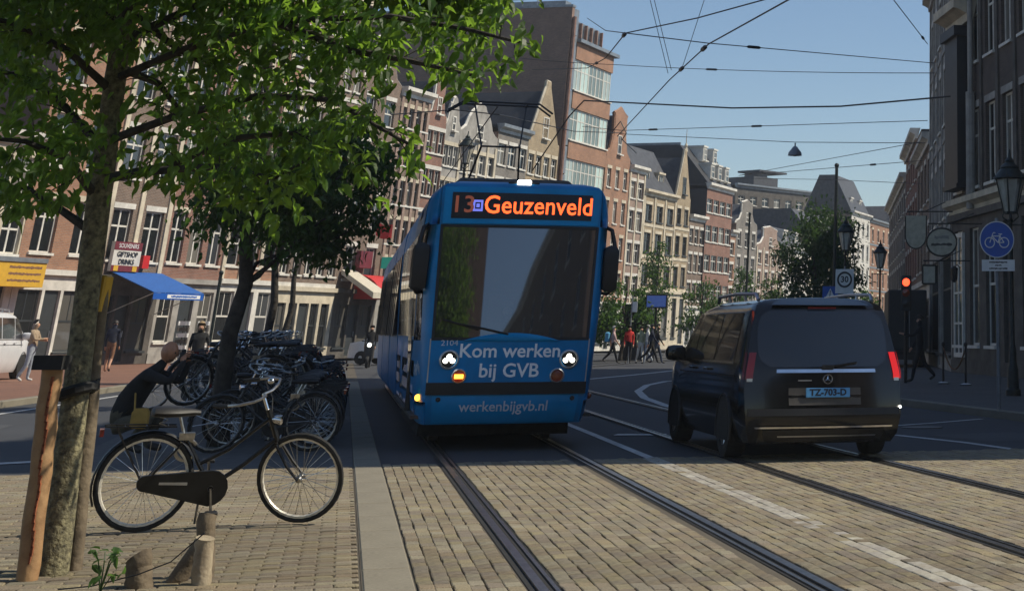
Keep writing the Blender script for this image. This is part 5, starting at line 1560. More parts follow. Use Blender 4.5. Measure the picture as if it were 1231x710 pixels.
# ================================================================== trees
def leaf_geo(size, fold=0.25, curl=0.34, w=0.47):
    """one ovate leaf along +x: 10 vertices, 8 triangles"""
    pr = [(0.0, 0.02), (0.28, 0.40), (0.62, 0.36), (1.0, 0.0)]
    mid, lft, rgt = [], [], []
    for (x, hw) in pr:
        z = -curl * x * x
        mid.append((x * size, 0, z * size))
        if 0 < x < 1:
            lft.append((x * size, hw * w * 2 * size * 0.62, (z + hw * fold) * size)); rgt.append((x * size, -hw * w * 2 * size * 0.62, (z + hw * fold) * size))
    vs = mid + lft + rgt                # 0..3, 4,5, 6,7
    fs = [(0, 1, 4), (1, 5, 4), (1, 2, 5), (2, 3, 5), (0, 6, 1), (1, 6, 7), (1, 7, 2), (2, 7, 3)]
    return [Vector(v) for v in vs], fs
def leaf_matrix(pos, rng, droop=0.5, heading=None):
    a = rng.uniform(0, math.tau) if heading is None else heading + rng.gauss(0, 0.9)
    pitch = rng.gauss(-droop, 0.45)
    roll = rng.gauss(0, 0.7)
    m = Euler((roll, -pitch, a), 'XYZ').to_matrix()
    return m
def leaves_mesh(name, items, mat, sizes):
    geos = {}
    V, F = [], []
    for (pos, mt, size) in items:
        k = round(size, 3)
        if k not in geos: geos[k] = leaf_geo(size)
        vs, fs = geos[k]
        o = len(V)
        for v in vs:
            q = mt @ v + pos; V.append((q.x, q.y, q.z))
        F += [(a + o, b + o, c + o) for a, b, c in fs]
    me = bpy.data.meshes.new(name); me.from_pydata(V, [], F); me.materials.append(MAT[mat])
    return me
def wander(a, b, n, amp, rng):
    a, b = Vector(a), Vector(b); out = []
    for i in range(n + 1):
        k = i / n
        p = a.lerp(b, k)
        if 0 < i < n: p += Vector((rng.gauss(0, amp), rng.gauss(0, amp), rng.gauss(0, amp)))
        p.z += amp * 1.2 * math.sin(k * math.pi)
        out.append(p)
    return out
def grow_tree(name, label, base, height, tr, crown_c, crown_r, nl, leaves, lsize, mat, bark, seed, tilt=(0, 0), clumps=30, group=None, low=0.0, spread=0.55):
    rng = random.Random(seed)
    t = thing(name, label, 'tree', base, 0, group)
    top = Vector((tilt[0] * height, tilt[1] * height, height))
    tp = wander((0, 0, -0.1), top, 8, tr * 0.5, rng)
    mb = MB(); mb.tube(tp, [tr * (1.25 if i == 0 else 1) * (1 - 0.78 * (i / 8) ** 1.3) for i in range(9)], 10)
    mb.obj('trunk', bark, t, True)
    cc = Vector(crown_c); items = []
    lb = MB()
    for c in range(clumps):
        while True:
            d = Vector((rng.uniform(-1, 1), rng.uniform(-1, 1), rng.uniform(-1, 1)))
            if 0.25 < d.length < 1: break
        p = cc + Vector((d.x * crown_r[0], d.y * crown_r[1], d.z * crown_r[2]))
        k = max(1, min(7, int(8 * max(0.25, (p.z - 0.5 * abs(d.x) * crown_r[0]) / height))))
        st = tp[k]
        br = wander(st, p, 4, 0.10, rng)
        if c < nl: lb.tube(br, [tr * 0.34, tr * 0.25, tr * 0.18, tr * 0.11, tr * 0.05], 5)
        else: lb.tube(br[2:], [tr * 0.14, tr * 0.09, tr * 0.04], 4)
        n = leaves // clumps
        rr = spread * rng.uniform(0.7, 1.35) * (crown_r[0] + crown_r[2]) * 0.5
        for _ in range(n):
            g = Vector((rng.gauss(0, 0.5), rng.gauss(0, 0.5), rng.gauss(0, 0.36))) * rr
            q = p + g
            sz = lsize * rng.choice((0.75, 0.9, 1.0, 1.15, 1.3))
            items.append((q, leaf_matrix(q, rng), sz))
    lb.obj('limbs', bark, t, True)
    link('crown', leaves_mesh('crown', items, mat, None), t)
    return t

# --- the nearest tree, with its stakes
NB = T(-10.3, -3.3)
NB = Vector((G(62, 690).x, G(62, 690).y, 0))
near = thing('street_tree', 'young tree with mossy trunk tied between two wooden stakes', 'tree', NB)
rng = random.Random(5)
NY = NB.y
def nl_(x, y, Y): return P(x, y, Y) - NB
tp = [nl_(60, 700, NY), nl_(75, 600, NY), nl_(90, 480, NY + 0.02), nl_(104, 360, NY + 0.05), nl_(120, 230, NY + 0.08), nl_(138, 100, NY + 0.1), nl_(152, 0, NY + 0.12), nl_(166, -110, NY + 0.1), nl_(180, -230, NY + 0.1), nl_(190, -330, NY + 0.1)]
tp[0].z = -0.1
mb = MB(); mb.tube(tp, [0.105, 0.086, 0.080, 0.076, 0.078, 0.070, 0.060, 0.05, 0.035, 0.018], 14); mb.obj('trunk', 'bark_moss', near, True)
branches = [
    # (start on trunk, via points (x,y,dY), end) and leaf density
    ([(138, 95, 0.1), (220, 60, -0.2), (330, 25, -0.5), (470, 20, -0.8), (560, 35, -0.9), (628, 52, -1.0)], 1.0),
    ([(330, 25, -0.5), (420, 60, -0.6), (500, 75, -0.7), (575, 92, -0.75)], 1.0),
    ([(128, 170, 0.1), (210, 140, -0.2), (310, 115, -0.4), (400, 120, -0.6), (450, 150, -0.7), (500, 178, -0.7)], 1.0),
    ([(122, 215, 0.1), (200, 200, 0.3), (290, 165, 0.4), (360, 160, 0.3), (440, 205, 0.2)], 1.0),
    ([(124, 215, 0.1), (190, 205, -0.2), (260, 200, -0.5), (330, 215, -0.6), (372, 190, -0.7)], 0.9),
    ([(145, 50, 0.1), (230, 10, 0.4), (320, -30, 0.6), (430, -40, 0.4), (520, -15, 0.2)], 1.0),
    ([(118, 240, 0.1), (80, 190, -0.3), (30, 170, -0.6), (-30, 165, -0.8)], 0.8),
    ([(125, 180, 0.1), (70, 120, 0.3), (20, 90, 0.4), (-40, 80, 0.6)], 1.0),
    ([(135, 110, 0.1), (80, 60, -0.3), (20, 30, -0.6), (-50, 10, -0.9)], 1.1),
    ([(148, 30, 0.1), (90, -20, 0.3), (20, -40, 0.5), (-60, -60, 0.6)], 1.1),
    ([(112, 280, 0.1), (70, 250, 0.2), (30, 225, 0.3), (-20, 230, 0.3)], 0.8),
    ([(150, 20, 0.1), (200, -40, -0.6), (300, -80, -1.2), (420, -90, -1.5)], 1.0),
    ([(158, -50, 0.1), (120, -110, -0.8), (60, -140, -1.4), (0, -150, -1.8)], 1.0),
    ([(158, -40, 0.1), (230, -100, 0.8), (320, -120, 1.4), (420, -130, 1.7)], 1.0),
    ([(150, 10, 0.1), (215, 60, 0.6), (270, 90, 0.9), (330, 80, 1.1)], 1.0),
    ([(140, 80, 0.1), (190, 100, 0.7), (230, 150, 0.9), (260, 160, 1.0)], 0.8),
]
lb = MB(); items = []
bp = {}
for bi, (pts, dens) in enumerate(branches):
    pp_ = [nl_(x, y, NY + dy) for (x, y, dy) in pts]
    n = len(pp_)
    lb.tube(pp_, [0.030 * (1 - 0.8 * i / (n - 1)) + 0.003 for i in range(n)], 6)
    # twigs and leaves along the branch
    for i in range(n - 1):
        seg = (pp_[i + 1] - pp_[i]).length
        m = max(3, int(seg * 19 * dens))
        for j in range(m):
            k = (i + (j + rng.random()) / m) / (n - 1)
            if k < 0.16: continue
            a = pp_[i].lerp(pp_[i + 1], (j + rng.random()) / m)
            d = (pp_[i + 1] - pp_[i]).normalized()
            off = Vector((rng.gauss(0, 1), rng.gauss(0, 1), rng.gauss(-0.15, 0.75)))
            off = off - d * off.dot(d) * 0.5
            off = off.normalized() * rng.uniform(0.06, 0.30) * (1.15 - 0.55 * k)
            e = a + off + d * 0.08
            if j % 2 == 0: lb.tube([a, a.lerp(e, 0.6) + Vector((0, 0, 0.015)), e], [0.005, 0.004, 0.002], 4)
            for q in range(rng.randint(6, 10)):
                pos = e + Vector((rng.gauss(0, 0.055), rng.gauss(0, 0.055), rng.gauss(0, 0.05)))
                sz = rng.choice((0.06, 0.075, 0.09, 0.10, 0.12))
                items.append((pos, leaf_matrix(pos, rng, 0.55, math.atan2(off.y, off.x)), sz))
lb.obj('limbs', 'bark_dark', near, True)
# upper crown, mostly above the picture, gives the shade below
for c in range(330):
    cx, cy, cz = rng.uniform(-2.3, 1.5), rng.gauss(0.2, 1.0), rng.uniform(3.75, 6.6)
    if abs(cx) > 1.6 and cz > 5.4: continue
    for q in range(60):
        pos = Vector((cx + rng.gauss(0, 0.3), cy + rng.gauss(0, 0.3), cz + rng.gauss(0, 0.22)))
        items.append((pos, leaf_matrix(pos, rng), 0.10))
for c in range(80):  # extra unseen leaf clumps, added up the sun's path to shade the trunk
    z0_ = rng.uniform(1.5, 5.0); dx_ = rng.uniform(max(0.3, (3.75 - z0_) / 1.07), 1.75)
    if z0_ + 1.07 * dx_ < 3.75 or dx_ > 1.8: continue
    cp = Vector((0.3 + dx_, 0.1 + 0.155 * dx_ + rng.gauss(0, 0.12), z0_ + 1.07 * dx_))
    for q in range(44):
        pos = cp + Vector((rng.gauss(0, 0.16), rng.gauss(0, 0.16), rng.gauss(0, 0.10)))
        items.append((pos, leaf_matrix(pos, rng), 0.125))
for (x0, x1, y0, y1, ncl, nq) in ((-60, 150, -70, 48, 44, 30), (-40, 70, 55, 140, 9, 22), (-30, 140, 150, 195, 12, 22), (-30, 80, 205, 255, 6, 22), (150, 400, -60, 45, 42, 28), (200, 470, 45, 135, 20, 24), (220, 430, 140, 215, 10, 22), (285, 335, 230, 268, 3, 20), (440, 600, 5, 90, 9, 22)):
    for c in range(int(ncl * 1.35)):
        yy_ = NY + rng.uniform(-0.9, 1.1)
        cp = nl_(rng.uniform(x0, x1), rng.uniform(y0, y1), yy_)
        rr_ = rng.uniform(0.07, 0.15)
        hdg = rng.uniform(0, math.tau)
        for q in range(nq):
            pos = cp + Vector((rng.gauss(0, rr_), rng.gauss(0, rr_), rng.gauss(0, rr_ * 0.7)))
            items.append((pos, leaf_matrix(pos, rng, 0.5), rng.choice((0.06, 0.075, 0.09, 0.10, 0.12))))
crown = link('crown', None, near)
vis = []
for it in items:
    x, y = proj(it[0] + NB)
    inside = 330 < x < 660 and 0 < y < 290 or (0 < x < 200 and 130 < y < 260)
    vis.append((inside, it))
cand = [it for ins, it in vis if ins]
cand.sort(key=lambda it: (it[0] + NB).y)
single = set(id(c) for c in cand[:300])
LM = {}
for it in cand[:300]:
    k = round(it[2], 3)
    if k not in LM:
        vs, fs = leaf_geo(k); me = bpy.data.meshes.new('leaf'); me.from_pydata([tuple(v) for v in vs], [], fs); me.materials.append(MAT['leaf_near']); LM[k] = me
    o = link('leaf', LM[k], crown, it[0]); o.rotation_euler = it[1].to_euler()
rest = leaves_mesh('foliage', [it for ins, it in vis if id(it) not in single], 'leaf_near', None)
tag(link('foliage', rest, crown), kind='stuff')
# stakes
def stake(x0, y0, x1, y1, Y, r, mat, label, name='wooden_stake', cap=True, group=None):
    a, b = P(x0, y0, Y), P(x1, y1, Y); a.z = -0.05
    o = thing(name, label, 'stake', (a.x, a.y, 0), 0, group)
    d = b - Vector((a.x, a.y, 0)); a0 = Vector((0, 0, -0.05))
    m = MB(); n = 10
    rr = random.Random(int(x0)); 
    pts = [a0.lerp(d, i / n) + Vector((rr.gauss(0, 0.003), rr.gauss(0, 0.003), 0)) for i in range(n + 1)]
    m.tube(pts, [r * rr.uniform(0.95, 1.05) for _ in range(n + 1)], 12)
    m.obj('pole', mat, o, True)
    return o, d, a
so, sd_, sa = stake(30, 712, 64, 436, NY - 0.25, 0.062, 'stake_wood', 'bare orange wooden stake nearest the picture edge beside the mossy trunk')
m = MB(); dirn = sd_.normalized()
for k in range(24):
    q = sd_ * (0.1 + 0.85 * k / 24)
    w = 0.010 + 0.007 * math.sin(k * 1.7) ** 2
    m.box((q.x + 0.030 + 0.006 * math.sin(k * 0.9), q.y - 0.056, q.z), (w, 0.012, sd_.length / 24))
m.obj('split', 'stake_split', so)
so2, sd2, sa2 = stake(86, 705, 121, 345, NY + 0.18, 0.050, 'post_wood', 'weathered grey stake behind the mossy trunk')
m = MB(); p_ = sd2 * 0.985; m.rbox(p_.x - 0.052, p_.x + 0.052, p_.y - 0.055, p_.y + 0.055, p_.z - 0.13, p_.z + 0.10, 0.012); m.obj('yellow_cap', 'sign_yellow', so2)
# straps
sb = thing('rubber_strap', 'black rubber strap tying the mossy trunk to both stakes', 'strap', (NB.x, NB.y, 0))
c = P(76, 440, NY); m = MB()
l_ = P(45, 436, NY - 0.3) - NB; r_ = P(118, 455, NY + 0.2) - NB
m.loft([[l_ + Vector((dx, dy, dz)) for (dx, dy, dz) in ((0, -0.06, -0.04), (0, -0.06, 0.045), (0, 0.06, 0.045), (0, 0.06, -0.04))], [l_ + Vector((0.19 + dx, dy, dz)) for (dx, dy, dz) in ((0, -0.06, -0.04), (0, -0.06, 0.045), (0, 0.06, 0.045), (0, 0.06, -0.04))]], True, True)
m.obj('band', 'dark_rubber', sb)
m = MB(); tc_ = P(92, 470, NY) - NB
m.tube([tc_ + Vector((0.10 * math.cos(a) + 0.0, 0.10 * math.sin(a), 0.03 * math.cos(a))) for a in fr(0, math.tau, 16)[:-1]], 0.035, 6, closed=True)
m.tube([tc_ + Vector((0.08, 0.05, 0)), r_], 0.018, 6)
m.obj('loop', 'dark_rubber', sb)
# short posts at the picture's lower edge
stake(168, 722, 166, 668, 10.5, 0.075, 'post_wood', 'short brown stump at the lower edge', 'wooden_stump')
stake(243, 720, 248, 618, 10.9, 0.056, 'post_wood', 'short dark post with leaning rail behind the pale post', 'wooden_stump')
stake(238, 725, 246, 646, 10.6, 0.055, 'post_pale', 'short pale split post at the lower edge', 'wooden_stump')
rl = thing('wooden_rail', 'weathered rail leaning against the short posts', 'rail', (P(200, 712, 10.7).x, 10.7, 0))
a = P(196, 716, 10.7); b_ = P(244, 648, 10.75); m = MB(); m.tube([Vector((0, 0, a.z)), (b_ - Vector((a.x, 10.7, 0)))], 0.055, 10); m.obj('pole', 'post_wood', rl, True)
wl_ = thing('wire_loop', 'thin wire strung between the low posts', 'wire', (P(180, 700, 10.5).x, 10.5, 0)); m = MB()
m.tube([P(x, y, 10.4) - Vector((P(180, 700, 10.5).x, 10.5, 0)) for (x, y) in ((70, 708), (110, 704), (166, 690), (205, 675), (246, 640))], 0.004, 5); m.obj('strand', 'wire', wl_)
# small plant
pl_ = thing('weed', 'small weed with a few leaves between the stump and the tree', 'plant', G(120, 712)); m = MB(); its = []
rg = random.Random(3)
for k in range(7):
    e = Vector((rg.uniform(-0.12, 0.16), rg.uniform(-0.1, 0.1), rg.uniform(0.08, 0.22))); m.tube([(0, 0, 0), e * 0.6 + Vector((0, 0, 0.04)), e], 0.004, 4)
    for q in range(3): its.append((e + Vector((rg.gauss(0, 0.02), rg.gauss(0, 0.02), 0.01)), leaf_matrix(e, rg, 0.1), 0.07))
m.obj('stems', 'leaf_mid', pl_); link('leaves', leaves_mesh('leaves', its, 'leaf_far', None), pl_)

# --- trees along the parking strip
b2 = G(263, 535)
grow_tree('street_tree', 'tree with dark trunk standing among the parked bicycles', (b2.x, b2.y, 0), 5.6, 0.125, (0.30, 0.3, 3.55), (1.40, 1.5, 1.15), 16, 8500, 0.11, 'leaf_mid', 'bark_dark', 11, (-0.02, 0.0), 42, spread=0.30)
b3 = T(13.0, -3.3)
grow_tree('street_tree', 'slim tree behind the second tree beside the bicycle row', (b3.x, b3.y, 0), 5.4, 0.10, (-0.1, 0, 4.35), (1.3, 1.4, 1.2), 14, 4200, 0.12, 'leaf_mid', 'bark_dark', 12, (0.02, 0.0), 34, spread=0.32)
b4 = T(25.0, -3.3)
grow_tree('street_tree', 'farther slim tree whose crown overlaps the brick facades', (b4.x, b4.y, 0), 5.6, 0.10, (-0.3, 0, 4.7), (1.1, 1.1, 1.1), 12, 1800, 0.14, 'leaf_mid', 'bark_dark', 13, (0.0, 0.0), 30, spread=0.34)
# --- trees down the street
def far_tree(px, py_base, Y, h, cw, mat, label, seed, n=2600, ls=0.22, z=0.1, low=0.52):
    p = P(px, HZ, Y); base = (p.x, Y, z)
    grow_tree('street_tree', label, base, h * 0.93, 0.12, (0, 0, h * low), (cw, cw, h * (1 - low) * 0.92), 10, n, ls, mat, 'bark_dark', seed, (0, 0), 30, 'trees down the street', spread=0.30)
far_tree(748, 0, 92, 4.6, 1.5, 'leaf_far', 'round green street tree beside the tram edge', 31, 2600, 0.22)
far_tree(786, 0, 118, 7.6, 0.95, 'leaf_mid', 'slim dark tree in front of the sandstone building', 32, 1800, 0.22)
far_tree(843, 0, 118, 5.2, 1.5, 'leaf_far', 'bright small tree left of the van roof', 33, 2200, 0.22)
far_tree(888, 0, 130, 6.6, 0.9, 'leaf_mid', 'thin tree in front of the grey gabled house', 34, 1300, 0.24)
far_tree(926, 0, 130, 5.8, 0.9, 'leaf_mid', 'thin low tree left of the big tree', 35, 1300, 0.24)
far_tree(976, 0, 96, 9.4, 2.6, 'leaf_deep', 'big dark tree in the middle of the street', 36, 9500, 0.23, low=0.46)
far_tree(1000, 0, 104, 8.6, 1.7, 'leaf_deep', 'tall loose tree beside the thin mast', 37, 3800, 0.23, low=0.55)
far_tree(1036, 0, 140, 5.0, 1.4, 'leaf_mid', 'low tree at the foot of the pale house', 38, 1500, 0.25)
# ================================================================== people
def seg_d(p, a, b):
    ab = b - a; t = max(0, min(1, (p - a).dot(ab) / max(1e-9, ab.length_squared)))
    return (p - (a + ab * t)).length
def head_geo(c, yaw=0.0, pitch=0.0, k=1.0):
    """head facing +x: skull, brow, nose, cheeks, chin and ears in one surface"""
    nu, nv = 28, 20
    def g(a, b, sa, sb): return math.exp(-(a / sa) ** 2 - (b / sb) ** 2)
    V, F = [], []
    rot = Euler((0, pitch, yaw)).to_matrix()
    for i in range(nv + 1):
        th = math.pi * i / nv
        z = math.cos(th); r = math.sin(th)
        for j in range(nu):
            a = math.tau * j / nu
            x, y = math.cos(a) * r, math.sin(a) * r
            front = math.cos(a)
            dx = 0.098; dy = 0.077; dz = 0.122
            if z < 0: 
                dy *= 1 - 0.30 * (-z) ** 1.4; dx *= 1 - 0.12 * (-z)
            p = Vector((x * dx, y * dy, z * dz))
            aa = (a + math.pi) % math.tau - math.pi
            if front > 0:
                p.x += 0.024 * g(aa, z + 0.16, 0.17, 0.17) * k     # nose
                p.x += 0.008 * g(aa, z - 0.20, 0.8, 0.13)           # brow
                p.x -= 0.010 * (g(aa - 0.38, z - 0.02, 0.2, 0.12) + g(aa + 0.38, z - 0.02, 0.2, 0.12))
                p.x += 0.010 * g(aa, z + 0.78, 0.5, 0.16)           # chin
                p.x += 0.006 * g(aa, z + 0.50, 0.3, 0.07)           # lips
            e = g(abs(aa) - 1.65, z + 0.05, 0.17, 0.26)
            p.y += 0.020 * e * (1 if y > 0 else -1)
            V.append(rot @ p + Vector(c))
    for i in range(nv):
        for j in range(nu):
            q = (j + 1) % nu
            F.append((i * nu + j, i * nu + q, (i + 1) * nu + q, (i + 1) * nu + j))
    return V, F
def human(name, label, loc, rotz, J, E, mats, scale=1.0, extra=None, hair=None, sub=2, head=None):
    """J joints {name:(pos,radius)}, E edges (a,b,region); mats region->material. One continuous body mesh."""
    names = list(J.keys()); idx = {n: i for i, n in enumerate(names)}
    me = bpy.data.meshes.new('body')
    me.from_pydata([tuple(J[n][0]) for n in names], [(idx[a], idx[b]) for a, b, _ in E], [])
    ob = bpy.data.objects.new('body_tmp', me); C.objects.link(ob)
    sk_ = ob.modifiers.new('skin', 'SKIN')
    for i, n in enumerate(names):
        r = J[n][1]
        me.skin_vertices[0].data[i].radius = (r, r) if not isinstance(r, tuple) else r
        me.skin_vertices[0].data[i].use_root = (n == 'pelvis')
    sb_ = ob.modifiers.new('sub', 'SUBSURF'); sb_.levels = sub; sb_.render_levels = sub
    dg = bpy.context.evaluated_depsgraph_get()
    m2 = bpy.data.meshes.new_from_object(ob.evaluated_get(dg))
    bpy.data.objects.remove(ob)
    regs = list(dict.fromkeys(mats.values()))
    m2.materials.clear()
    for r in regs: m2.materials.append(MAT[r])
    segs = [(Vector(J[a][0]), Vector(J[b][0]), (J[a][1] if not isinstance(J[a][1], tuple) else max(J[a][1])), regs.index(mats[reg])) for a, b, reg in E]
    mi = []
    for p in m2.polygons:
        c = p.center
        best = min(segs, key=lambda s: seg_d(c, s[0], s[1]) / (s[2] + 0.02))
        mi.append(best[3])
    m2.polygons.foreach_set("material_index", mi)
    m2.polygons.foreach_set("use_smooth", [True] * len(m2.polygons))
    if head:
        V, F = head_geo(*head)
        b_ = bmesh.new(); b_.from_mesh(m2)
        vs_ = [b_.verts.new(v) for v in V]
        si = regs.index(mats['skin'])
        for f in F:
            try:
                fc = b_.faces.new([vs_[i] for i in f]); fc.material_index = si; fc.smooth = True
            except ValueError: pass
        bmesh.ops.remove_doubles(b_, verts=vs_, dist=1e-5)
        bmesh.ops.recalc_face_normals(b_, faces=b_.faces)
        b_.to_mesh(m2); b_.free()
    t = thing(name, label, 'person', loc, rotz)
    t.scale = (scale,) * 3
    link('body', m2, t)
    if hair:
        mat, kind = hair
        hc, hr = Vector(J['cran'][0]), (J['cran'][1] if not isinstance(J['cran'][1], tuple) else max(J['cran'][1]))
        h = MB()
        rings = []
        for i in range(7):
            th = R(4) + (R(100 if kind == 'short' else 112) - R(4)) * i / 6
            rings.append([hc + Vector((-0.012 + 1.12 * hr * 1.12 * math.sin(th) * math.cos(a) - (0.02 if i > 3 and math.cos(a) > 0 else 0) * (i - 3), 1.14 * hr * math.sin(th) * math.sin(a), 1.2 * hr * math.cos(th) + (0.03 * (i - 3) if i > 3 and math.cos(a) > 0.3 else 0))) for a in [math.tau * k / 12 for k in range(12)]])
        h.loft(rings, True, False)
        if kind == 'long':
            h.loft([[hc + Vector((-0.06 + dx, dy, z)) for (dx, dy) in ((-0.05, -0.08), (0.02, -0.09), (0.02, 0.09), (-0.05, 0.08), (-0.075, 0))] for z in (0.02, -0.1, -0.2)], True, True)
        h.obj('hair', mat, t, True)
    return t
BE = [('pelvis', 'spine', 'top'), ('spine', 'chest', 'top'), ('chest', 'neck', 'top'), ('neck', 'jaw', 'skin'), ('jaw', 'cran', 'skin'), ('jaw', 'nose', 'skin')]
for q in 'LR':
    BE += [('chest', 'sh' + q, 'top'), ('sh' + q, 'el' + q, 'sleeve'), ('el' + q, 'wr' + q, 'fore'), ('wr' + q, 'ha' + q, 'skin'), ('ha' + q, 'fi' + q, 'skin'), ('ha' + q, 'th' + q, 'skin'), ('pelvis', 'hip' + q, 'leg'), ('hip' + q, 'kn' + q, 'leg'), ('kn' + q, 'an' + q, 'calf'), ('an' + q, 'to' + q, 'shoe')]
def pose(stride=0.0, arm=None, lean=0.0, armL=None, armR=None, fat=1.0):
    J = {'pelvis': ((0, 0, 0.95), (0.125 * fat, 0.155 * fat)), 'spine': ((0.0 + lean * 0.2, 0, 1.13), (0.115 * fat, 0.14 * fat)), 'chest': ((lean * 0.4, 0, 1.32), (0.12 * fat, 0.16 * fat)),
         'neck': ((lean * 0.55, 0, 1.47), 0.055), 'jaw': ((0.02 + lean * 0.7, 0, 1.565), (0.062, 0.06)), 'cran': ((0.01 + lean * 0.8, 0, 1.655), (0.092, 0.078)), 'nose': ((0.105 + lean * 0.8, 0, 1.60), 0.014)}
    for q, sg in (('L', 1), ('R', -1)):
        a = stride * sg
        J['hip' + q] = ((0, sg * 0.09, 0.90), 0.095 * fat)
        kx, kz = 0.42 * math.sin(a), 0.42 * math.cos(a)
        J['kn' + q] = ((kx, sg * 0.095, 0.90 - kz), 0.066)
        b = a - (0.12 if a >= 0 else 0.45)
        J['an' + q] = ((kx + 0.40 * math.sin(b), sg * 0.10, 0.90 - kz - 0.40 * math.cos(b)), 0.046)
        ax, _, az = J['an' + q][0]
        tip = -0.35 if a < 0 else 0.10
        J['to' + q] = ((ax + 0.16 * math.cos(tip), sg * 0.115, max(0.035, az - 0.045 + 0.16 * math.sin(tip))), 0.038)
        J['sh' + q] = ((lean * 0.45, sg * 0.175, 1.40), 0.068)
        spec = armL if q == 'L' else armR
        if spec:
            J['el' + q], J['wr' + q] = (spec[0], 0.045), (spec[1], 0.033)
        else:
            s2 = -stride * sg * 0.8
            e = (lean * 0.45 + 0.28 * math.sin(s2), sg * 0.215, 1.40 - 0.28 * math.cos(s2)); J['el' + q] = (e, 0.045)
            s3 = s2 + 0.35
            J['wr' + q] = ((e[0] + 0.25 * math.sin(s3), sg * 0.215, e[2] - 0.25 * math.cos(s3)), 0.032)
        w = Vector(J['wr' + q][0]); e = Vector(J['el' + q][0]); d = (w - e).normalized()
        J['ha' + q] = (tuple(w + d * 0.07), 0.036); J['fi' + q] = (tuple(w + d * 0.16), 0.022); J['th' + q] = (tuple(w + d * 0.08 + Vector((0.045, 0, 0.01))), 0.014)
    return J
def mats_of(top, leg, sleeve=None, fore=None, calf=None, shoe='shoe_dark', skin='skin'):
    return {'top': top, 'leg': leg, 'sleeve': sleeve or top, 'fore': fore or sleeve or top, 'calf': calf or leg, 'shoe': shoe, 'skin': skin}
def ped(px, py, hgt, rot, J, mt, label, hair, z=0.0, Y=None):
    g = G(px, py, z) if Y is None else Vector((P(px, HZ, Y).x, Y, z))
    return human('person', label, (g.x, g.y, z), rot, J, BE, mt, hgt / 1.75, hair=hair, sub=1)
# left pavement
ped(30, 459, 1.66, R(10), pose(0.06, armL=((0.10, 0.24, 1.18), (0.28, 0.10, 1.16)), armR=((0.10, -0.24, 1.18), (0.28, -0.05, 1.20)), fat=1.12), mats_of('cloth_beige', 'cloth_jeans', shoe='shoe_white'), 'person in beige jacket and pale jeans standing by the white van', ('hair_dark', 'short'), 0.10)
ped(137, 437, 1.72, R(100), pose(0.12), mats_of('cloth_navy', 'cloth_brown', calf='skin'), 'person in dark top with bare calves under the blue awning', ('hair_dark', 'short'), 0.10, 60)
ped(241, 445, 1.68, R(-70), pose(0.05, armL=((0.02, 0.27, 1.15), (0.10, 0.24, 0.92)), fat=1.05), mats_of('cloth_black', 'cloth_black', fore='skin'), 'woman in black top standing behind the bicycles', ('hair_blond', 'long'), 0.0, 44)
# far crossing
FY = 79.0
ped(738, 433, 1.70, R(20), pose(0.40), mats_of('cloth_pink', 'cloth_black', fore='skin'), 'walker in pink top with pale backpack crossing beside the tram', ('hair_grey', 'short'), 0.0, FY)
ped(757, 430, 1.74, R(-80), pose(0.05), mats_of('cloth_red', 'cloth_black'), 'person in bright red jacket beside the dark cabinet', ('hair_dark', 'short'), 0.0, 82)
ped(771, 430, 1.70, R(-60), pose(0.12), mats_of('cloth_green', 'cloth_white'), 'person in pale green shirt and white trousers', ('hair_dark', 'short'), 0.0, 81)
ped(779, 431, 1.76, R(200), pose(0.2), mats_of('cloth_white', 'cloth_jeans'), 'person in white shirt behind the two dark walkers', ('hair_grey', 'short'), 0.0, 81)
ped(784, 433, 1.78, R(15), pose(0.48), mats_of('cloth_navy', 'cloth_black'), 'walker in navy jacket striding over the crossing', ('hair_dark', 'short'), 0.0, FY - 1)
ped(791, 432, 1.80, R(10), pose(0.38), mats_of('cloth_black', 'cloth_darkjeans'), 'walker in black leading towards the passenger van', ('hair_dark', 'short'), 0.0, FY)
bg_ = G(738, 433); m = MB(); m.rbox(-0.10, 0.12, -0.15, 0.15, 0, 0.42, 0.05)
p_ = P(735, HZ, FY); tag(m.obj('backpack', 'bag_blue', None, True, loc=(p_.x - 0.16, FY - 0.08, 1.02)), 'pale blue backpack on the walker beside the tram', 'backpack')
# far rider by the red awning, person in the shade on the right
ped(447, 418, 1.72, R(-75), pose(0.25), mats_of('cloth_black', 'cloth_darkjeans'), 'dark figure on the motor scooter below the red awning', ('hair_dark', 'short'), 0.0, 74)
ped(1106, 452, 1.76, R(180), pose(0.32, armL=((0.2, 0.2, 1.2), (0.42, 0.2, 1.25))), mats_of('cloth_black', 'cloth_black'), 'dark figure walking in the shade by the shopfront', ('hair_dark', 'short'), 0.11, 46)
# motor scooter with its lit lamp
sc_ = thing('motor_scooter', 'motor scooter with lit headlamp facing the camera', 'scooter', (P(447, HZ, 72.8).x, 72.8, 0), R(-90 + 15))
m = MB(); m.rbox(-0.75, 0.1, -0.16, 0.16, 0.35, 0.78, 0.06); m.obj('seat_body', 'stone_dark', sc_)
m = MB(); m.rbox(0.32, 0.52, -0.2, 0.2, 0.35, 1.0, 0.06); m.bb(0.0, 0.4, -0.15, 0.15, 0.28, 0.36); m.obj('leg_shield', 'truck_dark', sc_)
m = MB(); m.tube([(0.38, -0.34, 1.08), (0.42, 0, 1.05), (0.38, 0.34, 1.08)], 0.02, 6); m.obj('handlebar', 'iron_black', sc_)
m = MB(); m.ball((0.54, 0, 0.92), 0.085, 10); m.obj('headlamp', 'lamp_white', sc_, True)
for x in (-0.55, 0.62):
    m = MB(); m.lathe([(0.1, -0.05), (0.22, -0.06), (0.24, 0), (0.22, 0.06), (0.1, 0.05)], 16, (x, 0, 0.24), 'y'); m.obj('wheel', 'tyre', sc_)

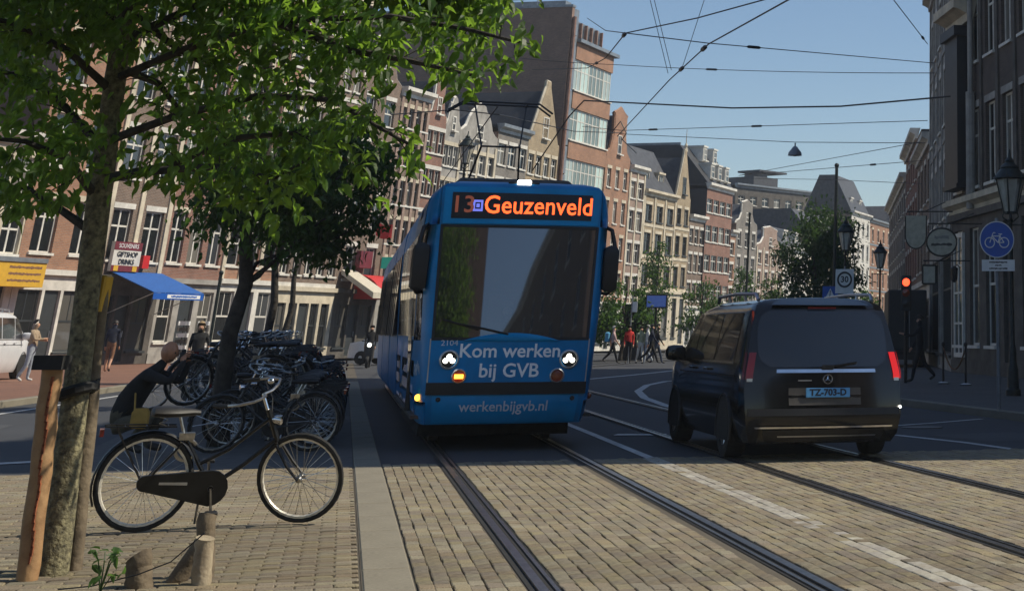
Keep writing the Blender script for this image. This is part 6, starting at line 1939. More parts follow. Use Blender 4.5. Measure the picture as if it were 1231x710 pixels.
# --- the crouching photographer in black
mp = G(160, 545)
fwd = 0.30
J = {'pelvis': ((-0.28, 0, 0.34), (0.14, 0.165)), 'spine': ((-0.19, 0, 0.56), (0.135, 0.16)), 'chest': ((-0.02, 0, 0.80), (0.135, 0.175)), 'neck': ((0.13, 0, 0.945), (0.062, 0.062)),
     'jaw': ((0.185, 0, 1.03), (0.058, 0.058))}
E = [('pelvis', 'spine', 'top'), ('spine', 'chest', 'top'), ('chest', 'neck', 'top'), ('neck', 'jaw', 'skin'), ]
for q, sg in (('L', 1), ('R', -1)):
    J['hip' + q] = ((-0.22, sg * 0.11, 0.30), 0.10)
    J['kn' + q] = ((0.20, sg * 0.19, 0.48 if sg > 0 else 0.40), 0.075)
    J['an' + q] = ((-0.02 + 0.08 * (sg > 0), sg * 0.17, 0.09), 0.05)
    J['to' + q] = ((0.17 + 0.08 * (sg > 0), sg * 0.19, 0.045), 0.042)
    J['sh' + q] = ((0.06, sg * 0.185, 0.86), 0.075)
    J['el' + q] = ((0.34, sg * 0.20, 0.78), 0.05)
    J['wr' + q] = ((0.425, sg * 0.095, 0.985), 0.036)
    J['ha' + q] = ((0.41, sg * 0.075, 1.055), 0.034)
    E += [('chest', 'sh' + q, 'top'), ('sh' + q, 'el' + q, 'sleeve'), ('el' + q, 'wr' + q, 'sleeve'), ('wr' + q, 'ha' + q, 'skin'), ('pelvis', 'hip' + q, 'leg'), ('hip' + q, 'kn' + q, 'leg'), ('kn' + q, 'an' + q, 'leg'), ('an' + q, 'to' + q, 'shoe')]
    prev_r = 0.0095
    for fi, (dx, dz, ln) in enumerate(((0.020, 0.045, 1.0), (0.028, 0.026, 1.08), (0.026, 0.006, 1.0), (0.018, -0.012, 0.8))):
        a = 'f%d%s' % (fi, q); b = 'g%d%s' % (fi, q); c_ = 'h%d%s' % (fi, q)
        J[a] = ((0.425 + dx, sg * 0.072, 1.065 + dz), prev_r); J[b] = ((0.452 + dx * ln, sg * 0.048, 1.068 + dz), prev_r * 0.95); J[c_] = ((0.440 + dx * ln, sg * 0.022, 1.068 + dz), prev_r * 0.85)
        E += [('ha' + q, a, 'skin'), (a, b, 'skin'), (b, c_, 'skin')]
    J['t0' + q] = ((0.385, sg * 0.066, 1.045), 0.011); J['t1' + q] = ((0.375, sg * 0.035, 1.035), 0.010)
    E += [('ha' + q, 't0' + q, 'skin'), ('t0' + q, 't1' + q, 'skin')]
man = human('person', 'bald man in black sweater crouching and holding a camera to his eye', (mp.x, mp.y, 0), R(6), J, E, mats_of('cloth_black', 'cloth_olive', skin='skin_tan', shoe='shoe_dark'), 1.06, head=((0.212, 0, 1.105), 0.0, 0.12, 1.0))
for sg in (-1, 1):
    m = MB(); m.ball((0.293, sg * 0.034, 1.098), 0.011, 8); m.obj('eye', 'hair_dark', man, True)
m = MB(); m.tube([(0.283, -0.024, 1.035), (0.297, 0, 1.032), (0.283, 0.024, 1.035)], 0.005, 5); m.obj('mouth', 'sign_maroon', man)
m = MB()
V_, F_ = head_geo((0.212, 0, 1.105), 0.0, 0.12, 1.0)
sel = [f for f in F_ if all((V_[i] - Vector((0.212, 0, 1.105))).z < -0.02 and (V_[i] - Vector((0.212, 0, 1.105))).z > -0.125 and (V_[i] - Vector((0.212, 0, 1.105))).x > -0.02 for i in f)]
cc_ = Vector((0.212, 0, 1.08))
m.add([cc_ + (v - cc_) * 1.02 for v in V_], [f for f in sel if all((V_[i] - cc_).z < -0.05 for i in f)]); m.obj('stubble', 'cloth_brown', man, True)
camo = thing('camera', 'black camera held by the crouching man', 'camera', (mp.x, mp.y, 0), R(6))
camo.scale = (1.06,) * 3
m = MB(); m.rbox(0.355, 0.415, -0.065, 0.065, 1.01, 1.105, 0.008); m.rbox(0.36, 0.40, -0.028, 0.028, 1.105, 1.14, 0.01); m.obj('body', 'black_plastic', camo)
m = MB(); m.lathe([(0.036, 0.0), (0.038, 0.07), (0.034, 0.075), (0.002, 0.06)], 14, (0.415, 0, 1.058), 'x'); m.obj('lens', 'black_plastic', camo, True)
bagp = G(200, 522)
sbg = thing('shoulder_bag', 'ochre shoulder bag at the crouching man\'s hip', 'bag', (mp.x + 0.14, mp.y - 0.28, 0), R(10))
m = MB(); m.loft([[Vector((0.10 * cx * k, 0.05 * cy * k, z)) for (cx, cy) in ((-1, -0.7), (0, -1), (1, -0.7), (1, 0.7), (0, 1), (-1, 0.7))] for (z, k) in ((0.30, 0.7), (0.33, 1.0), (0.48, 1.0), (0.53, 0.7))], True, True); m.obj('pouch', 'ochre_cloth', sbg, True)
m = MB(); m.tube([(-0.08, 0, 0.50), (-0.14, 0.12, 0.70), (-0.12, 0.25, 0.84)], 0.012, 5); m.obj('strap', 'ochre_cloth', sbg)
# tram driver
dp = T(1.30, 0.02)
JD = {'pelvis': ((0, 0, 0.98), (0.14, 0.17)), 'spine': ((0, 0, 1.16), (0.125, 0.16)), 'chest': ((0.02, 0, 1.40), (0.13, 0.18)), 'neck': ((0.04, 0, 1.56), 0.06), 'jaw': ((0.07, 0, 1.66), (0.065, 0.062)), 'cran': ((0.06, 0, 1.755), (0.095, 0.082)), 'nose': ((0.155, 0, 1.70), 0.015)}
for q, sg in (('L', 1), ('R', -1)):
    JD['hip' + q] = ((0.03, sg * 0.10, 0.96), 0.10); JD['kn' + q] = ((0.42, sg * 0.12, 0.98), 0.07); JD['an' + q] = ((0.46, sg * 0.12, 0.56), 0.05); JD['to' + q] = ((0.60, sg * 0.13, 0.50), 0.04)
    JD['sh' + q] = ((0.02, sg * 0.20, 1.48), 0.075); JD['el' + q] = ((0.18, sg * 0.26, 1.25), 0.05); JD['wr' + q] = ((0.42, sg * 0.20, 1.30), 0.035); JD['ha' + q] = ((0.48, sg * 0.19, 1.33), 0.035); JD['fi' + q] = ((0.55, sg * 0.18, 1.33), 0.022); JD['th' + q] = ((0.50, sg * 0.14, 1.35), 0.014)
human('person', 'tram driver in dark jacket sitting behind the windscreen', (dp.x, dp.y, 0), TANG - math.pi / 2, JD, BE, mats_of('cloth_navy', 'cloth_black'), 1.0, hair=('hair_dark', 'short'), sub=1)
# ================================================================== street furniture, signs
def lantern_post(label, loc, h, k=1.0):
    t = thing('street_lamp', label, 'street lamp', loc)
    zb = h - 0.98 * k - 0.72 * 0
    zb = h - 1.0 * k
    m = MB(); m.lathe([(0.17, 0), (0.17, 0.12), (0.13, 0.16), (0.12, 0.55), (0.09, 0.65), (0.085, 0.95), (0.055, 1.05), (0.045, zb - 0.2), (0.065, zb - 0.16), (0.045, zb - 0.12), (0.035, zb)], 14); m.obj('post', 'iron_green', t, True)
    b = MB(); b.tube([(-0.28, 0, zb - 0.26), (0.28, 0, zb - 0.26)], 0.018, 6)
    for sg in (-1, 1): b.ball((sg * 0.28, 0, zb - 0.26), 0.03, 8)
    b.obj('ladder_bar', 'iron_green', t, True)
    m = MB()
    z = 0.0
    for q in range(6):
        a = q * math.tau / 6 + 0.3
        m.tube([(0.11 * math.cos(a), 0.11 * math.sin(a), z), (0.235 * math.cos(a), 0.235 * math.sin(a), z + 0.52)], 0.013, 5)
        m.tube([(0.25 * math.cos(a), 0.25 * math.sin(a), z + 0.53), (0.26 * math.cos(a), 0.26 * math.sin(a), z + 0.61)], [0.015, 0.004], 5)
    for q in range(4):
        a = q * math.tau / 4
        m.tube([(0.03 * math.cos(a), 0.03 * math.sin(a), z - 0.14), (0.13 * math.cos(a), 0.13 * math.sin(a), z - 0.06), (0.11 * math.cos(a), 0.11 * math.sin(a), z)], 0.012, 5)
    m.lathe([(0.12, z - 0.01), (0.12, z + 0.02)], 6); m.lathe([(0.24, z + 0.51), (0.27, z + 0.53), (0.25, z + 0.56), (0.15, z + 0.68), (0.16, z + 0.70), (0.07, z + 0.78), (0.08, z + 0.80), (0.03, z + 0.86), (0.012, z + 0.98)], 12)
    lo = m.obj('lantern', 'iron_green', t, True, loc=(0, 0, zb)); lo.scale = (k, k, k)
    g = MB(); g.lathe([(0.10, z + 0.02), (0.222, z + 0.51)], 6); g.obj('glass', 'lantern_glass', lo)
    return t
lantern_post('classic iron lantern post behind the blue cycle sign', (P(1217, HZ, 37.5).x, 37.5, 0.11), P(1213, 184, 37.5).z, 1.45)
lantern_post('classic iron lantern seen past the van roof against the orange house', (P(1057, HZ, 78).x, 78, 0.1), P(1058, 290, 78).z, 1.3)
lantern_post('dark iron lantern in front of the big tree', (P(1014, HZ, 66).x, 66, 0.1), P(1018, 262, 66).z, 1.35)
lantern_post('classic lantern rising behind the tram roof', (P(536, HZ, 62).x, 62, 0.1), P(566, 160, 62).z, 1.25)

def faint_print(parent, mat, x0, x1, z, h, y, seed=1):
    """a printed line too small to read in the photograph: one ragged strip"""
    rg_ = random.Random(seed); n = max(6, int((x1 - x0) / (h * 0.55)))
    up, dn_ = [], []
    for i in range(n + 1):
        x = x0 + (x1 - x0) * i / n
        up.append((x, z + h * rg_.uniform(0.18, 0.5))); dn_.append((x, z - h * rg_.uniform(0.18, 0.5)))
    m = MB(); m.prism(up + dn_[::-1], y - 0.002, y); return m.obj('faint_print', mat, parent)
def sign_pole(name, label, base, h, r=0.03, mat='pole_grey', cat='sign'):
    t = thing(name, label, cat, base)
    m = MB(); m.tube([(0, 0, -0.05), (0, 0, h)], r, 10); m.obj('pole', mat, t, True)
    return t
def disc(mb, r, y0, y1, n=36): mb.lathe([(0.001, y0), (r, y0), (r, y1), (0.001, y1)], n, (0, 0, 0), 'y')
# blue cycle-path sign
p = G(1201, 492, 0.11)
sy = p.y
hp = P(1195, 262, sy).z
cs = sign_pole('cycle_path_sign', 'round blue sign with white bicycle on a grey pole', (p.x, p.y, 0.11), hp - 0.11, 0.035)
zc_ = P(1195, 288, sy).z - 0.11
m = MB(); disc(m, 0.325, -0.055, -0.045); so = m.obj('sign_face', 'sign_blue', cs, loc=(0, 0, zc_))
m = MB(); m.tube([(0.318 * math.cos(a), -0.058, 0.318 * math.sin(a)) for a in fr(0, math.tau, 40)[:-1]], 0.010, 5, closed=True); m.obj('rim', 'sign_white', so)
m = MB()
for cx in (-0.135, 0.135): m.tube([(cx + 0.088 * math.cos(a), -0.060, -0.055 + 0.088 * math.sin(a)) for a in fr(0, math.tau, 24)[:-1]], 0.011, 5, closed=True)
BBk, STk, HTk, RHk, FHk = (-0.02, -0.055), (-0.065, 0.085), (0.085, 0.085), (-0.135, -0.055), (0.135, -0.055)      # drawn facing right, mirrored below
for a, b in ((RHk, BBk), (RHk, (-0.055, 0.06)), (BBk, STk), ((-0.055, 0.06), (0.085, 0.06)), (BBk, (0.085, 0.055)), ((0.075, 0.11), FHk), ((-0.10, 0.095), (-0.03, 0.095)), ((0.045, 0.125), (0.075, 0.115)), ((0.045, 0.125), (0.03, 0.11))):
    m.tube([(-a[0], -0.060, a[1]), (-b[0], -0.060, b[1])], 0.010, 5)
m.obj('bicycle_symbol', 'sign_white', so)
m = MB(); m.box((0, -0.05, 0), (0.62, 0.012, 0.20)); pl2 = m.obj('text_plate', 'sign_white', cs, loc=(0.02, 0, P(1195, 319, sy).z - 0.11))
for q_, (a_, b_) in enumerate(((-0.17, 0.17), (-0.06, 0.06), (-0.17, 0.17))): faint_print(pl2, 'sign_ink', a_, b_, 0.055 - 0.055 * q_, 0.03, -0.058, q_)
# 30 zone sign and crossing sign beyond the van
zs = sign_pole('speed_sign', 'square white thirty zone sign above the van roof', (P(1014, HZ, 52).x, 52, 0.05), P(1014, 322, 52).z, 0.03)
zz0 = P(1014, 338, 52).z - 0.05
m = MB(); m.rbox(-0.29, 0.29, -0.05, -0.04, -0.36, 0.36, 0.004); so = m.obj('sign_face', 'sign_white', zs, loc=(0, 0, zz0))
m = MB(); m.tube([(0.21 * math.cos(a), -0.055, 0.05 + 0.21 * math.sin(a)) for a in fr(0, math.tau, 32)[:-1]], 0.028, 6, closed=True); m.obj('ring', 'sign_ink', so)
lettering('zone_number', '30', 0.25, 'sign_ink', so, (0, -0.056, 0.05), (R(90), 0, 0), extrude=0.001, bold=0.006)
zx = sign_pole('crossing_sign', 'square blue pedestrian crossing sign left of the thirty zone sign', (P(997, HZ, 53).x, 53, 0.05), P(997, 345, 53).z, 0.03)
m = MB(); m.rbox(-0.25, 0.25, -0.05, -0.04, -0.25, 0.25, 0.004); so = m.obj('sign_face', 'sign_blue', zx, loc=(0, 0, P(997, 354, 53).z - 0.05))
m = MB(); m.prism([(-0.19, -0.17), (0.19, -0.17), (0, 0.19)], -0.058, -0.052); tr_ = m.obj('triangle', 'sign_white', so)
m = MB(); m.tube([(0.0, -0.062, 0.06), (-0.01, -0.062, -0.03), (0.05, -0.062, -0.13)], 0.014, 5); m.tube([(-0.01, -0.062, -0.03), (-0.06, -0.062, -0.13)], 0.014, 5); m.ball((0, -0.062, 0.095), 0.022, 8); m.obj('walker_symbol', 'sign_ink', tr_)
# traffic light in the shade
tl_ = sign_pole('traffic_light', 'traffic light showing red beside the dark lorry', (P(1089, HZ, 47).x, 47, 0.11), P(1089, 336, 47).z - 0.11, 0.05, 'iron_black', 'traffic light')
m = MB(); m.rbox(-0.15, 0.15, -0.2, 0.0, -0.48, 0.46, 0.03); so = m.obj('housing', 'black_plastic', tl_, loc=(0, 0, P(1089, 352, 47).z - 0.11))
M("signal_red", (0.9, 0.05, 0.02), 0.3, emit=3.5, ecol=(1.0, 0.06, 0.02))
for z_, mt_ in ((0.28, 'signal_red'), (0.0, 'lamp_amber'), (-0.28, 'sign_back')):
    m = MB(); m.lathe([(0.105, -0.205), (0.06, -0.225), (0.002, -0.23)], 16, (0, 0, z_), 'y'); m.obj('signal_lens', mt_ if mt_ != 'sign_back' else 'display_black', so, True)
# thin masts
for (x, y0, Y, r, lab, yb) in ((1009, 200, 92, 0.09, 'tall thin mast rising out of the big tree', 0), (903, 258, 105, 0.07, 'dark mast in front of the grey gabled house', 0), (262, 330, 52, 0.05, 'thin dark pole left of the second tree', 0)):
    t = sign_pole('mast', lab, (P(x - 8, HZ, Y).x, Y, 0.05), P(x, y0, Y).z, r, 'iron_green', 'mast')
    m = MB(); m.ball((0, 0, P(x, y0, Y).z), r * 1.5, 8); m.obj('cap', 'iron_green', t, True)
# information screen and stop shelter cabinet
t = sign_pole('information_screen', 'blue information screen on a post beside the sandstone building', (P(787, HZ, 92).x, 92, 0), P(787, 368, 92).z, 0.05, 'iron_black', 'screen')
m = MB(); m.rbox(-0.6, 0.6, -0.12, 0.0, -0.36, 0.36, 0.02); so = m.obj('housing', 'black_plastic', t, loc=(0, 0, P(787, 362, 92).z))
m = MB(); m.box((0, -0.125, 0), (1.06, 0.008, 0.58)); m.obj('display', 'screen_blue', so)
t = thing('utility_cabinet', 'dark cabinet behind the people at the crossing', 'cabinet', (P(765, HZ, 93).x, 93, 0))
m = MB(); m.rbox(-0.7, 0.7, -0.35, 0.35, 0.0, 2.9, 0.04); m.obj('housing', 'truck_dark', t)
m = MB(); m.box((0, -0.36, 1.6), (1.2, 0.02, 1.7)); m.obj('panel', 'stone_dark', t)
t = sign_pole('stop_pole', 'light grey stop pole between the people at the crossing', (P(757.5, HZ, 86).x, 86, 0), P(766, 355, 86).z, 0.035, 'pole_grey', 'pole')
m = MB(); m.box((0.14, 0, P(766, 360, 86).z - 0.35), (0.28, 0.03, 0.5)); m.obj('flag_plate', 'sign_white', t)
t = sign_pole('bollard', 'orange marker post beside the van mirror', (P(838, HZ, 88).x, 88, 0), 1.0, 0.11, 'post_orange', 'bollard')
m = MB(); m.lathe([(0.13, 0.95), (0.13, 1.0), (0.05, 1.06)], 10); m.obj('cap', 'post_orange', t)
# rope barrier posts in front of the shop
bps = []
for i, (x, y) in enumerate(((1134, 461), (1161, 463))):
    g_ = G(x, y, 0.11)
    t = thing('barrier_post', ['rope barrier post nearer the hanging signs', 'rope barrier post nearer the cycle sign'][i], 'post', (g_.x, g_.y, 0.11), 0, 'rope barrier posts')
    m = MB(); m.lathe([(0.17, 0), (0.17, 0.025), (0.04, 0.05), (0.03, 0.06), (0.025, 0.95), (0.05, 0.97), (0.05, 1.03), (0.02, 1.06)], 14); m.obj('post', 'iron_black', t, True)
    m = MB(); m.lathe([(0.175, 0.02), (0.10, 0.045), (0.05, 0.055)], 14); m.obj('base_plate', 'sign_white', t, True)
    bps.append(Vector((g_.x, g_.y, 0)))
rp_ = thing('barrier_rope', 'dark rope hanging between the two barrier posts', 'rope', (bps[0].x, bps[0].y, 0.11)); m = MB()
d_ = bps[1] - bps[0]
m.tube([Vector((d_.x * k, d_.y * k, 0.93 - 2.2 * k * (1 - k))) for k in fr(0, 1, 12)], 0.022, 6); m.obj('rope', 'cloth_brown', rp_)
# hanging shop signs on brackets (fixed to the cream house)
def hang_sign(label, x, y, Y, w, h, kind, lines):
    c = P(x, y, Y)
    t = thing('hanging_sign', label, 'sign', (c.x, c.y, c.z), 0)
    m = MB()
    if kind == 'oval': m.prism([(w / 2 * math.cos(a), h / 2 * math.sin(a)) for a in fr(0, math.tau, 28)[:-1]], -0.03, 0.03)
    elif kind == 'shield': m.prism([(-w / 2, h / 2), (-w / 2, -h * 0.1)] + [(w / 2 * math.cos(a), -h * 0.1 + h * 0.4 * math.sin(a)) for a in fr(math.pi, math.tau, 12)] + [(w / 2, h / 2)], -0.03, 0.03)
    else: m.box((0, 0, 0), (w, 0.06, h))
    m.obj('board', 'sign_beige', t)
    m = MB()
    if kind == 'oval': m.tube([(w / 2 * math.cos(a), -0.02, h / 2 * math.sin(a)) for a in fr(0, math.tau, 28)[:-1]], 0.028, 6, closed=True)
    elif kind == 'shield': m.tube([(-w / 2, -0.02, h / 2), (-w / 2, -0.02, -h * 0.1)] + [(w / 2 * math.cos(a), -0.02, -h * 0.1 + h * 0.4 * math.sin(a)) for a in fr(math.pi, math.tau, 12)][1:] + [(w / 2, -0.02, h / 2)], 0.022, 6)
    else:
        for (a, b) in (((-w / 2, -h / 2), (w / 2, -h / 2)), ((w / 2, -h / 2), (w / 2, h / 2)), ((w / 2, h / 2), (-w / 2, h / 2)), ((-w / 2, h / 2), (-w / 2, -h / 2))): m.tube([(a[0], -0.02, a[1]), (b[0], -0.02, b[1])], 0.03, 6)
    m.obj('border', 'iron_black', t)
    m = MB(); m.tube([(-w * 0.45, 0, h / 2 + 0.14), (1.25, 0.1, h / 2 + 0.14)], 0.02, 6); m.tube([(0.3, 0, h / 2 + 0.14), (1.0, 0.1, h / 2 + 0.45)], 0.014, 6)
    for sx in (-0.3, 0.3): m.tube([(sx * w, 0, h / 2 - (0.1 if kind == 'oval' else 0)), (sx * w, 0, h / 2 + 0.14)], 0.010, 5)
    m.obj('bracket', 'iron_black', t)
    for i, s in enumerate(lines):
        lettering('sign_lettering', s, 0.17, 'sign_ink', t, (0, -0.035, 0.14 - i * 0.2), (R(90), 0, 0), extrude=0.002)
    return t
hang_sign('shield shaped hanging shop sign nearer the sky', 1101, 279, 55, 0.70, 1.05, 'shield', [])
ov_ = hang_sign('oval hanging shop sign with dark rim', 1132, 291, 50, 0.92, 0.80, 'oval', [])
faint_print(ov_, 'stone_dark', -0.32, 0.32, -0.07, 0.10, -0.034, 21); faint_print(ov_, 'stone_grey', -0.22, 0.22, 0.14, 0.12, -0.034, 22)
hang_sign('small square framed menu board below the oval sign', 1117, 330, 50, 0.40, 0.52, 'square', [])
# wall lantern on the dark pier
wlp = P(1147, 330, 50); t = thing('wall_lantern', 'small dark wall lantern on the shop pier', 'lamp', (wlp.x, wlp.y, wlp.z)); m = MB(); m.lathe([(0.03, 0.25), (0.12, 0.18), (0.10, -0.15), (0.03, -0.22)], 6); m.tube([(0, 0, 0.2), (0.1, 0.25, 0.3), (0.2, 0.5, 0.2)], 0.015, 5); m.obj('housing', 'iron_black', t)

# ---- shops on the left
def on_facade(x, y, out):
    """point in front of the left row"""
    t_ = tL(x)
    return LP(t_, out, hL(x, y))
# blue awning over the souvenir shop
a0, a1 = tL(113) + 0.2, tL(182) - 0.1
zt, zb = hL(150, 327), hL(150, 352)
aw = thing('awning', 'blue sloping awning over the souvenir shop', 'awning', LP(a0, 0, 0), LANG)
L_ = a1 - a0
m = MB(); m.loft([[(0, -0.05, zt), (0, -2.4, zb), (0, -2.4, zb - 0.03), (0, -0.05, zt - 0.03)], [(L_, -0.05, zt), (L_, -2.4, zb), (L_, -2.4, zb - 0.03), (L_, -0.05, zt - 0.03)]], True, True); m.obj('canopy', 'awning_blue', aw)
m = MB(); m.box((L_ / 2, -2.4, zb - 0.17), (L_, 0.015, 0.26)); va = m.obj('valance', 'sign_blue', aw)
m = MB(); m.box((L_ * 0.6, -2.413, zb - 0.17), (L_ * 0.66, 0.006, 0.15)); m.obj('valance_panel', 'sign_white', va)
faint_print(va, 'sign_blue', L_ * 0.34, L_ * 0.86, zb - 0.17, 0.10, -2.418, 4)
m = MB()
for x in (0.15, L_ - 0.15): m.tube([(x, -0.1, zb - 0.9), (x, -2.3, zb - 0.04)], 0.02, 5)
m.obj('awning_arm', 'alu', aw)
# gift shop sign above it
c0 = tL(112); c1 = tL(146)
sg_ = thing('shop_sign', 'maroon and white gift shop sign above the blue awning', 'sign', LP(c0, 0, 0), LANG)
z0_, z1_ = hL(140, 327), hL(140, 292); W_ = c1 - c0
m = MB(); m.bb(0, W_, -0.25, -0.08, z0_, z1_); m.obj('board', 'stone_white', sg_)
m = MB(); m.bb(0.0, W_, -0.262, -0.251, z1_ - (z1_ - z0_) * 0.28, z1_); m.obj('top_band', 'sign_maroon', sg_)
m = MB(); m.bb(0.0, W_, -0.262, -0.251, z0_, z0_ + (z1_ - z0_) * 0.2); m.obj('bottom_band', 'sign_maroon', sg_)
for q_ in (0.16, 0.84):
    m = MB(); m.box((W_ * q_, -0.268, z0_ + (z1_ - z0_) * 0.10), (0.30, 0.008, 0.22)); m.obj('yellow_patch', 'sign_yellow', sg_)
for i, s in enumerate(('GIFTSHOP', 'DRINKS')): lettering('sign_lettering', s, 0.30, 'sign_ink', sg_, (W_ / 2, -0.27, z1_ - (z1_ - z0_) * (0.43 + 0.25 * i)), (R(90), 0, 0), extrude=0.002, bold=0.006)
lettering('sign_lettering', 'SOUVENIRS', 0.26, 'sign_white', sg_, (W_ / 2, -0.27, z1_ - (z1_ - z0_) * 0.14), (R(90), 0, 0), extrude=0.002)
c = on_facade(154, 315, 0.15); m = MB(); m.box((0, 0, 0), (0.45, 0.2, 0.55)); tag(m.obj('red_sign', 'sign_red', None, loc=c, rot=(0, 0, LANG)), 'small red sign box right of the gift shop sign', 'sign')
# yellow board at the far left
c0 = tL(-50); c1 = tL(16)
yb_ = thing('shop_sign', 'yellow sign board at the left picture edge', 'sign', LP(c0, 0, 0), LANG)
z0_, z1_ = hL(0, 345), hL(0, 316); W_ = c1 - c0
m = MB(); m.bb(0, W_, -0.9, -0.06, z0_, z1_); m.obj('board', 'sign_yellow', yb_)
for q_ in range(3): faint_print(yb_, 'cloth_brown', W_ * 0.3, W_ * 0.92, z0_ + (z1_ - z0_) * (0.25 + 0.27 * q_), 0.12, -0.905, 9 + q_)
m = MB(); m.bb(0, W_, -0.95, -0.06, z1_ + 0.003, z1_ + 0.18); m.obj('board_cap', 'zinc', yb_)
# postcard racks by the awning
for i, x in enumerate((172, 184)):
    t = thing('postcard_rack', ['wire postcard rack just right of the shop door', 'wire postcard rack beside the parked bicycles'][i], 'rack', LP(tL(x - 5), 2.2 + 0.5 * i, 0.105), LANG + 0.4)
    m = MB(); m.tube([(0, 0, 0), (0, 0, 1.9)], 0.03, 6); m.lathe([(0.3, 0), (0.3, 0.03), (0.03, 0.06)], 10); m.obj('stand', 'iron_black', t)
    for k in range(6):
        m = MB()
        for q in range(4):
            a = q * math.pi / 2; m.box((0.22 * math.cos(a), 0.22 * math.sin(a), 0.45 + k * 0.25), (0.26, 0.03, 0.17), (0, 0, a + math.pi / 2))
        m.obj('card_row', 'sign_white' if k % 2 else 'stone_dark', t)
# pushchair with blue hood
t = thing('pushchair', 'pushchair with bright blue hood near the awning', 'pushchair', LP(tL(200), 5.0, 0.105), LANG + 1.0)
m = MB(); m.tube([(-0.3, -0.22, 0.15), (0.1, -0.22, 0.6), (0.45, -0.22, 1.0)], 0.02, 6); m.tube([(-0.3, 0.22, 0.15), (0.1, 0.22, 0.6), (0.45, 0.22, 1.0), (0.45, -0.22, 1.0)], 0.02, 6); m.tube([(0.3, -0.22, 0.12), (0.05, -0.22, 0.55)], 0.02, 6); m.tube([(0.3, 0.22, 0.12), (0.05, 0.22, 0.55)], 0.02, 6); m.obj('frame', 'alu', t, True)
m = MB(); m.rbox(-0.25, 0.2, -0.2, 0.2, 0.4, 0.65, 0.05); m.obj('seat', 'cloth_navy', t)
m = MB(); m.loft([[(0.05 + 0.36 * math.cos(a) * 0.9, y, 0.62 + 0.42 * math.sin(a)) for a in fr(R(60), R(180), 6)] for y in (-0.21, 0, 0.21)], False); m.obj('hood', 'bag_blue', t, True)
for (x, y) in ((-0.3, -0.22), (-0.3, 0.22), (0.3, -0.22), (0.3, 0.22)):
    m = MB(); m.lathe([(0.02, -0.02), (0.11, -0.02), (0.11, 0.02), (0.02, 0.02)], 12, (x, y, 0.115), 'y'); m.obj('wheel', 'tyre', t)
# red awning further on
a0, a1 = tL(418), tL(447)
zt, zb = hL(440, 331), hL(440, 360)
aw = thing('awning', 'rounded red awning with pale side further down the row', 'awning', LP(a0, 0, 0), LANG)
L_ = a1 - a0
m = MB(); rings = []
for x in (0, L_): rings.append([(x, -1.7 * math.sin(a), zb + (zt - zb) * math.cos(a)) for a in fr(0, R(90), 8)] + [(x, 0, zb)])
m.loft(rings, True, False); m.obj('canopy', 'awning_red', aw, False)
m = MB(); m.add(rings[0], [tuple(range(len(rings[0])))]); m.obj('side_panel', 'awning_red', aw)
m = MB(); m.loft([[(-1.6, -0.1, zt + 0.2), (-1.6, -2.2, zb + 0.3), (-1.6, -2.2, zb + 0.0), (-1.6, -0.1, zt - 0.05)], [(-0.1, -0.1, zt + 0.2), (-0.1, -2.2, zb + 0.3), (-0.1, -2.2, zb), (-0.1, -0.1, zt - 0.05)]], True, True)
aw2 = thing('awning', 'pale sloping awning left of the red awning', 'awning', LP(a0 - 0.1, 0, 0), LANG); m.obj('canopy', 'awning_cream', aw2)
c = on_facade(442, 316, 0.8); m = MB(); m.box((0, 0, 0), (0.9, 0.16, 0.62)); tag(m.obj('green_sign', 'sign_green', None, loc=c, rot=(0, 0, 0.1)), 'small green lit pharmacy sign above the red awning', 'sign')
c = on_facade(420, 312, 0.3); m = MB(); m.box((0, 0, 0), (1.3, 0.3, 0.9)); tag(m.obj('dark_sign', 'sign_maroon', None, loc=c, rot=(0, 0, LANG)), 'dark sign panel left of the green sign', 'sign')
c = on_facade(418, 266, 0.9)
fg_ = thing('flag', 'red flag hanging from the facade above the red awning', 'flag', c, 0.2)
m = MB(); m.grid(lambda u, v: Vector((u * 0.9, 0.10 * math.sin(u * 5 + v), -v * 0.75 - u * 0.25 - 0.1 * math.sin(u * 4))), fr(0, 1, 8), fr(0, 1, 4)); m.obj('cloth', 'awning_red', fg_, True)
m = MB(); m.tube([(-0.5, 0.5, -0.3), (1.0, 0, 0.15)], 0.02, 5); m.obj('staff', 'pole_grey', fg_)
# parked car far behind the bicycles
t = thing('parked_car', 'white car roof showing behind the scooter rider', 'car', (P(478, HZ, 80).x, 80, 0), R(80))
m = MB(); rings = []
for (y, zt_, hw) in ((-2.0, 0.75, 0.75), (-1.9, 0.9, 0.82), (-1.0, 1.0, 0.86), (-0.45, 1.42, 0.66), (0.6, 1.46, 0.66), (1.35, 1.05, 0.84), (1.95, 0.95, 0.8), (2.02, 0.6, 0.76)):
    rings.append([(-hw * 1.0, y, 0.3), (-hw * 1.02, y, min(0.85, zt_)), (-hw * (0.9 if zt_ > 1.2 else 1), y, zt_), (hw * (0.9 if zt_ > 1.2 else 1), y, zt_), (hw * 1.02, y, min(0.85, zt_)), (hw, y, 0.3)])
m.loft(rings, True, True); m.obj('body', 'white_van_paint', t, True)
for sg in (-1, 1):
    m = MB(); m.add([(sg * 0.80, -0.9, 1.0), (sg * 0.64, -0.42, 1.36), (sg * 0.64, 0.58, 1.38), (sg * 0.80, 1.2, 1.04)], [(0, 1, 2, 3)]); m.obj('side_window', 'privacy_glass', t)
    for y in (-1.3, 1.3):
        m = MB(); m.lathe([(0.1, -0.1), (0.3, -0.1), (0.31, 0), (0.3, 0.1), (0.1, 0.1)], 16, (sg * 0.78, y, 0.31), 'x'); m.obj('wheel', 'tyre', t)

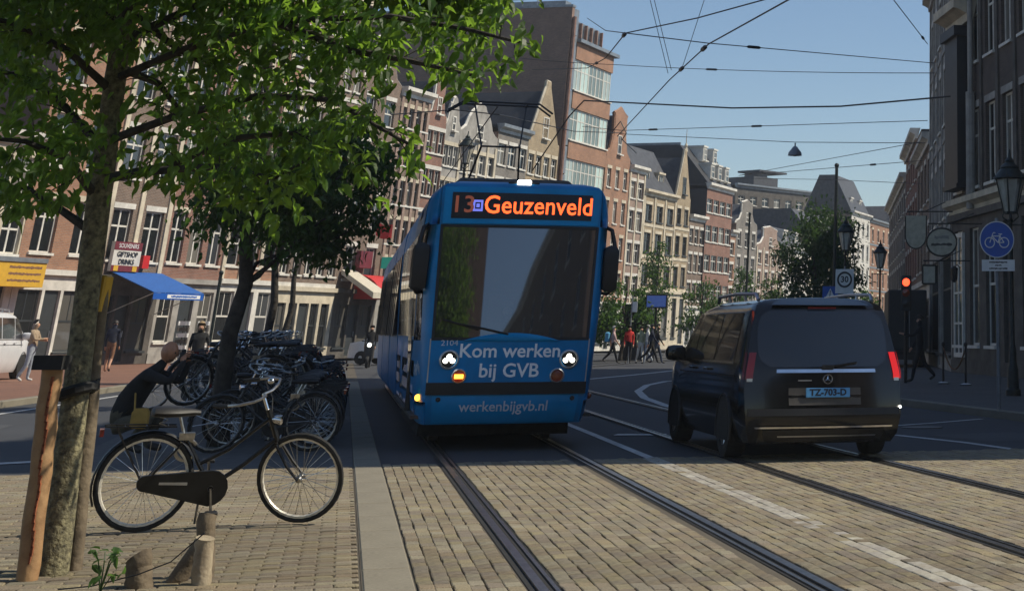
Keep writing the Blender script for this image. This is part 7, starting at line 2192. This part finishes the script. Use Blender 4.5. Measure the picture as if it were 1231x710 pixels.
# ================================================================== overhead wires
def wire(label, pts, r=0.012, sag=0.0, kind='overhead_wire', ins=(), bits=()):
    """pts: list of world points"""
    o = thing(kind, label, 'wire', pts[0], 0, 'overhead wires')
    pp_ = []
    for a, b in zip(pts[:-1], pts[1:]):
        for i in range(8):
            k = i / 8; p = a.lerp(b, k); p = p - Vector((0, 0, sag * 4 * k * (1 - k))); pp_.append(p - pts[0])
    pp_.append(pts[-1] - pts[0])
    m = MB(); m.tube(pp_, r, 5); m.obj('strand', 'wire', o)
    for k in ins:
        i = int(k * (len(pp_) - 2)); a, b = pp_[i], pp_[i + 1]; d = (b - a).normalized()
        c = a.lerp(b, k * (len(pp_) - 2) - i)
        m = MB(); m.tube([c - d * 0.42, c - d * 0.3, c + d * 0.3, c + d * 0.42], [r, r * 3.2, r * 3.2, r], 7); m.obj('insulator', 'iron_black', o)
    return o
wire('thick cable looping from the tower block across the street', [P(640, 205, 70), P(684, 140, 66), P(702, 121, 64), P(880, 130, 60), P(1010, 128, 57), P(1142, 116, 53)], 0.030)
wire('thin span wire crossing the sky below the topmost span', [P(560, 62, 80), P(740, 78, 70), P(1124, 88, 56)], 0.014, 0.1, ins=(0.72,))
wire('span wire from the left junction sloping to the far cornice', [P(752, 40, 40), P(850, 52, 43), P(1122, 76, 58)], 0.014, ins=(0.62,))
wire('span wire from the left junction rising out of the top edge', [P(752, 40, 40), P(838, 22, 36), P(940, -6, 32)], 0.016, ins=())
wire('contact wire running diagonally up to the top edge', [P(742, 164, 66), P(805, 96, 48), P(852, 53, 38), P(962, -8, 28)], 0.018, ins=(0.47, 0.66))
wire('left suspension strand dropping to the contact wire', [P(779, -10, 44), P(803, 88, 48)], 0.010)
wire('second suspension strand dropping to the contact wire', [P(784, -10, 44), P(807, 84, 48)], 0.010)
wire('right suspension strand rising from the contact wire', [P(820, 82, 48), P(850, -10, 44)], 0.010)
wire('span wire below the thick cable', [P(700, 152, 76), P(748, 157, 74), P(1115, 145, 58)], 0.014, 0.0, ins=(0.6, 0.8))
lampw = wire('span wire carrying the hanging street lamp', [P(744, 161, 74), P(956, 171, 66), P(1112, 172, 60)], 0.014)
wire('sloping wire from the far junction to the right cornice', [P(888, 211, 92), P(1105, 171, 64)], 0.014, ins=(0.1,))
wire('lower sloping wire from the far junction', [P(888, 211, 92), P(1110, 193, 66)], 0.014, ins=(0.9,))
wire('lowest far wire in front of the modern block', [P(876, 214, 100), P(1000, 216, 90), P(1108, 221, 74)], 0.014)
wire('short stay wire reaching the right cornice from above', [P(1068, -8, 42), P(1115, 53, 56)], 0.014, ins=(0.97,))
wire('slack wire from the left junction down to the tower block', [P(752, 40, 40), P(728, 70, 52), P(706, 82, 66), P(640, 84, 74)], 0.018, ins=(0.02, 0.5))
wire('stay wire above the tower block ending at the left junction', [P(706, 22, 70), P(728, 37, 50), P(752, 40, 40)], 0.014)
wire('wire loop hanging by the orange gabled house', [P(735, 160, 66), P(746, 146, 66), P(753, 160, 66), P(748, 168, 66), P(765, 184, 72)], 0.02)
wire('contact wire above the tram running back along the track', [T(6.6, 0, 5.24), T(30, 0.0, 5.5), T(50, 3.6, 5.6)], 0.012)
wire('arched support wire over the pantograph', [P(470, 138, 45), P(545, 132, 42), P(600, 138, 42), P(690, 158, 60), P(748, 160, 66)], 0.016)
# hanging lamp
hl_ = P(956, 172, 66)
t = thing('hanging_lamp', 'dome shaped street lamp hanging from the span wire', 'street lamp', hl_)
m = MB(); m.lathe([(0.03, 0.0), (0.03, -0.12), (0.10, -0.16), (0.14, -0.22), (0.27, -0.38), (0.29, -0.50), (0.27, -0.50), (0.24, -0.40)], 18); m.obj('shade', 'zinc', t, True)
m = MB(); m.ball((0, 0, -0.44), 0.16, 10, (1, 1, 0.6)); m.obj('bulb', 'lantern_glass', t, True)

# ================================================================== the air between
hz = MB(); hz.bb(-440, 440, -140, 740, -1.2, 31.0)
HZM = bpy.data.materials.new("haze_air"); HZM.use_nodes = True
_n = HZM.node_tree.nodes; _l = HZM.node_tree.links
_n.remove(_n["Principled BSDF"])
_v = _n.new("ShaderNodeVolumePrincipled")
_v.inputs["Color"].default_value = (0.88, 0.92, 0.97, 1)
_v.inputs["Density"].default_value = 0.0005
_v.inputs["Anisotropy"].default_value = 0.25
_l.new(_v.outputs[0], _n["Material Output"].inputs["Volume"])
tag(hz.obj('haze', HZM), kind='stuff')
